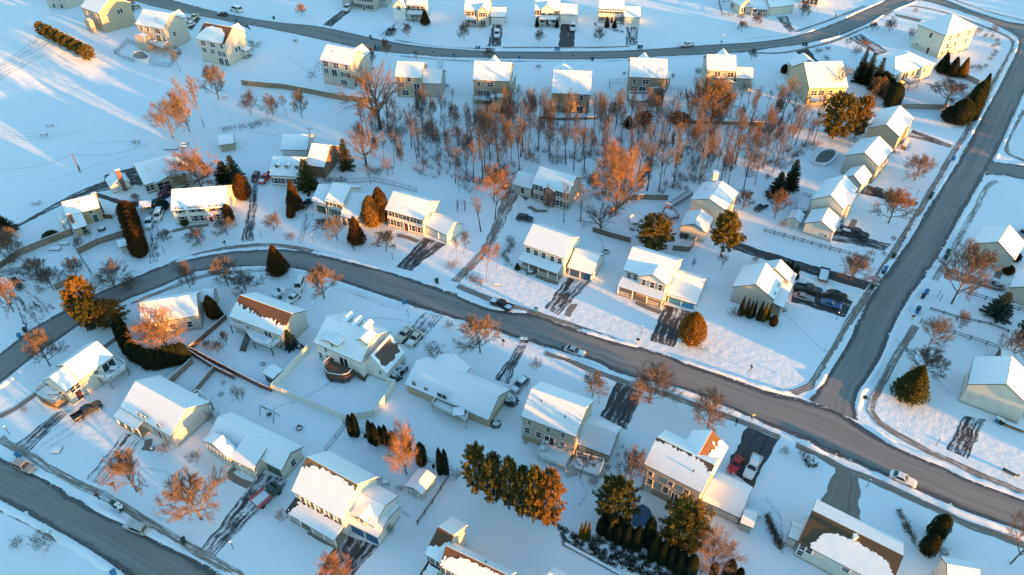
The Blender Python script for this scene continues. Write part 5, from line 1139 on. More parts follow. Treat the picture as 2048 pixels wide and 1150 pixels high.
EVER = [
 ('pine','olive',T1,340,292,165,105,'first evergreen of the straight far row, at its uphill end'),('pine','olive',T1,395,318,195,105,'second evergreen from the uphill end of the straight far row'),
 ('pine','olive',T1,450,345,222,105,'third evergreen from the uphill end of the straight far row'),('pine','olive',T1,505,375,248,105,'middle evergreen of the straight far row'),
 ('pine','olive',T1,565,405,280,108,'third evergreen from the downhill end of the straight far row'),('pine','olive',T1,625,438,310,110,'next to last evergreen at the downhill end of the straight far row'),('pine','olive',T1,690,478,340,118,'largest last evergreen at the downhill end of the straight far row'),
 ('spruce','dark',T4,715,645,368,105,'pointed cypress at the uphill end of the dark rancher screen'),('spruce','dark',T4,775,660,405,110,'second pointed cypress in the dark rancher screen'),('spruce','dark',T4,842,705,440,115,'third pointed cypress with an orange tip in the dark rancher screen'),
 ('column','dark',T4,885,735,540,120,'blunt cypress low in the dark rancher screen'),('column','dark',T4,935,770,590,110,'narrow cypress near the rancher corner'),('column','dark',T4,970,840,625,135,'stout cypress at the downhill end of the dark rancher screen'),
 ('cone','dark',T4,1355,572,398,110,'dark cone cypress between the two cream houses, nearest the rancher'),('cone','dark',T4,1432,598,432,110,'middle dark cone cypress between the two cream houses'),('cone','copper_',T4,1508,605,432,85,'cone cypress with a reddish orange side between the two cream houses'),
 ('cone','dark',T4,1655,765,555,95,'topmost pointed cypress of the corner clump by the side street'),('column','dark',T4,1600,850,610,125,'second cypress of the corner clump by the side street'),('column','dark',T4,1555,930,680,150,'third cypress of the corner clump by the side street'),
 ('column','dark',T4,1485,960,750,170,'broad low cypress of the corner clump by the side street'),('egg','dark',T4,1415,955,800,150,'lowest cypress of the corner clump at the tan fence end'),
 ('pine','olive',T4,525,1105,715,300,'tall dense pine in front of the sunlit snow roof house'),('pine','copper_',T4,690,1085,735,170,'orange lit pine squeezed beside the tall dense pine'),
 ('spruce','blue',M1,1808,345,118,165,'blue grey spruce behind the red shuttered house'),('spruce','dark',M1,1730,345,165,175,'dark spruce touching the blue grey one'),('egg','yew',M1,1872,478,250,145,'brown green egg shaped yew beside the long speckled driveway'),('column','yew',M1,1765,632,488,85,'narrow yew at the right end wall of the red shuttered house'),
 ('spruce','dark',M1,45,745,568,185,'dark spruce at the left edge near the brown bush'),('egg','yew',M1,30,830,660,150,'brown rounded evergreen under the spruce at the left edge'),('egg','green',M1,395,778,682,128,'round green shrub just behind the wooden fence'),('egg','blue',M1,1250,552,448,115,'snow dusted evergreen bush beside the white van'),
 ('cone','yew',M2,318,607,470,78,'narrow yew nearest the garage of the cream split house'),('cone','yew',M2,352,560,305,135,'tall yew with an orange lit top before the cape house'),('spruce','green',M2,450,412,145,190,'big dark fir against the white cape house'),
 ('cone','yew',M2,822,822,582,150,'cone yew with an orange top on the lawn between two houses'),('column','copper_',M2,940,672,418,140,'glowing orange arborvitae beside the black shuttered colonial'),('column','yew',M2,1012,642,352,135,'dark arborvitae right behind the glowing orange one'),
 ('cone','yew',M2,222,1062,798,182,'broad cone arborvitae with an orange tip on the verge of the bend'),('spruce','green',M2,742,245,-10,130,'shaggy hemlock at the woods corner under the gnarled tree'),
 ('pine','olive',M3,1130,885,562,330,'big round pine with a golden top by the wooden fence'),('highpine','olive',M3,1650,895,540,255,'open pine with a bare lower trunk and orange top by the cream garage'),
 ('spruce','dark',M4,195,405,148,145,'tall dark spruce near the oval pool, orange at its very tip'),('spruce','dark',M4,92,465,245,170,'wider dark spruce in front of the tall one near the oval pool'),
 ('egg','copper_',L3,1420,530,228,222,'big golden cone arborvitae at the kerb beside the black driveway'),
 ('cone','dark',ZA,268,915,620,95,'darkest tall cone shrub against the beige gable, leftmost of its group'),('cone','olive',ZA,340,905,635,70,'golden slim cone shrub second along the beige gable'),('cone','dark',ZA,392,945,680,92,'short cone shrub in the middle left of the beige gable'),('cone','dark',ZA,442,925,668,60,'slim dark cone shrub just left of the gap on the beige gable'),
 ('cone','dark',ZA,515,975,680,92,'dark cone shrub just right of the gap on the beige gable'),('cone','olive',ZA,575,992,698,80,'golden cone shrub right of the gap on the beige gable'),('cone','olive',ZA,635,970,695,72,'last slim golden cone shrub on the beige gable'),('egg','yew',ZA,708,1052,865,125,'round yew at the porch corner of the beige corner house'),
 ('cone','dark',ZA,855,235,125,55,'first small cone behind the beige corner house'),('cone','dark',ZA,900,260,135,60,'second small cone behind the beige corner house'),('cone','dark',ZA,955,280,150,70,'third small cone behind the beige corner house'),('egg','dark',ZA,1025,330,210,85,'rounded dark shrub ending the row behind the beige corner house'),('egg','dark',ZA,1025,410,300,80,'dark shrub low on the side wall above the pickup'),
 ('cone','green',L4,1100,970,655,280,'huge cone spruce on the corner lot with a golden flank'),('spruce','blue',L4,1782,325,98,225,'layered blue spruce with snowy boughs at the rail fence'),('pine','green',L4,1990,480,275,160,'shaggy pine at the right edge past the rail fence'),
 ('egg','blue',M4,1842,865,755,120,'snow dusted round evergreen on the lawn at the right edge'),('egg','dark',M4,1895,945,830,130,'dark snow dusted evergreen beside the pale right edge house'),('egg','yew',M4,1858,1045,945,95,'brown yew at the front path of the pale right edge house'),
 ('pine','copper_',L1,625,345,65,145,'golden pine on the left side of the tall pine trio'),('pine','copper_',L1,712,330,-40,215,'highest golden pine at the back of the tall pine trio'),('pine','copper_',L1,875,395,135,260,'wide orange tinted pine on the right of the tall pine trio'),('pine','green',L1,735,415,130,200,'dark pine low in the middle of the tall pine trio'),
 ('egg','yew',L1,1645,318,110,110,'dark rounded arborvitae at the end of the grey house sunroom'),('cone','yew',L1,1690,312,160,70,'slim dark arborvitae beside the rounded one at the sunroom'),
 ('spruce','blue',L2,312,548,385,140,'snow dusted fir at the deck corner of the rust roofed house'),
 ('column','dark',B2,785,95,-85,62,'first column cypress at the rail fence corner'),('column','dark',B2,822,100,-100,62,'second column cypress pressed against the first at the fence corner'),
 ('column','dark',B2,935,150,-45,62,'third column cypress along the rail fence'),('column','dark',B2,970,165,-25,60,'fourth column cypress along the rail fence'),('column','dark',B2,1012,150,0,52,'short column cypress left of the orange lit tree'),('column','dark',B2,1050,165,-5,58,'column cypress just behind the orange lit tree trunk'),
 ('column','dark',B2,1100,190,40,60,'low column cypress hidden by the orange lit twigs'),('column','dark',B2,1215,235,58,66,'column cypress rising right of the orange lit tree'),('column','dark',B2,1318,318,130,95,'stout cypress before the pale garden shed roof'),
 ('column','dark',B2,1462,392,165,58,'left half of the cypress pair past the pale garden shed'),('column','dark',B2,1502,390,178,58,'right half of the cypress pair past the pale garden shed'),
 ('egg','green',B2,885,105,65,25,'tiny cone shrub on the mulch line of the cypress row'),('egg','green',B2,1408,335,295,25,'tiny cone shrub near the end of the cypress row'),
 ('pine','olive',B2,1740,570,150,230,'uphill pine of the big pine grove'),('pine','green',B2,1865,650,235,200,'second pine of the big pine grove'),('pine','olive',B3,35,690,270,170,'third pine of the big pine grove with golden tufts'),('pine','green',B3,130,755,330,180,'dark fourth pine of the big pine grove'),('pine','olive',B3,215,790,340,165,'fifth pine of the big pine grove'),('pine','copper_',B3,325,835,370,255,'last and most orange pine of the big pine grove'),
 ('pine','green',B3,830,850,390,370,'broad pine with golden clumps beside the kidney pool'),('pine','olive',B3,1345,1015,560,430,'broadest golden pine, below the garage of the steep peak house'),
 ('cone','olive',B3,578,885,740,42,'left of three golden cone shrubs on the ivy bank'),('cone','olive',B3,606,892,725,46,'middle of three golden cone shrubs on the ivy bank'),('cone','olive',B3,636,882,735,42,'right of three golden cone shrubs on the ivy bank'),
 ('column','dark',B3,735,850,700,90,'dark screen arborvitae at the uphill end of the pool hedge'),('column','dark',B3,800,885,720,95,'second screen arborvitae of the pool hedge'),('column','dark',B3,865,920,745,95,'third screen arborvitae of the pool hedge'),('column','dark',B3,930,950,760,95,'fourth screen arborvitae of the pool hedge'),('column','dark',B3,1000,975,770,100,'fifth screen arborvitae of the pool hedge, under the pool'),
 ('column','dark',B3,1085,950,695,105,'tall arborvitae on the right rim of the pool'),('column','dark',B3,1130,1040,830,105,'arborvitae below the broadest golden pine'),('column','dark',B3,1195,1080,880,105,'shaded arborvitae further down the pool hedge'),('column','dark',B3,1262,1110,920,105,'next shaded arborvitae down the pool hedge'),('column','dark',B3,1330,1150,960,110,'lower arborvitae of the pool hedge near the pink orange tree'),('column','dark',B3,1405,1190,990,110,'lowest arborvitae of the pool hedge'),
 ('egg','yew',B3,1590,1180,1050,75,'dark shrub under the pink orange tree at the bottom edge'),('column','dark',B3,1698,1195,1030,100,'square topped dark arborvitae at the bottom edge'),('egg','yew',B3,1790,1190,1088,70,'brown shrub at the bottom edge beside the square topped one'),
 ('column','dark',B4,1300,880,690,150,'upper dark shrub of the pair on the lower right lawn'),('column','dark',B4,1240,995,845,140,'lower dark shrub of the pair on the lower right lawn'),
 ('cone','dark',T3,245,214,125,36,'left cone shrub at the white porch of the wide garage colonial'),('cone','dark',T3,398,218,135,36,'right cone shrub at the white porch of the wide garage colonial'),('cone','dark',T3,780,218,122,42,'left of two cone shrubs at the four window colonial'),('cone','dark',T3,838,222,142,42,'right of two cone shrubs at the four window colonial'),
 ('cone','yew',T2,1345,198,65,80,'tall brown cone shrub beside the white porch steps'),('column','dark',T4,152,562,490,62,'dark upright bush at the garage of the sunlit roof house'),
 ('spruce','dark',T3,945,985,890,110,'dark low evergreen under the curved deck house'),('pine','dark',T3,1330,965,850,190,'dark rounded evergreen thicket tree at the upper woods edge'),('pine','yew',T3,1060,985,850,150,'reddish brown evergreen beside the rounded thicket tree'),
 ('cone','green',M3,95,1005,940,50,'small cone evergreen at the porch corner of the blue door garage house'),
]
# clipped hedges are rows of separate arborvitae
for i in range(9):
    f = i/8; EVER.append(('egg','yew',M1,985+100*f,610+310*f,(455+ (610-455)*0) + 305*f*.92 if i else 452,150,'tall yew of the unclipped driveway hedge'))
hp = [(950,455),(975,520),(1005,580),(1045,625),(1095,650),(1150,685),(1205,690),(1260,680),(1315,665),(1370,652),(1425,645)]
for x, y in hp: EVER.append(('column','dark',L1,x,y,y-165,112,'clipped dark arborvitae of the curved hedge under the orange tree'))
_C = {}
for k, c, tl, x, y, top, w, lab in EVER:
    g = None
    if 'driveway hedge' in lab: g = 'yews of the driveway hedge'
    if 'curved hedge' in lab: g = 'arborvitae of the curved hedge'
    nm = None
    if k == 'egg' and w < 160: nm = 'evergreen_shrub'
    cc = 'gold' if c == 'copper_' else c
    D(k, cc, tl(x,y), tl(x,top)[1], w*(tl(1,0)[0]-tl(0,0)[0]), lab, group=g, name=nm, cat='shrub' if nm else 'tree')

# shrubs
SHR = [  # colour, tile, x, base y, top y, width, label, kind
 ('brown',L3,238,690,595,98,'round twiggy shrub on the lawn by the two track driveway'),('grey',L2,1530,375,305,75,'small bare shrub at the top of the cream sedan driveway'),
 ('rust',M2,318,775,700,88,'mound of tan ornamental grass on the lawn by the bend'),('rust',M2,1555,970,915,105,'round dry bush with pink lit twigs near the gravel lane'),
 ('rust',B1,1285,210,110,130,'reddish bush at the corner of the low porch house'),('pink',B1,1510,285,185,130,'straggly shrub at the glowing gable of the wide rancher'),
 ('brown',B4,158,218,160,85,'small bare shrub at the black driveway of the red car'),('brown',B4,290,265,175,100,'dark red brown bush on the verge beside a snow capped boulder bush'),
 ('grey',M4,812,895,835,70,'small bare shrub at the sidewalk end of the rail fence'),('grey',M4,910,885,850,40,'tiny dark shrub by the bins at the side street'),('grey',M4,983,775,730,45,'round dark shrub at the driveway of the black pickup'),
 ('brown',B2,1585,415,335,90,'round brown bush at the end of the cypress row fence'),('rust',B2,1085,835,760,65,'reddish bush at the side of the blue door dormer garage'),('grey',B2,245,740,640,105,'bare shrub at the porch corner of the half melted roof house'),
 ('rust',B2,395,750,705,40,'small red shrub in the porch bed of the half melted roof house'),('brown',B3,865,240,210,34,'little round shrub nearest the decks of the sage colonial'),('brown',B3,902,175,150,26,'tiny shrub further up the side of the sage colonial garage'),('grey',B3,680,455,400,95,'grey twiggy shrub below the low white deck'),('rust',B3,785,345,300,60,'red brown shrub at the garage corner of the sage colonial'),
 ('grey',B3,155,140,112,45,'low dark shrub at the base of the sage colonial'),('rust',M3,1918,940,885,65,'red twiggy bush on the lawn by the long side driveway'),('grey',M3,40,810,725,90,'dark rounded shrub at the lane below the wagon'),
 ('rust',M3,1440,985,900,30,'thin shrub in the lawn of the blue shutter house'),('brown',L3,1755,290,210,95,'low brown shrub at the left end of the beige gable'),('grey',L1,1840,935,800,130,'round bare shrub in the mulch bed of the lower yard'),('brown',L1,1718,805,765,40,'small tan shrub in the mulch bed of the lower yard'),('grey',L1,1705,895,850,52,'dark round shrub in the mulch bed of the lower yard'),
 ('grey',L1,1640,1110,985,115,'bare bush behind the low porch house deck'),('rust',B4,1460,1160,1120,100,'twiggy shrub at the bottom edge beside the last roof'),('grey',B4,1345,1005,930,95,'straggly shrub under the dark shrub pair'),
 ('grey',B2,1155,500,460,55,'dark low shrub at the corner of the pale garden shed'),('rust',T1,1930,355,305,52,'round evergreen bush at the front of the brown roofed end house'),('grey',T1,430+1530,-400,-440,40,'')
]
SHR = SHR[:-1]+[
 ('brown',T2,350,325,298,44,'low dark shrub on the bank above the retaining wall'),('brown',T4,1155,100,60,42,'round dark shrub on the far corner bed by the hipped corner house'),('copper',T4,1582,295,225,68,'copper bush against the sunlit side of the hipped corner house'),
 ('brown',T4,1645,262,205,52,'first bush of the curved bed behind the hipped corner house'),('pink',T4,1690,295,255,40,'second small bush of the curved bed, snow topped'),('brown',T4,1755,255,190,80,'wide bush at the sidewalk above the curved bed'),('grey',T4,1742,298,262,36,'third bush of the curved bed'),('brown',T4,1782,325,285,44,'fourth bush of the curved bed'),
 ('grey',T4,1752,365,335,38,'fifth bush of the curved bed, on its inner side'),('grey',T4,1785,365,318,40,'sixth bush of the curved bed, upright'),('grey',T4,1765,415,378,44,'seventh bush of the curved bed'),('grey',T4,1752,440,405,42,'eighth bush of the curved bed'),('grey',T4,1730,465,435,44,'ninth bush of the curved bed, at its lower end'),
 ('grey',T4,1580,540,495,40,'snow topped bush left of the tawny grass clump'),('rust',T4,1645,528,490,95,'tawny grass clump on the corner behind the cone cypresses'),('grey',T4,1695,520,485,38,'snow topped bush right of the tawny grass clump'),
 ('grey',T4,1120,310,215,80,'dark bare shrub at the wall of the hipped corner house'),('grey',T4,700,440,350,80,'bare bush above the dark rancher screen'),('copper',T4,770,350,305,75,'orange lit bush at the striped driveway'),('brown',T4,680,605,540,80,'reddish brown bush at the uphill foot of the dark rancher screen'),
 ('brown',T4,415,410,365,70,'wide low shrub by the black drive of the sunlit roof house'),('grey',T4,485,385,355,55,'small shrub pair member near the far sidewalk'),('grey',T4,470,468,425,60,'small evergreen shrub by the sunlit roof house front'),('brown',T3,1805,160,95,62,'dark round bush at the left corner of the yellow rancher'),
 ('grey',T3,912,582,545,36,'black round bush left of the curved deck house'),('grey',T3,1285,605,560,34,'dark bush right of the curved deck house'),('grey',T3,258,522,495,50,'low green shrub in the gap left of the peaked hip house'),('grey',T2,1510,670,642,40,'round shrub right of the big tree garage wing'),('grey',T2,945,545,512,40,'dark shrub at the trunk foot of the oval grey tree'),('grey',T2,917,518,480,25,'dark upright shrub at the lone walkout house corner'),
 ('brown',T2,1650,212,160,60,'foundation bush at the twin gabled house porch'),('brown',T2,1785,215,185,60,'foundation bush under the buff front gable'),('brown',T3,690,210,170,30,'bare shrub at the left end of the four window colonial'),('grey',T3,1475,585,515,65,'dark shrub in the mulch ring beside the sage house'),
 ('brown',M2,980,275,200,110,'brown thicket shrub at the woods corner by the chain link fence'),('brown',M2,1060,280,130,95,'tall brown thicket shrub at the woods corner'),('grey',M2,700,320,275,110,'low bare shrub behind the cream split house'),('grey',M2,600,320,280,95,'low dark shrub beside the cape house rear wing'),
 ('grey',M1,1080,520,470,90,'dark shrub next to the yew driveway hedge'),('grey',M1,680,735,680,70,'dark shrub at the low tan rear addition'),('green',M1,1420,665,605,65,'rounded green shrub at the red shuttered wall'),('grey',M1,95,930,850,100,'brown hedge shrub at the bend of the wooden fence'),
 ('grey',M3,1330,390,335,50,'small dark evergreen at the woods edge behind the pink deck'),('grey',M3,1390,400,355,50,'second small dark evergreen at the woods edge behind the pink deck'),('grey',M3,1745,600,520,60,'dark bush behind the open pine at the cream house'),('grey',M4,135,675,610,60,'thin grey shrub by the cream barn shed'),
 ('grey',B1,130,915,860,110,'bare bush cut by the lower left corner, first of two'),('grey',B1,340,920,805,180,'bare bush cut by the lower left corner, larger of two'),('grey',L2,1165,640,590,90,'dark hedge bush behind the bare garage roof'),('grey',L1,190,1000,960,70,'small snow dusted shrub on the lawn left of the bi-level'),
]
for c, tl, x, y, top, w, lab in SHR:
    s = tl(1,0)[0]-tl(0,0)[0]
    if c == 'green': D('egg','green',tl(x,y),tl(x,top)[1],w*s,lab,name='evergreen_shrub',cat='shrub')
    else: D('shrub', c, tl(x,y), tl(x,top)[1], w*s, lab, name='shrub', cat='shrub')
# shrubs carrying snow: leafy mound with a cap of its own
def capped(px, w, label):
    b = P(px); rg = random.Random(int(px[0]*7)); mb, sn = MB(), MB()
    for _ in range(260):
        a, e = rg.uniform(0,6.283), rg.uniform(.05,1.45); d = Vector((math.cos(a)*math.cos(e), math.sin(a)*math.cos(e), math.sin(e)*.75)); c = b+d*w*.5*rg.uniform(.7,1)
        leafquad(mb, c, (d+Vector((rg.gauss(0,.4),rg.gauss(0,.4),rg.gauss(0,.4)))).normalized(), Vector((rg.gauss(0,1),rg.gauss(0,1),1)).normalized(), w*.16, w*.09)
    o = obj('snowy_shrub', mb, leaves((.02,.03,.018),(.05,.06,.03)), None, b); tag(o, label, 'shrub')
    n = 0
    for _ in range(60):
        a, r = rg.uniform(0,6.283), rg.random()**.6*.36; c = b+Vector((math.cos(a)*r*w, math.sin(a)*r*w, w*(.40-.45*r*r))); q = w*rg.uniform(.05,.09)
        sn.lathe([(q*.5,-q*.2),(q,0),(q*.75,q*.5),(q*.2,q*.7)], c, 6)
    obj('snow_cap', sn, SN, o)
for tl, x, y, w, lab in [(B4,360,290,2.0,'round bush almost buried under a white snow cap by the verge'),(L2,1120,740,2.6,'snow loaded hedge bush at the bare brown garage wall'),(L2,1165,690,2.2,'second snow loaded hedge bush, closer to the garage corner'),(L2,1975,920,2.4,'snow loaded bush at the right gable of the long rancher'),(L2,1885,1110,1.8,'snow loaded bush at the downhill corner of the long rancher'),
   (L3,45,935,2.6,'snow loaded bush behind the snow covered wagon'),(M3,195,1015,2.0,'snow loaded bush in front of the long white porch'),(L4,150,230,1.3,'small snow dusted shrub at the porch of the beige corner house'),(T3,850,235,1.6,'snow dusted bed shrub before the four window colonial'),(T3,895,245,1.2,'smaller snow dusted bed shrub before the four window colonial'),
   (M1,780,690,1.6,'snow covered shrub heap by the tan house door'),(B2,560,830,.8,'first snow dusted box shrub in the porch bed of the half melted roof house'),(B2,600,850,.8,'second snow dusted box shrub in the porch bed of the half melted roof house'),(B2,640,875,.8,'third snow dusted box shrub in the porch bed of the half melted roof house'),(B1,1165,185,.9,'small snow dusted ball shrub by the reddish bush')]:
    capped(tl(x,y), w, lab)

# ---- the woods: separate bare trees, with undergrowth as one mass
woodland = [(700,262),(745,225),(800,232),(860,215),(985,208),(1060,225),(1090,240),(1180,240),(1215,200),(1235,222),(1345,222),(1375,205),(1490,215),(1560,190),(1600,225),(1645,250),(1640,290),(1600,315),(1570,345),(1540,385),(1470,385),(1420,365),(1350,385),(1290,395),(1240,405),(1185,400),(1160,345),(1090,325),(1045,335),(1020,362),(960,385),(905,385),(850,352),(790,335),(740,318)]
def inside(x, y, pg):
    c = False
    for i in range(len(pg)):
        (x1,y1),(x2,y2) = pg[i], pg[i-1]
        if (y1 > y) != (y2 > y) and x < (x2-x1)*(y-y1)/(y2-y1)+x1: c = not c
    return c
rw = random.Random(5); pts = []
while len(pts) < 285:
    x, y = rw.uniform(690,1650), rw.uniform(188,405)
    if not inside(x, y, woodland): continue
    b = P((x,y))
    if all((b-q).length > 2.2 for q, _ in pts): pts.append((b, (x,y)))
for b, (x,y) in pts:
    near = y > 330 or x > 1500; h = (rw.uniform(8.5,14) if rw.random() < .7 else rw.uniform(5,8.5)) * (.68 if y < 250 else 1); col = rw.choice(['pink','rust','grey','grey','brown','pink','brown'])
    lab = ('slender bare tree in the upper half of the dense woods' if y < 262 else 'slender bare tree in the middle of the dense woods' if y < 320 else 'slender bare tree along the lower edge of the dense woods')
    kind = 'wood' if rw.random() < .8 else 'vase'; s = (proj(b+Vector((.5,0,3)))-proj(b+Vector((-.5,0,3)))).length
    tree(kind, col, (x,y), y-50, s*h*rw.uniform(.27,.43), lab, group='trees of '+lab.split(' in ')[-1].split(' along ')[-1], h=h)
mb = MB(); ct = 0; tries = 0
while ct < 750 and tries < 20000:
    tries += 1; x, y = rw.uniform(690,1650), rw.uniform(200,402)
    if not inside(x,y,woodland) or noise.noise(Vector((x*.012,y*.03,1))) < -.08: continue
    b = P((x,y)); ct += 1; hh = rw.uniform(.6,2.2)
    for _ in range(11):
        a = rw.uniform(0,6.28); d = Vector((math.cos(a)*.7, math.sin(a)*.7, rw.uniform(.7,1.4))); p = b+Vector((rw.uniform(-.5,.5),rw.uniform(-.5,.5),0)); q = p+d*hh*.6; r = q+Vector((d.x*.5+rw.uniform(-.3,.3), d.y*.5+rw.uniform(-.3,.3), d.z*.5))*hh*.6
        mb.tube([p,q,r],[.03,.022,.008],3,cap=False)
        for _ in range(3): s_ = q+(r-q)*rw.random(); mb.tube([s_, s_+Vector((rw.uniform(-.5,.5),rw.uniform(-.5,.5),rw.uniform(.1,.6)))*hh*.5],[.016,.006],3,cap=False)
tag(obj('undergrowth', mb, twigs((.20,.125,.09))), 'tangle of low bare brush on the snowy woods floor', 'undergrowth', kind='stuff')
# ivy bank at the lower right, poking through the snow
iv = [B3(440,890),B3(400,760),B3(560,850),B3(700,850),B3(880,930),B3(1060,985),B3(1210,1090),B3(1400,1170),B3(1150,1190),B3(860,1090),B3(730,1055)]
mb = MB(); ct = 0; iv3 = [p for p in iv]
while ct < 2600:
    x, y = rw.uniform(1110,1385), rw.uniform(1040,1160)
    if not inside(x,y,iv3) or noise.noise(Vector((x*.09,y*.09,4))) < -.05: continue
    b = P((x,y)); ct += 1
    for _ in range(2): leafquad(mb, b+Vector((rw.uniform(-.25,.25),rw.uniform(-.25,.25),.04)), Vector((rw.gauss(0,1),rw.gauss(0,1),.5)).normalized(), Vector((0,0,1)), rw.uniform(.12,.32), rw.uniform(.08,.16))
tag(obj('ground_ivy', mb, leaves((.018,.028,.016),(.06,.055,.03))), 'dark ivy poking through snow on the bank below the pool hedge', 'ivy', kind='stuff')
# dry grass and weeds
mb = MB()
for tl, x0, y0, x1, y1, n in [(T1,1700,1000,1993,950,90),(T2,0,970,165,930,70),(T1,1000,1100,1070,1095,20),(B4,20,700,130,950,260),(M2,1660,1040,1780,1100,80),(M2,1900,850,1993,950,60),(T1,1820,430,1993,330,150),(B4,1030,650,1150,900,120),(M3,0,880,60,800,60),(T2,450,620,560,440,60)]:
    for _ in range(n):
        f = rw.random(); b = P(tl(x0+(x1-x0)*f+rw.gauss(0,14), y0+(y1-y0)*f+rw.gauss(0,14)))
        for _ in range(4): mb.tube([b, b+Vector((rw.uniform(-.35,.35),rw.uniform(-.35,.35),rw.uniform(.3,.8)))],[.025,.008],3,cap=False)
tag(obj('dry_grass', mb, twigs((.16,.115,.075))), 'tufts of dry weeds standing through the snow', 'grass', kind='stuff')
# ------------------------------------------------------------------ vehicles (unit: metres, nose towards +x)
SPEC = {  # length, width, sill height, bonnet height, roof height, x of: bonnet front-glass foot, glass top, roof end, rear-glass foot
 'sedan': (4.7,1.82,.28,.92,1.45, .72,.05,-1.05,-1.75), 'suv': (4.6,1.88,.32,1.05,1.72, .95,.35,-1.75,-2.12), 'wagon': (4.8,1.85,.3,.98,1.6, .85,.2,-1.6,-2.15),
 'pickup': (5.8,2.0,.42,1.15,1.85, 1.15,.55,-.75,-1.0), 'van': (5.0,1.98,.3,1.1,1.95, 1.55,.85,-2.2,-2.4), 'coupe': (4.5,1.82,.25,.85,1.28, .55,-.1,-1.0,-1.7) }
def build_car(kind, col, snow=()):
    L, Wd, z0, zb, zr, xa, xb, xc, xd = SPEC[kind]; W2 = Wd/2; root = link('parked_car' if kind != 'pickup' else 'pickup_truck', None); pm = paint(col)
    hl = L/2
    def loft(secs):
        mb = MB(); vs, fs = [], []
        for x, w, a, b, tp in secs:   # half width, bottom, top, tuck of the upper edge
            vs += [(x,-w*.94,a),(x,w*.94,a),(x,w,a+(b-a)*.5),(x,w*tp,b),(x,-w*tp,b),(x,-w,a+(b-a)*.5)]
        n = len(secs)
        for i in range(n-1):
            for k in range(6): fs.append((i*6+k, i*6+(k+1)%6, (i+1)*6+(k+1)%6, (i+1)*6+k))
        fs += [tuple(range(5,-1,-1)), tuple(range((n-1)*6, n*6))]; mb.add(vs, fs); return mb
    hb = zb-.12
    if kind == 'pickup':
        mb = loft([(xd,W2,z0,zb,.95),(xa,W2,z0,zb,.95),(hl-.35,W2*.96,z0,zb-.1,.93),(hl,W2*.84,z0+.06,zb-.3,.9)])
        bx0, bx1 = -hl, xd; mb.cube(bx0,-W2,z0,bx1,W2,z0+.38)
        for a in ((bx0,-W2,bx1,-W2+.09),(bx0,W2-.09,bx1,W2),(bx0,-W2+.09,bx0+.08,W2-.09)): mb.cube(a[0],a[1],z0+.38,a[2],a[3],zb)
    else:
        mb = loft([(-hl,W2*.84,z0+.08,zb-.22,.9),(-hl+.3,W2*.97,z0,zb-.02,.93),(xd,W2,z0,zb,.94),(0,W2,z0,zb,.95),(xa,W2,z0,zb-.02,.94),(hl-.4,W2*.96,z0,hb,.92),(hl,W2*.80,z0+.06,hb-.24,.88)])
    body = link('body', mb.mesh('body', pm, bev=.04), root)
    # cabin: pillars and roof as one shell, glass set just proud of it
    wb, wt = W2*.93, W2*.74; lo = [(xd,-wb),(xa,-wb),(xa,wb),(xd,wb)]; hi = [(xc,-wt),(xb,-wt),(xb,wt),(xc,wt)]
    mb = MB(); mb.hexa([Vector((x,y,zb-.05)) for x,y in lo], [Vector((x,y,zr-.06)) for x,y in hi]); mb.hexa([Vector((x*1.0,y*1.02,zr-.06)) for x,y in hi], [Vector((x,y*.93,zr)) for x,y in hi])
    cabin = link('cabin', mb.mesh('cabin', pm), root)
    def glassq(name, a, b, c, d, off):
        q = [Vector(v) for v in (a,b,c,d)]; ce = sum(q, Vector())/4; q = [ce+(v-ce)*.88+Vector(off)*.015 for v in q]; m = MB(); m.prism([v-Vector(off)*.03 for v in q], Vector(off)*.035); return link(name, m.mesh(name, GL), cabin)
    B = [Vector((x,y,zb-.02)) for x,y in lo]; Tt = [Vector((x,y,zr-.07)) for x,y in hi]
    glassq('windscreen', B[1],B[2],Tt[2],Tt[1],(.8,0,.6)); glassq('rear_window', B[3],B[0],Tt[0],Tt[3],(-.8,0,.6))
    glassq('side_window', B[0],B[1],Tt[1],Tt[0],(0,-.95,.2)); glassq('side_window', B[2],B[3],Tt[3],Tt[2],(0,.95,.2))
    rr = .33 if kind in ('sedan','coupe','wagon') else .38
    for x in (hl-.92, -hl+.95):
        for s in (-1,1):
            m = MB(); m.tube([(x,s*(W2-.2),rr),(x,s*(W2+.02),rr)],[rr,rr],14); wh = link('wheel', m.mesh('wheel', RUBBER), root)
            m = MB(); m.tube([(x,s*(W2-.05),rr),(x,s*(W2+.03),rr)],[rr*.6,rr*.55],10); link('rim', m.mesh('rim', STEEL), wh)
    for s in (-1,1):
        m = MB(); m.box((hl-.12,s*W2*.66,hb-.13),(1,-s*.35,0),(s*.35,1,0),(0,0,1),.16,.3,.13); link('headlight', m.mesh('headlight', plain('lamp_glass',(.7,.7,.68),.15)), root)
        m = MB(); m.box((-hl+.02,s*W2*.7,zb-.2),(1,0,0),(0,1,0),(0,0,1),.12,.28,.14); link('tail_light', m.mesh('tail_light', plain('red_lens',(.35,.015,.01),.2)), root)
        m = MB(); m.box((xa-.2,s*(W2+.08),zb+.08),(1,0,0),(0,1,0),(0,0,1),.12,.18,.12); link('mirror', m.mesh('mirror', pm), root)
    rs = random.Random(len(bpy.data.objects))
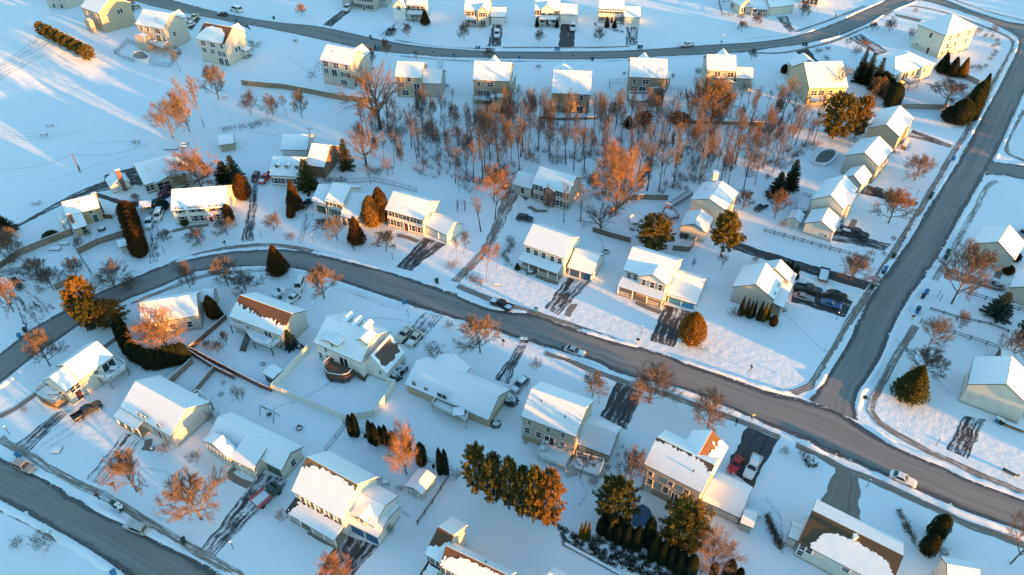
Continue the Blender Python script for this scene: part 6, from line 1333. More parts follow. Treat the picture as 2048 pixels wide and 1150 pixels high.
    def heap(x0,x1,w,z,t=.13):
        m = MB(); n = 8; vs = []; fs = []
        for i in range(n+1):
            for j in range(n+1):
                u, v = i/n, j/n; e = min(1, 5*min(u,1-u,v,1-v)); vs.append((x0+(x1-x0)*u, -w+2*w*v, z+(t*(.75+.5*rs.random()) if e > .5 else t*.3 if e > 0 else -.03)))
        for i in range(n):
            for j in range(n): fs.append((i*(n+1)+j,(i+1)*(n+1)+j,(i+1)*(n+1)+j+1,i*(n+1)+j+1))
        m.add(vs, fs); link('snow_cap', m.mesh('snow_cap', SN, smooth=True), root)
    if 'roof' in snow: heap(xc+.02,xb-.02,wt*.92,zr)
    if 'hood' in snow: heap(xa+.1,hl-.25,W2*.78,zb-.08)
    if 'boot' in snow and kind != 'pickup': heap(-hl+.15,xd-.02,W2*.78,zb-.05)
    if 'bed' in snow: heap(-hl+.1,xd-.05,W2*.85,z0+.40)
    if kind == 'coupe': pass
    return root
CARP = {}
def car(kind, col, front, back, label, snow=(), cat=None, fit=True):
    a, b = P(front), P(back); d = a-b; ang = math.atan2(d.y, d.x); k = (kind, col, tuple(snow)); L = SPEC[kind][0]; s = max(.9, min(1.16, d.length/L)) if fit else 1
    cat = cat or ('pickup truck' if kind == 'pickup' else 'van' if kind == 'van' else 'car'); c = (a+b)/2
    if k not in CARP:
        r = build_car(kind, col, snow); CARP[k] = r; r.location = (c.x,c.y,.05); r.rotation_euler = (0,0,ang); r.scale = (s,s,s); tag(r, label, cat); return r
    return dup(CARP[k], (c.x,c.y,.05), ang, label, None, (s,s,s), cat)
CW, CSL, CBK, CDG, CBL, CRED, CCRM, CGRY = (.78,.78,.76), (.48,.49,.50), (.014,.015,.018), (.02,.032,.028), (.02,.10,.26), (.50,.015,.012), (.66,.60,.46), (.27,.28,.29)
car('sedan',CSL,L3(605,585),L3(465,535),'silver sedan with a sunroof parked on the main road beside a mailbox',('hood',))
car('sedan',CW,B4(1155,470),B4(962,385),'white sedan with a sunroof parked on the main road near the brown driveway')
car('suv',CSL,B1(990,775),B1(1120,825),'silver wagon with red tail lights parked on the lower left street')
car('suv',CGRY,B1(262,362),B1(135,305),'dark grey snow dusted car parked by the blue bin on the lower street',('boot',))
car('pickup',CBK,L1(770,965),L1(585,1075),'black pickup truck parked on the snow beside the bi-level house')
car('sedan',CCRM,L2(1130,490),L2(1235,380),'cream sedan, the higher parked of two at the house with three peaks')
car('sedan',CCRM,L2(1215,520),L2(1310,410),'cream sedan closer to the bushes, snow on its bonnet',('hood',))
car('van',CW,L2(365,100),L2(400,10),'white van with a dark windscreen parked behind the boat')
car('sedan',CW,L2(295,185),L2(362,130),'snow covered white car half hidden behind the rust roofed house',('roof','hood','boot'))
car('pickup',CBK,L2(1870,180),L2(1985,228),'black pickup truck with a snow filled bed parked on the main road',('bed','hood'))
car('wagon',CGRY,L3(55,875),L3(170,765),'long dark wagon under a thick sheet of snow beside the long rancher',('roof','hood','boot'))
car('coupe',CRED,B3(1725,375),B3(1800,262),'bright red sports car on the black driveway')
car('pickup',CW,B3(1850,420),B3(1930,258),'white pickup with snow in its bed, next to the red sports car',('bed',))
car('suv',CBK,M3(215,625),M3(88,605),'black car parked on the lane end below the brick entry house')
car('suv',CBK,M3(1815,765),M3(1755,735),'black car tucked behind the open pine',('roof',))
car('sedan',CDG,M2(410,535),M2(465,475),'dark sedan parked by the green garage door')
car('sedan',CW,M2(1920,435),M2(1985,355),'snow covered white car at the top of the gravel lane',('roof','hood'))
car('suv',(.10,.012,.012),M1(1950,325),M1(1975,275),'dark red wagon at the upper end of the long speckled driveway')
car('pickup',CRED,M2(100,330),M2(150,285),'bright red truck beside the white cape house',('hood',))
car('van',CW,M1(1205,630),M1(1235,552),'white van parked beside the snow dusted evergreen bush',('roof',))
car('sedan',(.50,.56,.60),M1(1135,695),M1(1160,605),'snow topped pale sedan alongside the yew driveway hedge',('roof','hood','boot'))
car('sedan',(.16,.02,.04),M1(1235,432),M1(1300,385),'maroon car on the loop lane behind the red shuttered house',())
car('suv',CDG,M4(945,440),M4(828,400),'dark green wagon on the driveway between the stepped gables and grey house')
car('pickup',CBK,M4(800,765),M4(590,705),'black pickup on the driveway of the stepped gable house',('bed',))
car('pickup',CDG,ZA(1375,600),ZA(1010,520),'dark green pickup, uphill one of four cars beside the corner house')
car('sedan',CGRY,ZA(1270,700),ZA(990,630),'grey sedan, nearest the corner house of the four cars')
car('wagon',CDG,ZA(1725,670),ZA(1425,610),'dark wagon, nearest the sidewalk of the four cars')
car('sedan',CBL,ZA(1630,795),ZA(1355,720),'blue car, lowest of the four cars beside the corner house')
car('coupe',CGRY,L4(1665,30),L4(1840,75),'silver car under the large rusty tree at the right edge',())
car('sedan',CGRY,M4(1950,770),M4(2010,700),'grey car with snow cut by the right edge of the photo',('roof',))
car('sedan',CBK,M3(1925,545),M3(1995,510),'black car with a thick snow sheet behind the tall chimney house',('roof','boot'))
car('suv',CBK,L1(165,75),L1(115,20),'black car parked in the left edge yard')
car('suv',CW,T1(1425,215),T1(1490,188),'white car at the driveway of the pool deck house'); car('sedan',CSL,T1(1425,170),T1(1480,148),'silver car behind the white one at the pool deck house',('roof',))
car('suv',CBK,T1(960,75),T1(1020,95),'black car between the first two far houses'); car('wagon',CGRY,T1(1010,75),T1(1065,60),'grey car with snow next to the black one between far houses',('roof',))
car('wagon',CBK,T1(1668,115),T1(1745,125),'dark car parked on the far road bend'); car('van',CW,T1(1775,75),T1(1850,98),'white van on the far street verge'); car('pickup',(.70,.62,.36),T1(1478,160),T1(1512,128),'pale pickup at the far kerb lit yellow by the sun')  # the pickup's yellow paint stands for the sunlight on it
car('suv',CW,T2(725,105),T2(770,50),'pale wagon glowing in the sun by the shuttered colonial',('roof',)); car('sedan',CBK,T2(1050,275),T2(1105,232),'black car on the patchy driveway of the white porch house')
car('suv',CW,T2(1892,300),T2(1895,255),'white car on the driveway of the twin gabled house',('hood',)); car('suv',CW,T3(518,250),T3(520,200),'white car on the broad black driveway by the wide garage',('roof',))
car('pickup',CW,T3(1345,360),T3(1440,352),'white pickup standing on the far street by itself')
# dumper truck with a red racked bed
a, b = P(B2(235,480)), P(B2(45,640)); d = (a-b); d.z = 0; L = d.length; ux = d.normalized(); uy = Vector((-ux.y,ux.x,0))
def loc(x,y,z): return b+ux*x+uy*y+Z*z
r = thing('stake_truck','flatbed truck with a dark green cab and red stake sides on the patchy driveway','truck',(a+b)/2)
mb = MB(); mb.box(loc(L*.78,0,.95),ux,uy,Z,L*.36,2.0,.9); mb.hexa([loc(L*.60,-.95,1.4),loc(L*.80,-.95,1.4),loc(L*.80,.95,1.4),loc(L*.60,.95,1.4)],[loc(L*.62,-.8,2.1),loc(L*.75,-.8,2.1),loc(L*.75,.8,2.1),loc(L*.62,.8,2.1)]); cb = obj('cab', mb, paint((.02,.06,.045)), r, bev=.05)
mb = MB(); mb.box(loc(L*.785,0,1.75),(ux+Z*-.55),uy,(ux*.55+Z),.06,1.6,.55); obj('windscreen', mb, GL, cb)
mb = MB(); mb.box(loc(L*.29,0,1.0),ux,uy,Z,L*.58,2.2,.18); obj('flatbed', mb, wood((.2,.18,.16)), r)
for s in (-1,1):
    mb = MB(); 
    for z in (1.35,1.7): mb.bar(loc(.05,s*1.07,z),loc(L*.56,s*1.07,z),.07,.14)
    for k in range(7): x = .1+(L*.54-.1)*k/6; mb.bar(loc(x,s*1.07,1.05),loc(x,s*1.07,1.95),.09)
    obj('stake_side', mb, plain('red_rack',(.42,.03,.02),.5), r)
mb = MB(); mb.box(loc(L*.28,0,1.15),ux,uy,Z,L*.5,1.9,.14); obj('snow_cap', mb, SN, r)
for x in (L*.16,L*.82):
    for s in (-1,1): mb = MB(); mb.tube([loc(x,s*.75,.42),loc(x,s*1.02,.42)],[.42,.42],14); obj('wheel', mb, RUBBER, r)
# boat on its trailer
a, b = P(L2(278,95)), P(L2(185,140)); d = a-b; ux = d.normalized(); uy = Vector((-ux.y,ux.x,0)); L = d.length*1.12; c0 = b
r = thing('motor_boat','small white motor boat full of snow, on a trailer behind the rust roofed house','boat',c0); mb = MB(); vs = []; n = 9
prof = [(0,.85),(.15,1),(.4,1.05),(.65,.95),(.82,.65),(.93,.32),(1,.03)]
for f, w_ in prof: vs += [c0+ux*L*f+uy*(1.05*w_)+Z*(1.25+.25*f), c0+ux*L*f+uy*(.6*w_)+Z*.6, c0+ux*L*f-uy*(.6*w_)+Z*.6, c0+ux*L*f-uy*(1.05*w_)+Z*(1.25+.25*f)]
fs = []
for i in range(len(prof)-1):
    for k in range(3): fs.append((i*4+k,i*4+k+1,i*4+k+5,i*4+k+4))
fs.append((0,1,2,3)); mb.add(vs,fs); obj('hull', mb, plain('gelcoat',(.7,.7,.68),.3), r)
mb = MB(); mb.add([c0+ux*L*f+uy*(.93*w_*s)+Z*(1.1+.2*f) for f, w_ in prof for s in (1,-1)],[(i*2,i*2+1,i*2+3,i*2+2) for i in range(len(prof)-1)]); obj('snow_cover', mb, SN, r)
mb = MB(); mb.box(c0+ux*L*.45+Z*1.55,ux,uy,Z,.5,.7,.5); obj('console', mb, BLACK, r)
mb = MB(); mb.bar(c0+ux*-.2+Z*.5, c0+ux*(L+1)+Z*.45,.12); mb.bar(c0+ux*L*.3+uy*.9+Z*.45,c0+ux*L*.3-uy*.9+Z*.45,.12); obj('trailer_frame', mb, STEEL, r)
for s in (-1,1): mb = MB(); mb.tube([c0+ux*L*.3+uy*s*.95+Z*.33,c0+ux*L*.3+uy*s*1.15+Z*.33],[.33,.33],12); obj('wheel', mb, RUBBER, r)
# cargo trailer topped with snow
c = P(ZA(1410,420)); r = thing('cargo_trailer','low flat trailer loaded with snow by the long black driveway','trailer',c); a = P(ZA(1330,400)); b = P(ZA(1490,350)); a2 = P(ZA(1310,430)); ux = (P(ZA(1440,465))-P(ZA(1310,430))); ux.z = 0; w_ = ux.length; ux.normalize(); uy = Vector((-ux.y,ux.x,0)); o0 = P(ZA(1310,430)); ln = 4.4
mb = MB(); mb.box(o0+ux*w_/2+uy*ln/2+Z*.6,ux,uy,Z,w_,ln,.25); obj('deck', mb, wood((.16,.09,.07)), r)
mb = MB()
for q in (0,1): mb.box(o0+ux*(w_*q)+uy*ln/2+Z*.9,ux,uy,Z,.08,ln,.4)
mb.box(o0+ux*w_/2+uy*ln+Z*.9,ux,uy,Z,w_-.1,.08,.4); obj('rail', mb, BLACK, r)
mb = MB(); mb.box(o0+ux*w_/2+uy*ln*.48+Z*.83,ux,uy,Z,w_*.9,ln*.85,.2); obj('snow_cap', mb, SN, r)
for s in (0,1): mb = MB(); mb.tube([o0+ux*(w_*s-.12)+uy*ln*.45+Z*.32,o0+ux*(w_*s+.12)+uy*ln*.45+Z*.32],[.32,.32],12); obj('wheel', mb, RUBBER, r)

# ------------------------------------------------------------------ bins, mailboxes, posts
def build_bin(col, lid):
    r = link('wheelie_bin', None); mb = MB(); mb.hexa([Vector(v) for v in ((-.26,-.24,.08),(.26,-.24,.08),(.26,.28,.08),(-.26,.28,.08))],[Vector(v) for v in ((-.34,-.36,1.05),(.34,-.36,1.05),(.34,.36,1.05),(-.34,.36,1.05))]); link('bin_body', mb.mesh('bin_body', plain('bin_plastic',col,.5), bev=.03), r)
    mb = MB(); mb.hexa([Vector(v) for v in ((-.37,-.40,1.06),(.37,-.40,1.06),(.37,.40,1.06),(-.37,.40,1.06))],[Vector(v) for v in ((-.32,-.34,1.16),(.32,-.34,1.16),(.32,.36,1.19),(-.32,.36,1.19))]); ld = link('lid', mb.mesh('lid', plain('lid_plastic',lid,.5)), r)
    mb = MB(); mb.bar((-.28,.47,1.08),(.28,.47,1.08),.05); link('handle', mb.mesh('handle', BLACK), r)
    for s in (-1,1): mb = MB(); mb.tube([(s*.26,.30,.12),(s*.34,.30,.12)],[.12,.12],10); link('wheel', mb.mesh('wheel', RUBBER), r)
    return r
BINS = {}
CB, CK, CG, CY = (.02,.17,.36), (.02,.022,.024), (.015,.05,.03), (.5,.42,.05)
for tl, x, y, c, l, lab in [
 (T1,1815,160,CB,CB,'blue bin on the verge of the far road bend'),(T2,185,148,CG,CB,'blue lidded bin by the copper sapling road'),(T2,925,295,CB,CG,'teal bin at the kerb by the patchy driveway'),(T2,985,375,CB,CB,'blue bin on the near verge of the far street by the copper crowned sapling'),(T2,960,372,CG,CK,'dark bin next to the blue one by the copper crowned sapling'),
 (T2,1565,438,CB,CK,'blue bin at the driveway of the big tree garage wing'),(T2,1738,380,CB,CB,'first of two blue bins below the twin gabled house'),(T2,1758,380,CB,CK,'second, dark lidded blue bin below the twin gabled house'),(T3,392,385,CB,CK,'bin with a dark lid at the broad black driveway mouth'),(T3,412,385,CB,CB,'blue bin at the broad black driveway mouth'),
 (T3,1025,372,CK,CK,'dark bin at the patchy driveway of the four window colonial'),(T3,1046,372,CB,CK,'blue bin at the patchy driveway of the four window colonial'),(T3,110,455,CG,CB,'teal bin across the street from the broad black driveway'),(T3,668,465,CK,CK,'small black bin on the verge behind the peaked hip house'),(T4,565,272,CB,CB,'blue bin alone on the verge above the striped driveway'),
 (T4,300,350,CK,CK,'first of two black bins by the sunlit roof house driveway'),(T4,322,350,CK,CK,'second of two black bins by the sunlit roof house driveway'),(M4,1447,155,CB,CB,'bright blue bin on the side street verge, farthest along'),(M4,1280,430,CB,CG,'blue bin at the end of the dark wagon driveway'),(M4,1272,448,CG,CK,'dark bin in front of the blue one at the wagon driveway'),
 (M4,590,680,CB,CB,'blue bin at the corner of the stepped gable garage'),(M4,990,900,CG,CG,'dark green bin on the side street verge by tiny shrubs'),(M4,928,1000,CB,CB,'blue lidded bin at the long driveway mouth'),(M4,912,1025,CK,CB,'black bin behind the blue lidded one at the long driveway mouth'),(M4,825,1140,CK,CK,'black bin on the sidewalk by the four cars'),
 (M4,1405,870,CG,CG,'green bin by the brown driveway across the side street'),(M4,1388,910,CK,CK,'black bin by the brown driveway across the side street'),(L4,1240,105,CB,CB,'blue lidded bin on the verge across from the four cars'),(L4,1215,140,CK,CK,'black bin beside the blue lidded one across from the four cars'),(L4,1178,235,CK,CB,'black bin with blue lid near the yellow topped post'),(L4,1168,255,CB,CK,'blue bin near the yellow topped post'),
 (L4,1780,1085,CB,CW,'white lidded blue bin at the tall pale gabled house'),(L4,1812,1100,CK,CW,'white lidded black bin at the tall pale gabled house'),(L1,158,445,CB,CB,'blue bin at the kerb of the left street'),(L1,200,400,CG,CK,'green bin up the left street from the blue one'),(B1,150,248,CB,CB,'blue bin by the lower left sidewalk'),
 (B1,878,620,CG,CG,'green bin at the streaked driveway of the low porch house'),(B1,915,632,CB,CW,'blue bin with a pale lid at the streaked driveway'),(B1,938,655,CK,CW,'black bin next to the pale lidded one at the streaked driveway'),(B1,1415,900,CG,CG,'dark green bin under the large wide lit tree'),(L2,1185,185,CB,CB,'blue bin on the verge near the cream sedans'),
 (L3,130,475,CB,CW,'snow topped blue bin at the two track driveway'),(L3,158,478,CK,CW,'snow topped black bin at the two track driveway'),(M2,1432,1095,CG,CG,'green bin at the mouth of the speckled black driveway'),(L3,238,245,CB,CB,'small blue bin on the verge below the blue door garages'),(M3,1385,755,CG,CG,'green bin behind the cream garage'),(M3,1350,750,CG,CK,'dark lidded green bin behind the cream garage'),(B1,880,1150,CB,CB,'blue bin at the bottom edge of the lower street')]:
    b = P(tl(x,y)); k = (c,l)
    if k not in BINS: r = build_bin(c,l); BINS[k] = r; r.location = b; r.rotation_euler = (0,0,random.uniform(0,6.28)); tag(r, lab, 'bin')
    else: dup(BINS[k], b, random.uniform(0,6.28), lab)
def build_mailbox(col):
    r = link('mailbox', None); mb = MB(); mb.bar((0,0,0),(0,0,1.15),.12); mb.bar((0,-.1,.9),(0,.3,1.1),.08); link('post', mb.mesh('post', wood(col)), r)
    mb = MB(); q = [(-.16,1.15),(.16,1.15),(.16,1.38),(.11,1.48),(0,1.52),(-.11,1.48),(-.16,1.38)]; mb.prism([Vector((x,-.32,z)) for x,z in q][::-1], Vector((0,.64,0))); link('box', mb.mesh('box', BLACK), r)
    mb = MB(); mb.cube(.165,.0,1.28,.19,.05,1.52); link('flag', mb.mesh('flag', plain('red_flag',(.5,.02,.02))), r); return r
MBX = {}
for tl, x, y, c, lab in [(L3,440,548,(.05,.04,.035),'dark mailbox with a paper tube by the silver sedan'),(L3,40,452,(.12,.1,.08),'mailbox on the verge by the two track driveway'),(L2,1262,215,(.05,.05,.05),'mailbox between the verge and cream sedan driveway'),(L2,1942,500,(.2,.09,.06),'reddish post box on the lawn beside the domed tree'),(B1,880,485,(.2,.09,.05),'brown carved post by the streaked driveway'),
 (B1,762,570,(.06,.05,.045),'mailbox leaning at the streaked driveway mouth'),(L3,1015,490,(.62,.5,.1),'yellow lit mailbox on the snowy kerb of the golden cone tree'),(L3,1880,700,(.1,.08,.06),'mailbox at the verge before the fan shaped trees'),(L3,1768,1115,(.06,.05,.05),'mailbox by the sidewalk at the right fan shaped tree'),(B4,545,240,(.7,.7,.68),'white mailbox between two snow lumps at the brown driveway'),(L4,1130,310,(.6,.5,.08),'short post with a yellow top on the side street verge'),  # the yellow lit mailbox has its sunlight in the post colour
 (T1,1955,200,(.6,.6,.58),'pale mailbox on the verge below the far bend'),(T2,697,318,(.65,.6,.55),'pale mailbox behind the lone walkout house'),(T2,1408,430,(.65,.62,.55),'pale mailbox at the big tree garage wing'),(T3,522,455,(.65,.6,.55),'pale mailbox behind the peaked hip house'),(T3,1655,345,(.2,.15,.1),'thin mailbox across from the sage house'),(T4,545,138,(.05,.05,.05),'dark mailbox by the sidewalk above the striped driveway'),(T4,197,372,(.65,.55,.5),'pale mailbox at the black drive of the sunlit roof house'),
 (M4,1065,785,(.08,.07,.06),'dark mailbox at the black pickup driveway'),(M1,1730,815,(.3,.3,.3),'grey mailbox at the long speckled driveway'),(M2,800,848,(.1,.03,.03),'little red mailbox by the cone yew with the orange top')]:
    b = P(tl(x,y))
    if c not in MBX: r = build_mailbox(c); MBX[c] = r; r.location = b; r.rotation_euler = (0,0,random.uniform(0,6.28)); tag(r, lab, 'mailbox')
    else: dup(MBX[c], b, random.uniform(0,6.28), lab)
def build_post():
    r = link('lamp_post', None); mb = MB(); mb.tube([(0,0,0),(0,0,1.75)],[.055,.045],8); link('pole', mb.mesh('pole', BLACK), r)
    mb = MB(); mb.lathe([(.05,1.75),(.11,1.8),(.14,2.0),(.16,2.06),(.03,2.16)], n=8); link('lantern', mb.mesh('lantern', plain('lantern',(.06,.06,.06),.3)), r)
    mb = MB(); mb.lathe([(.15,2.07),(.12,2.13),(.03,2.19)], n=8); link('snow_cap', mb.mesh('snow_cap', SN), r); return r
LP = None
for tl, x, y, lab in [(M1,1262,868,'thin yard lamp post on the lawn of the red shuttered house'),(M2,88,748,'thin yard lamp post beside the long speckled driveway'),(M2,485,780,'thin yard lamp post on the lawn of the cream split house'),(M2,1095,918,'yard lamp post at the speckled black driveway'),(L2,1214,278,'yard lamp post left of the cream sedan driveway'),
 (L4,553,305,'yard lamp post on the lawn below the blue car'),(B1,1790,948,'yard lamp post at the bottom of the stake truck driveway'),(B1,72,68,'yard lamp post on the far left lower lawn'),(B4,785,475,'yard lamp post right of the brown driveway'),(B4,1320,155,'yard lamp post on the lawn of the tall pale gabled house'),(M4,1168,430,'yard lamp post near the dark wagon tree'),(L4,1328,135,'first thin post across from the four cars'),(L4,1345,165,'second thin post across from the four cars'),(L3,1045,410,'yard lamp post at the kerb side lawn of the bright blue doors'),(B1,1890,740,'pale marker post in the stake truck driveway')]:
    b = P(tl(x,y))
    if LP is None: LP = build_post(); LP.location = b; tag(LP, lab, 'lamp post')
    else: dup(LP, b, 0, lab)
# utility poles and the washing line
p = P(M1(615,245)); r = thing('utility_pole','wooden utility pole standing alone in the snowy field','pole',p); hh = h_of(M1(615,245), M1(560,105)[1]); mb = MB(); mb.tube([p,p+Z*hh],[.17,.12],8); obj('pole', mb, wood((.09,.07,.055)), r)
for z in (1.5,2.4): mb = MB(); mb.bar(p+Vector((.2,0,hh*.12*z)),p+Vector((.2,0,hh*.12*z+.5)),.18); obj('fitting', mb, BLACK, r)
for tgt, z1 in ((M1(-20,375),6),(M1(1215,170),6.0)):
    q = P(tgt); a, b = p+Z*(hh-.3), q+Z*z1; mb = MB(); mb.tube([a+(b-a)*(k/12)-Z*(4*(k/12)*(1-k/12)*1.6) for k in range(13)],[.03]*13,4); obj('wire', mb, BLACK, r)
p = P(T2(463,1048)); r = thing('clothesline_post','T shaped clothesline post standing in the open snow','post',p); mb = MB(); mb.bar(p,p+Z*2.6,.14); obj('post', mb, wood((.12,.09,.07)), r); mb = MB(); mb.bar(p+Vector((-1.2,0,2.45)),p+Vector((1.2,0,2.45)),.11); obj('crossbar', mb, wood((.12,.09,.07)), r)

# ------------------------------------------------------------------ fences and walls
def fence(kind, px, label, name=None, h=1.6, step=2.4, col=(.20,.15,.11)):
    w = [G(p) for p in px]; c = w[0]; nm = name or {'plank':'wooden_fence','vinyl':'vinyl_fence','rail':'rail_fence','mesh':'wire_fence','wall':'retaining_wall'}[kind]
    r = thing(nm, label, 'wall' if kind == 'wall' else 'fence', c); pos_ = []
    for a, b in zip(w, w[1:]):
        n = max(1, round((b-a).length/step)); pos_ += [a+(b-a)*(k/n) for k in range(n)]
    pos_.append(w[-1]); m = {'plank':wood(col),'vinyl':plain('white_vinyl',(.74,.72,.62),.45),'rail':wood(col),'mesh':BLACK,'wall':plain('stone_'+str(col),col,.9,0,.35)}[kind]
    if kind == 'wall':
        mb, sn = MB(), MB()
        for a, b in zip(w, w[1:]):
            d = (b-a).normalized(); n = max(1,int((b-a).length/.9)); yv = Vector((-d.y,d.x,0))
            for z in range(max(1,int(h/.35))):
                for k in range(n):
                    q = a+(b-a)*((k+.5+(.25 if z%2 else -.25))/n); mb.box(q+Z*(.35*(z+.5))+yv*random.uniform(-.03,.03), d, yv, Z, (b-a).length/n*.97, .5, .335)
            sn.box((a+b)/2+Z*(max(1,int(h/.35))*.35+.05), d, yv, Z, (b-a).length, .44, .1)
        obj('stonework', mb, m, r); obj('snow_cap', sn, SN, r); return r
    if len(pos_) > 90: pos_ = pos_[::2]
    for p in pos_: mb = MB(); mb.bar(p, p+Z*(h+.12), .13 if kind != 'mesh' else .07); obj('post', mb, m, r)
    for a, b in zip(pos_, pos_[1:]):
        L = (b-a).length; d = (b-a)/max(L,.01); mb = MB()
        if L < .2: continue
        if kind == 'plank':
            n = max(2,int(L/.16))
            for k in range(n): q = a+d*(L*(k+.5)/n); mb.box(q+Z*(h/2+.03)+Z*random.uniform(-.02,.02), d, Vector((-d.y,d.x,0)), Z, L/n*.9, .04, h)
            for z in (.3,h-.25): mb.bar(a+Z*z,b+Z*z,.09,.07)
        elif kind == 'vinyl': mb.box((a+b)/2+Z*(h/2+.04), d, Vector((-d.y,d.x,0)), Z, L-.1, .05, h-.1); mb.bar(a+Z*h,b+Z*h,.1,.1); mb.bar(a+Z*.12,b+Z*.12,.1,.1)
        elif kind == 'rail':
            for z in (h*.42,h*.9): mb.bar(a+Z*z,b+Z*z,.09,.11)
        else:
            for z in (.1,h*.95): mb.bar(a+Z*z,b+Z*z,.05)
            n = max(2,int(L/.28))
            for k in range(1,n): q = a+(b-a)*(k/n); mb.bar(q+Z*.1,q+Z*h*.95,.022)
        obj('panel' if kind != 'rail' else 'rails', mb, m, r)
    if kind in ('plank','vinyl'):
        for a, b in zip(w, w[1:]):
            mb = MB(); mb.bar(a+Z*(h+.08), b+Z*(h+.08), .10, .07); obj('snow_cap', mb, SN, r)
    return r
fence('vinyl',[L2(465,535),L2(178,850),L2(742,1085),L2(962,1050),L2(1118,820),L2(1050,800)],'tall white privacy fence round the yard with the octagon deck',h=1.9)
fence('plank',[L1(1740,300),L1(1460,545),L1(1815,735),L1(1993,825),L2(165,860),L2(435,545),L2(392,515)],'brown picket fence enclosing the yard of the rust roofed house',h=1.3,col=(.17,.10,.075))
fence('plank',[L1(1480,640),L1(1275,835)],'grey plank fence running down from the clipped hedge end',h=1.5,col=(.24,.19,.15)); fence('plank',[L1(1650,695),L1(1490,885)],'shorter plank fence parallel to the hedge fence',h=1.3,col=(.22,.18,.14)); fence('plank',[L1(1465,575),L1(1650,695),L1(1800,765)],'dark low fence just below the brown picket fence',h=1.4,col=(.14,.10,.085))
fence('plank',[M1(150,890),M1(345,810),M1(565,725)],'weathered plank fence below the tan house with chimney stacks',h=1.8,col=(.23,.17,.12)); fence('plank',[M1(605,875),M1(760,800),M1(995,725)],'weathered plank fence joining the yew driveway hedge',h=1.7,col=(.23,.17,.12))
fence('mesh',[M1(605,875),M1(708,1035)],'dark thin fence dropping to the sidewalk from the plank fence',h=1.3); fence('plank',[M1(435,1150),M1(585,1085)],'plank fence along the sidewalk behind the golden pines',h=1.6,col=(.23,.16,.11)); fence('plank',[M1(0,990),M1(150,890)],'dark fence at the left edge, ending at the wide bare tree',h=1.5,col=(.14,.11,.09)); fence('rail',[M1(70,1075),M1(185,995)],'pale rail fence at the left edge yard',h=1.2,col=(.3,.27,.23))
fence('plank',[M1(795,600),M1(862,605)],'short reddish fence beside the tan house door',h=1.3,col=(.22,.09,.06)); fence('rail',[M1(862,605),M1(918,575)],'small iron gate fence between two reddish fences',h=1.0,col=(.06,.06,.06)); fence('plank',[M1(915,580),M1(975,560)],'short reddish fence touching the yew driveway hedge',h=1.3,col=(.22,.09,.06))
fence('mesh',[M2(740,332),M2(955,318),M2(1100,350),M2(1280,398)],'long wire fence between the back yards and the woods',h=1.3)
fence('plank',[M3(672,705),M3(800,745),M3(960,788)],'brown plank fence left of the golden topped pine',h=1.5,col=(.19,.13,.09)); fence('plank',[M3(940,462),M3(1080,458),M3(1245,462)],'plank fence along the woods behind the pink deck yard',h=1.6,col=(.24,.19,.14)); fence('plank',[M3(795,585),M3(938,470)],'reddish fence slanting behind the tallest orange tree',h=1.4,col=(.24,.12,.07)); fence('plank',[M3(1285,845),M3(1410,858),M3(1470,778)],'plank fence corner behind the cream garage',h=1.5,col=(.19,.14,.11))
fence('rail',[M4(0,708),M4(225,768),M4(430,825),M4(650,885),M4(828,940)],'long split rail fence above the long black driveway',h=1.1,col=(.07,.055,.045)); fence('rail',[L4(1195,330),L4(1450,420),L4(1700,500),L4(1815,540)],'split rail fence running to the dark shed on the right',h=1.1,col=(.07,.055,.045)); fence('rail',[ZE(380,605),ZE(545,650),ZE(880,760),ZE(960,780)],'split rail fence behind the layered blue spruce',h=1.1,col=(.09,.07,.06)); fence('rail',[ZE(0,745),ZE(270,830),ZE(600,900),ZE(780,970)],'dark broken hedge rail between the two small lots on the right',h=.6,col=(.07,.055,.045))
fence('mesh',[T1(1060,350),T1(985,322),T1(882,415),T1(960,455),T1(1025,478)],'black iron fence on the uphill side of the round pool',h=1.3); fence('mesh',[T1(1150,498),T1(1305,512),T1(1395,405),T1(1320,365)],'black iron fence on the downhill side of the round pool',h=1.3)
fence('mesh',[T3(800,690),T3(800,640),T3(920,635)],'thin wire fence at the left of the curved deck house',h=1.3); fence('mesh',[T3(1270,680),T3(1385,690),T3(1408,850)],'thin wire fence at the right of the curved deck house',h=1.3); fence('rail',[ZH(490,45),ZH(315,45),ZH(375,275),ZH(580,270)],'dark rail fence round the side yard of the yellow rancher',h=1.2,col=(.05,.06,.07))
fence('mesh',[B2(742,0),B2(660,105),B2(578,205)],'black rail fence between the wide rancher and the cypress row',h=1.2); fence('mesh',[B2(720,-10),B2(900,75),B2(1100,170),B2(1370,275),B2(1545,345)],'black rail fence behind the cypress row',h=1.1); fence('rail',[B2(1530,400),B2(1400,600),B2(1285,765)],'dark rail fence dropping past the pale garden shed',h=1.1,col=(.06,.05,.045))
fence('wall',[T1(1860,650),T1(1993,665),T2(260,680),T2(480,720),T2(700,765),T2(940,790)],'long curved stone retaining wall under the lone walkout house',h=1.8,col=(.26,.20,.14)); fence('wall',[T3(265,905),T3(400,918),T3(560,915),T3(705,910)],'curved timber wall below the peaked hip house',h=.9,col=(.17,.14,.09)); fence('wall',[T3(1400,945),T3(1700,952),T3(1993,958)],'low dark wall along the back of the upper woods',h=1.1,col=(.16,.15,.11))
fence('plank',[T4(1055,832),T4(1230,838),T4(1400,842)],'tan plank fence at the back of the cream rancher yard',h=1.7,col=(.36,.30,.24)); fence('plank',[T4(1530,600),T4(1640,655)],'grey plank fence beside the side street corner clump',h=1.7,col=(.30,.27,.23)); fence('wall',[B3(455,915),B3(730,1065),B3(760,1080),B3(900,1160)],'low garden kerb along the foot of the ivy bank',h=.36,col=(.12,.12,.12))
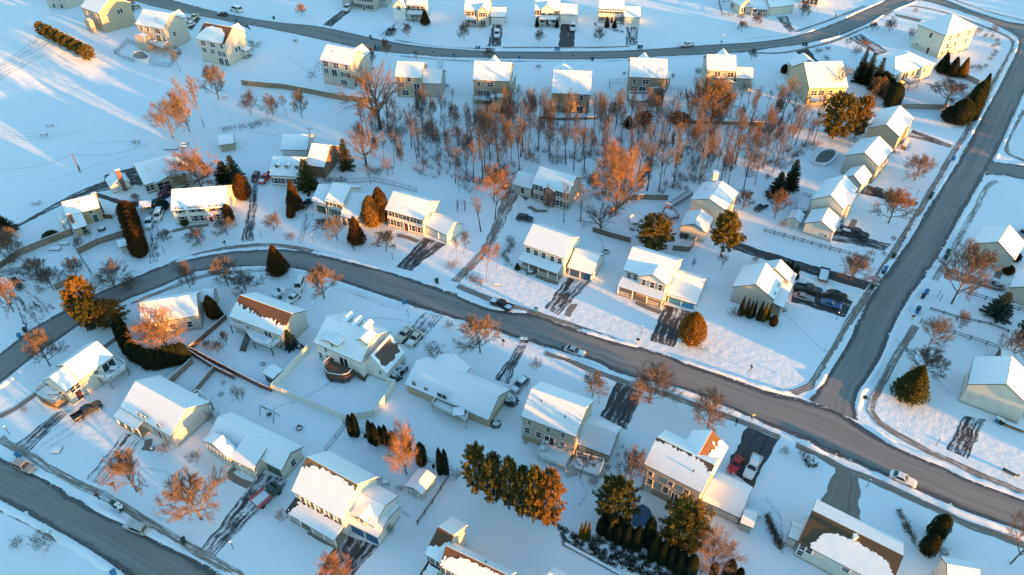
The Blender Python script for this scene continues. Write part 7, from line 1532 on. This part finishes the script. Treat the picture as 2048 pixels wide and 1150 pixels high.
fence('wall',[B4(1840,345),B4(1935,395)],'short dark wall with a post cap on the lawn at the right edge',h=.75,col=(.16,.12,.09)); fence('wall',[B4(1840,1000-1000),B4(1993,60)],'brown timber edging at the foot of the pale gabled house',h=.7,col=(.24,.15,.10))

# ------------------------------------------------------------------ pools, play things, yard things
def pool(label, px, ring, water, h, cx=None):
    w = [P(p) for p in px]; w = resample(w+[w[0]], .7)[:-1]; c = sum(w, Vector())/len(w); r = thing('swimming_pool', label, 'pool', c)
    mb = MB(); n = len(w); out = [c+(p-c)*1.0 for p in w]; inn = [c+(p-c)*(1-ring/ (p-c).length) for p in w]
    vs = [Vector((p.x,p.y,z)) for q, z in ((out,0),(out,h),(inn,h),(inn,h-.3)) for p in q]; mb.add(vs, [(k*n+i,k*n+(i+1)%n,(k+1)*n+(i+1)%n,(k+1)*n+i) for k in range(3) for i in range(n)])
    obj('pool_wall' if h > .4 else 'coping', mb, plain('pool_wall',(.62,.64,.64),.4), r); mb = MB(); mb.add([Vector((p.x,p.y,h-.18 if h > .4 else .03)) for p in inn],[tuple(range(n))]); obj('pool_cover', mb, plain('cover_'+str(water),water,.35,0,.2), r)
    mb = MB(); m_ = [c+(p-c)*(1-ring*.5/(p-c).length) for p in w]
    for i in range(n): mb.bar(Vector((m_[i].x,m_[i].y,h+.03)),Vector((m_[(i+1)%n].x,m_[(i+1)%n].y,h+.03)),ring*.9,.08)
    obj('snow_cap', mb, SN, r)
pool('oval pool with a grey green cover and pale snowy rim near the spruces',[M4(375,165),M4(400,125),M4(450,95),M4(510,90),M4(548,105),M4(550,140),M4(520,180),M4(470,205),M4(410,205),M4(372,190)],.55,(.12,.16,.15),1.0)
pool('round pool with a grey cover inside the black iron fence',[T1(1015,445),T1(1040,420),T1(1085,410),T1(1130,430),T1(1155,460),T1(1120,480),T1(1060,478),T1(1025,465)],.4,(.16,.17,.18),1.1)
pool('kidney shaped pool with a deep blue cover between two golden pines',[B3(960,780),B3(965,680),B3(1000,610),B3(1060,600),B3(1115,635),B3(1145,690),B3(1120,760),B3(1060,800),B3(1000,800)],.3,(.04,.13,.22),.12)
pool('snow filled round pool beside the golden topped pine',[M3(945,615),M3(990,585),M3(1060,590),M3(1085,640),M3(1040,680),M3(970,670)],.35,(.80,.83,.88),1.0)
def ring(px, rad, label, name='fire_pit', col=(.12,.115,.11), h=.4):
    c = P(px); mb = MB(); n = 16; vs = []
    for rr, z in ((rad,0),(rad,h),(rad*.72,h),(rad*.72,.06)):
        for k in range(n): vs.append(c+Vector((rr*math.cos(6.283*k/n), rr*math.sin(6.283*k/n), z)))
    mb.add(vs, [(k*n+i,k*n+(i+1)%n,(k+1)*n+(i+1)%n,(k+1)*n+i) for k in range(3) for i in range(n)]); o = obj(name, mb, plain('stone_ring',col,.9,0,.4), None, c); tag(o, label, 'fire pit')
    mb = MB(); mb.lathe([(rad*.98,h),(rad*.9,h+.08),(rad*.78,h+.07),(rad*.74,h)], c, 16); mb2 = MB()
    for k in range(n):
        if k%5: mb2.bar(c+Vector((rad*.86*math.cos(6.283*k/n),rad*.86*math.sin(6.283*k/n),h+.04)), c+Vector((rad*.86*math.cos(6.283*(k+1)/n),rad*.86*math.sin(6.283*(k+1)/n),h+.04)), .22,.08)
    obj('snow_cap', mb2, SN, o)
ring(L2(378,1135),.62,'stone fire ring in the open yard by the swing frame'); ring(M3(772,860),.8,'stone fire ring behind the white colonial with the long porch'); ring(L2(98,645),.45,'small black tyre ring beside the dark box shed','tyre_ring',(.03,.03,.03),.25)
# swing frame with a disc swing
a, b = P(L2(100,1020)), P(L2(205,1070)); r = thing('swing_frame','black metal swing frame with a round net swing in the open yard','swing',(a+b)/2); d = (b-a).normalized(); y = Vector((-d.y,d.x,0))
mb = MB(); mb.bar(a+Z*2.1,b+Z*2.1,.09); obj('top_bar', mb, BLACK, r)
for p in (a,b):
    for s in (-1,1): mb = MB(); mb.bar(p+Z*2.1,p+y*s*.9,.08); obj('leg', mb, BLACK, r)
m_ = (a+b)/2; mb = MB(); mb.lathe([(.45,.5),(.5,.55),(.45,.6)], m_, 14); sw = obj('disc_seat', mb, plain('net',(.1,.1,.1)), r)
mb = MB()
for s in (-1,1): mb.bar(m_+d*s*.4+Z*.55,m_+d*s*.3+Z*2.1,.03)
obj('rope', mb, BLACK, sw)
# garden pergola
p = P(M2(1620,530)); r = thing('pergola','small dark pergola behind the side garage of the black shuttered colonial','pergola',p)
for x in (-.9,.9):
    for y in (-.8,.8): mb = MB(); mb.bar(p+Vector((x,y,0)),p+Vector((x,y,2.0)),.16); obj('post', mb, wood((.10,.08,.07)), r)
mb = MB()
for k in range(6): mb.bar(p+Vector((-1.1+.44*k,-1.05,2.1)),p+Vector((-1.1+.44*k,1.05,2.1)),.08,.14)
obj('rafters', mb, wood((.10,.08,.07)), r)
# patio tables, grills, hot tub and a picnic bench
def table(px, z, label, sx=1.6, sy=.9, col=(.2,.2,.2), name='patio_table', cat='table'):
    c = P(px, z)
    if z == 0: c = G(px); z = c.z
    c0 = Vector((c.x,c.y,z)); r = thing(name, label, cat, c0); mb = MB(); mb.cube(c.x-sx/2,c.y-sy/2,z+.68,c.x+sx/2,c.y+sy/2,z+.74); t_ = obj('table_top', mb, wood(col), r)
    mb = MB(); mb.cube(c.x-sx*.46,c.y-sy*.46,z+.745,c.x+sx*.46,c.y+sy*.46,z+.9); obj('snow_cap', mb, SN, t_)
    for x in (-1,1):
        for y in (-1,1): mb = MB(); mb.bar(c0+Vector((x*sx*.42,y*sy*.4,.0)),c0+Vector((x*sx*.42,y*sy*.4,.68)),.06); obj('leg', mb, BLACK, r)
table(ZJ(1035,370),2.12,'snow topped patio table on the uphill curved deck'); table(ZJ(315,670),1.82,'snow covered covered grill on the downhill curved deck',1.9,.8,(.03,.03,.03)); table(ZJ(880,470),2.12,'low snowy bench on the uphill curved deck',1.3,.5); table(ZJ(970,470),2.12,'second low snowy bench on the uphill curved deck',1.0,.6)
table(B3(290,195),1.32,'small snowy table at the corner of the big white deck',.9,.9); table(B3(320,150),1.32,'snow capped grill by the wall of the big white deck',.7,.6,(.03,.03,.03)); table(B3(410,175),1.32,'first black chair with snow on the big white deck',.5,.5,(.03,.03,.03),'deck_chair','chair'); table(B3(468,195),1.32,'second black chair with snow on the big white deck',.5,.5,(.03,.03,.03),'deck_chair','chair')
table(L2(150,490),2.32,'round white snow topped table on the slender post deck',1.2,1.2); table(L1(1510,905),2.32,'snowy table on the deck behind the low porch house',1.0,.8); table(T1(1190,330),3.02,'snowy table on the back deck above the pool yard',1.2,.8); table(B4(510,0),0,'wooden bench under the bins') if False else None
table(M1(430,850),-.4,'first snow heaped raised garden bed inside the plank fence',2.6,1.2,(.3,.26,.2),'raised_bed','garden bed'); table(M1(500,810),-.4,'second snow heaped raised garden bed inside the plank fence',2.2,1.0,(.3,.26,.2),'raised_bed','garden bed')
table(M1(790,690),0,'snow covered patio set by the tan house',1.2,1.0,(.08,.07,.06)); table(T1(385,968),0,'lone dark bench in the wide snowy field, upper of two',1.9,.8,(.22,.18,.14),'field_bench','bench'); table(T1(342,1040),0,'lone dark bench in the wide snowy field, lower of two',1.9,.8,(.22,.18,.14),'field_bench','bench')
table(M1(282,490),0,'dark slatted bench alone in the field by the lane',1.8,1.2,(.05,.05,.05),'field_bench','bench'); table(B4(1895,365),0,'low bench',1,1) if False else None
table(B1(450,208),-.55,'snow covered square well cover on the lower left lawn',1.4,1.4,(.10,.10,.11),'well_cover','well cover'); table(M2(1895,1120-1),-.35,'round snow covered stone heap beside the gravel lane',1.4,1.0,(.3,.25,.2),'stone_heap','stone'); table(L3(1525,525),0,'tan wooden box beside the golden cone tree',1.4,1.1,(.45,.33,.15),'storage_box','box'); table(B2(1040,455),0,'snow covered grill behind the half melted roof house',1.2,.7,(.06,.06,.06),'grill','grill')
table(B2(985,420),0,'snowy bench beside the grill behind the half melted roof house',1.3,.7,(.08,.1,.12)); table(B3(1905,680),0,'old tarp covered spa by the grey lean shed',1.9,1.9,(.42,.41,.38),'hot_tub','hot tub'); table(L2(1600,1030),1.82,'hot tub with a snow covered lid on the rancher deck',2.2,1.9,(.48,.43,.34),'hot_tub','hot tub')
table(M4(1015,100),0,'dark storage box with snow by the grey house',1.3,.9,(.08,.06,.05),'storage_box','box'); table(L1(1380,865),0,'white potting table beside the low porch house deck',1.4,.8,(.6,.58,.54)); table(T1(1725,750),0,'small brown play hut under the field tree',1.1,1.1,(.28,.13,.08),'play_hut','hut')
table(M1(1320,80),-.4,'stack of dark boards in the snow behind the long rancher',3.6,1.2,(.10,.09,.08),'board_stack','boards'); table(M1(1415,65),-.4,'second smaller stack of dark boards behind the long rancher',1.6,.9,(.10,.09,.08),'board_stack','boards'); table(M1(1425,40),-.2,'tilted rack beside the board stacks behind the long rancher',1.8,.9,(.16,.14,.12),'board_stack','boards')
# pallets shelter beside the driveway hedge
c = P(M1(1130,560)); r = thing('lean_to','dark timber lean-to with a snowy roof between the yew hedge and white van','shelter',c); a, b = P(M1(1080,570)), P(M1(1175,560)); d = (b-a).normalized(); y = Vector((-d.y,d.x,0)); L = (b-a).length
for k in range(6):
    q = a+d*(L*k/5); mb = MB(); mb.bar(q,q+Z*1.9,.12); obj('post', mb, wood((.45,.42,.38)), r)
mb = MB(); mb.prism([a+Z*1.9,b+Z*1.9,b+y*2.2+Z*2.3,a+y*2.2+Z*2.3],Vector((0,0,.12))); obj('roof', mb, SN, r); mb = MB(); mb.box((a+b)/2+y*2.2+Z*1.05,d,y,Z,L,.08,2.1); obj('back_panel', mb, wood((.08,.06,.05)), r)
# dark shed on the far right
sh = House('garden_shed','small dark brown shed half hidden by a bare tree, right fence end','shed'); sh.colour = (.12,.07,.05); sh.block(L4(1812,580),L4(1910,600),W=2.6,h=2.0,pitch=.5,found=0)
# stop signs and the fire hydrant by the crossing
for tl, x, y, lab in [(L4,1700,825-60,'')]: pass
def sign(px, h, label, col, oct_=False):
    p = P(px); r = thing('road_sign', label, 'sign', p); mb = MB(); mb.tube([p,p+Z*h],[.04,.04],6); obj('post', mb, STEEL, r); mb = MB(); n = 8 if oct_ else 4; rr = .4
    q = [p+Vector((rr*math.cos(6.283*(k+.5)/n), -.06, h-.3+rr*math.sin(6.283*(k+.5)/n))) for k in range(n)]; mb.prism(q, Vector((0,.03,0))); obj('sign_plate', mb, plain('sign_'+str(col),col,.4), r)
sign(T4(1100,30),2.4,'small red stop sign at the far crossing',(.5,.02,.02),True); sign(T3(1664,330),3.2,'thin tall sign pole on the verge across from the sage house',(.3,.3,.3)); sign(L3(1890,1085),2.2,'thin street sign at the right fan shaped tree',(.2,.3,.25))
# storm drain grate at the corner, sunk in the verge
c = P(L4(772,900)); mb = MB(); mb.cube(c.x-.5,c.y-.4,.0,c.x+.5,c.y+.4,.06)
for k in range(5): mb.cube(c.x-.42,c.y-.36+.16*k,.06,c.x+.42,c.y-.28+.16*k,.10)
o = obj('drain_cover', mb, BLACK, None, c); tag(o,'dark drain cover in the snow at the corner of the crossing','drain cover')
# ------------------------------------------------------------------ evergreen rows added out of view south-east of the lots, to shade them
rf_ = random.Random(11); mb = MB(); tm, cm = template('egg', 0, 'dark'); cv = [v.co.copy() for v in cm.vertices][::1]; cf = [tuple(p.vertices) for p in cm.polygons]
def plant(x, y, w_, h_):
    k = rf_.uniform(0,6.28); ca, sa = math.cos(k), math.sin(k)
    mb.add([(x+(v.x*ca-v.y*sa)*w_, y+(v.x*sa+v.y*ca)*w_, v.z*h_) for v in cv], cf)
# line A: beyond the right-hand lots; line B: below the bottom edge
for i in range(84):
    f = i/83
    if .035 < f < .085: continue  # gap left so sun reaches the crossing
    x, y = 118+210*f, 18+262*f; hh = 8.3+.9*noise.noise(Vector((i*.3,2,0)))+rf_.uniform(-.4,.4)
    plant(x+rf_.uniform(-5,5), y+rf_.uniform(-5,5), rf_.uniform(9,12), hh)
for i in range(56):
    f = i/55
    if .25 < f < .33: continue  # gap left so sun reaches a front yard
    x, y = -30+150*f, 20-8*f; hh = 7.5+.6*noise.noise(Vector((i*.3,8,0)))+rf_.uniform(-.3,.3)
    plant(x+rf_.uniform(-3,3), y+rf_.uniform(-3,3), rf_.uniform(8,11), hh)
o = obj('evergreen_wood', mb, leaves((.010,.020,.012),(.028,.036,.018))); tag(o, 'dark evergreen wood edging the neighbourhood on its sunny side', 'wood', kind='stuff')
# ------------------------------------------------------------------ light
SUN_EL, SUN_DIR = R(3.7), R(54)               # low sun behind the camera to the right; light travels forward-left
w = bpy.data.worlds.new('World'); scene.world = w; w.use_nodes = True
t = w.node_tree; sk = t.nodes.new('ShaderNodeTexSky'); sk.sky_type = 'NISHITA'; sk.sun_disc = False
to_sun = Vector((math.sin(SUN_DIR)*math.cos(SUN_EL), -math.cos(SUN_DIR)*math.cos(SUN_EL), math.sin(SUN_EL)))
sk.sun_elevation = SUN_EL; sk.sun_rotation = math.atan2(to_sun.x, to_sun.y); sk.ozone_density = 1.0; sk.air_density = 1.0; sk.dust_density = .3
bg = t.nodes['Background']; tint = t.nodes.new('ShaderNodeMix'); tint.data_type = 'RGBA'; tint.blend_type = 'MULTIPLY'; tint.inputs[0].default_value = 1; t.links.new(sk.outputs[0], tint.inputs[6]); tint.inputs[7].default_value = (.74, 1.02, 1.20, 1); t.links.new(tint.outputs[2], bg.inputs[0]); bg.inputs[1].default_value = .15
sun = bpy.data.lights.new('sun', 'SUN'); sun.energy = 5.0; sun.angle = R(.6); sun.color = (1.0, .40, .065)
so = bpy.data.objects.new('sun', sun); COL.objects.link(so); so.rotation_euler = (-to_sun).to_track_quat('-Z', 'Y').to_euler(); so.location = (0,0,150)
scene.view_settings.view_transform = 'Standard'; scene.view_settings.look = 'None'; scene.view_settings.gamma = 1
scene.view_settings.exposure = 2.13
scene.cycles.use_denoising = True
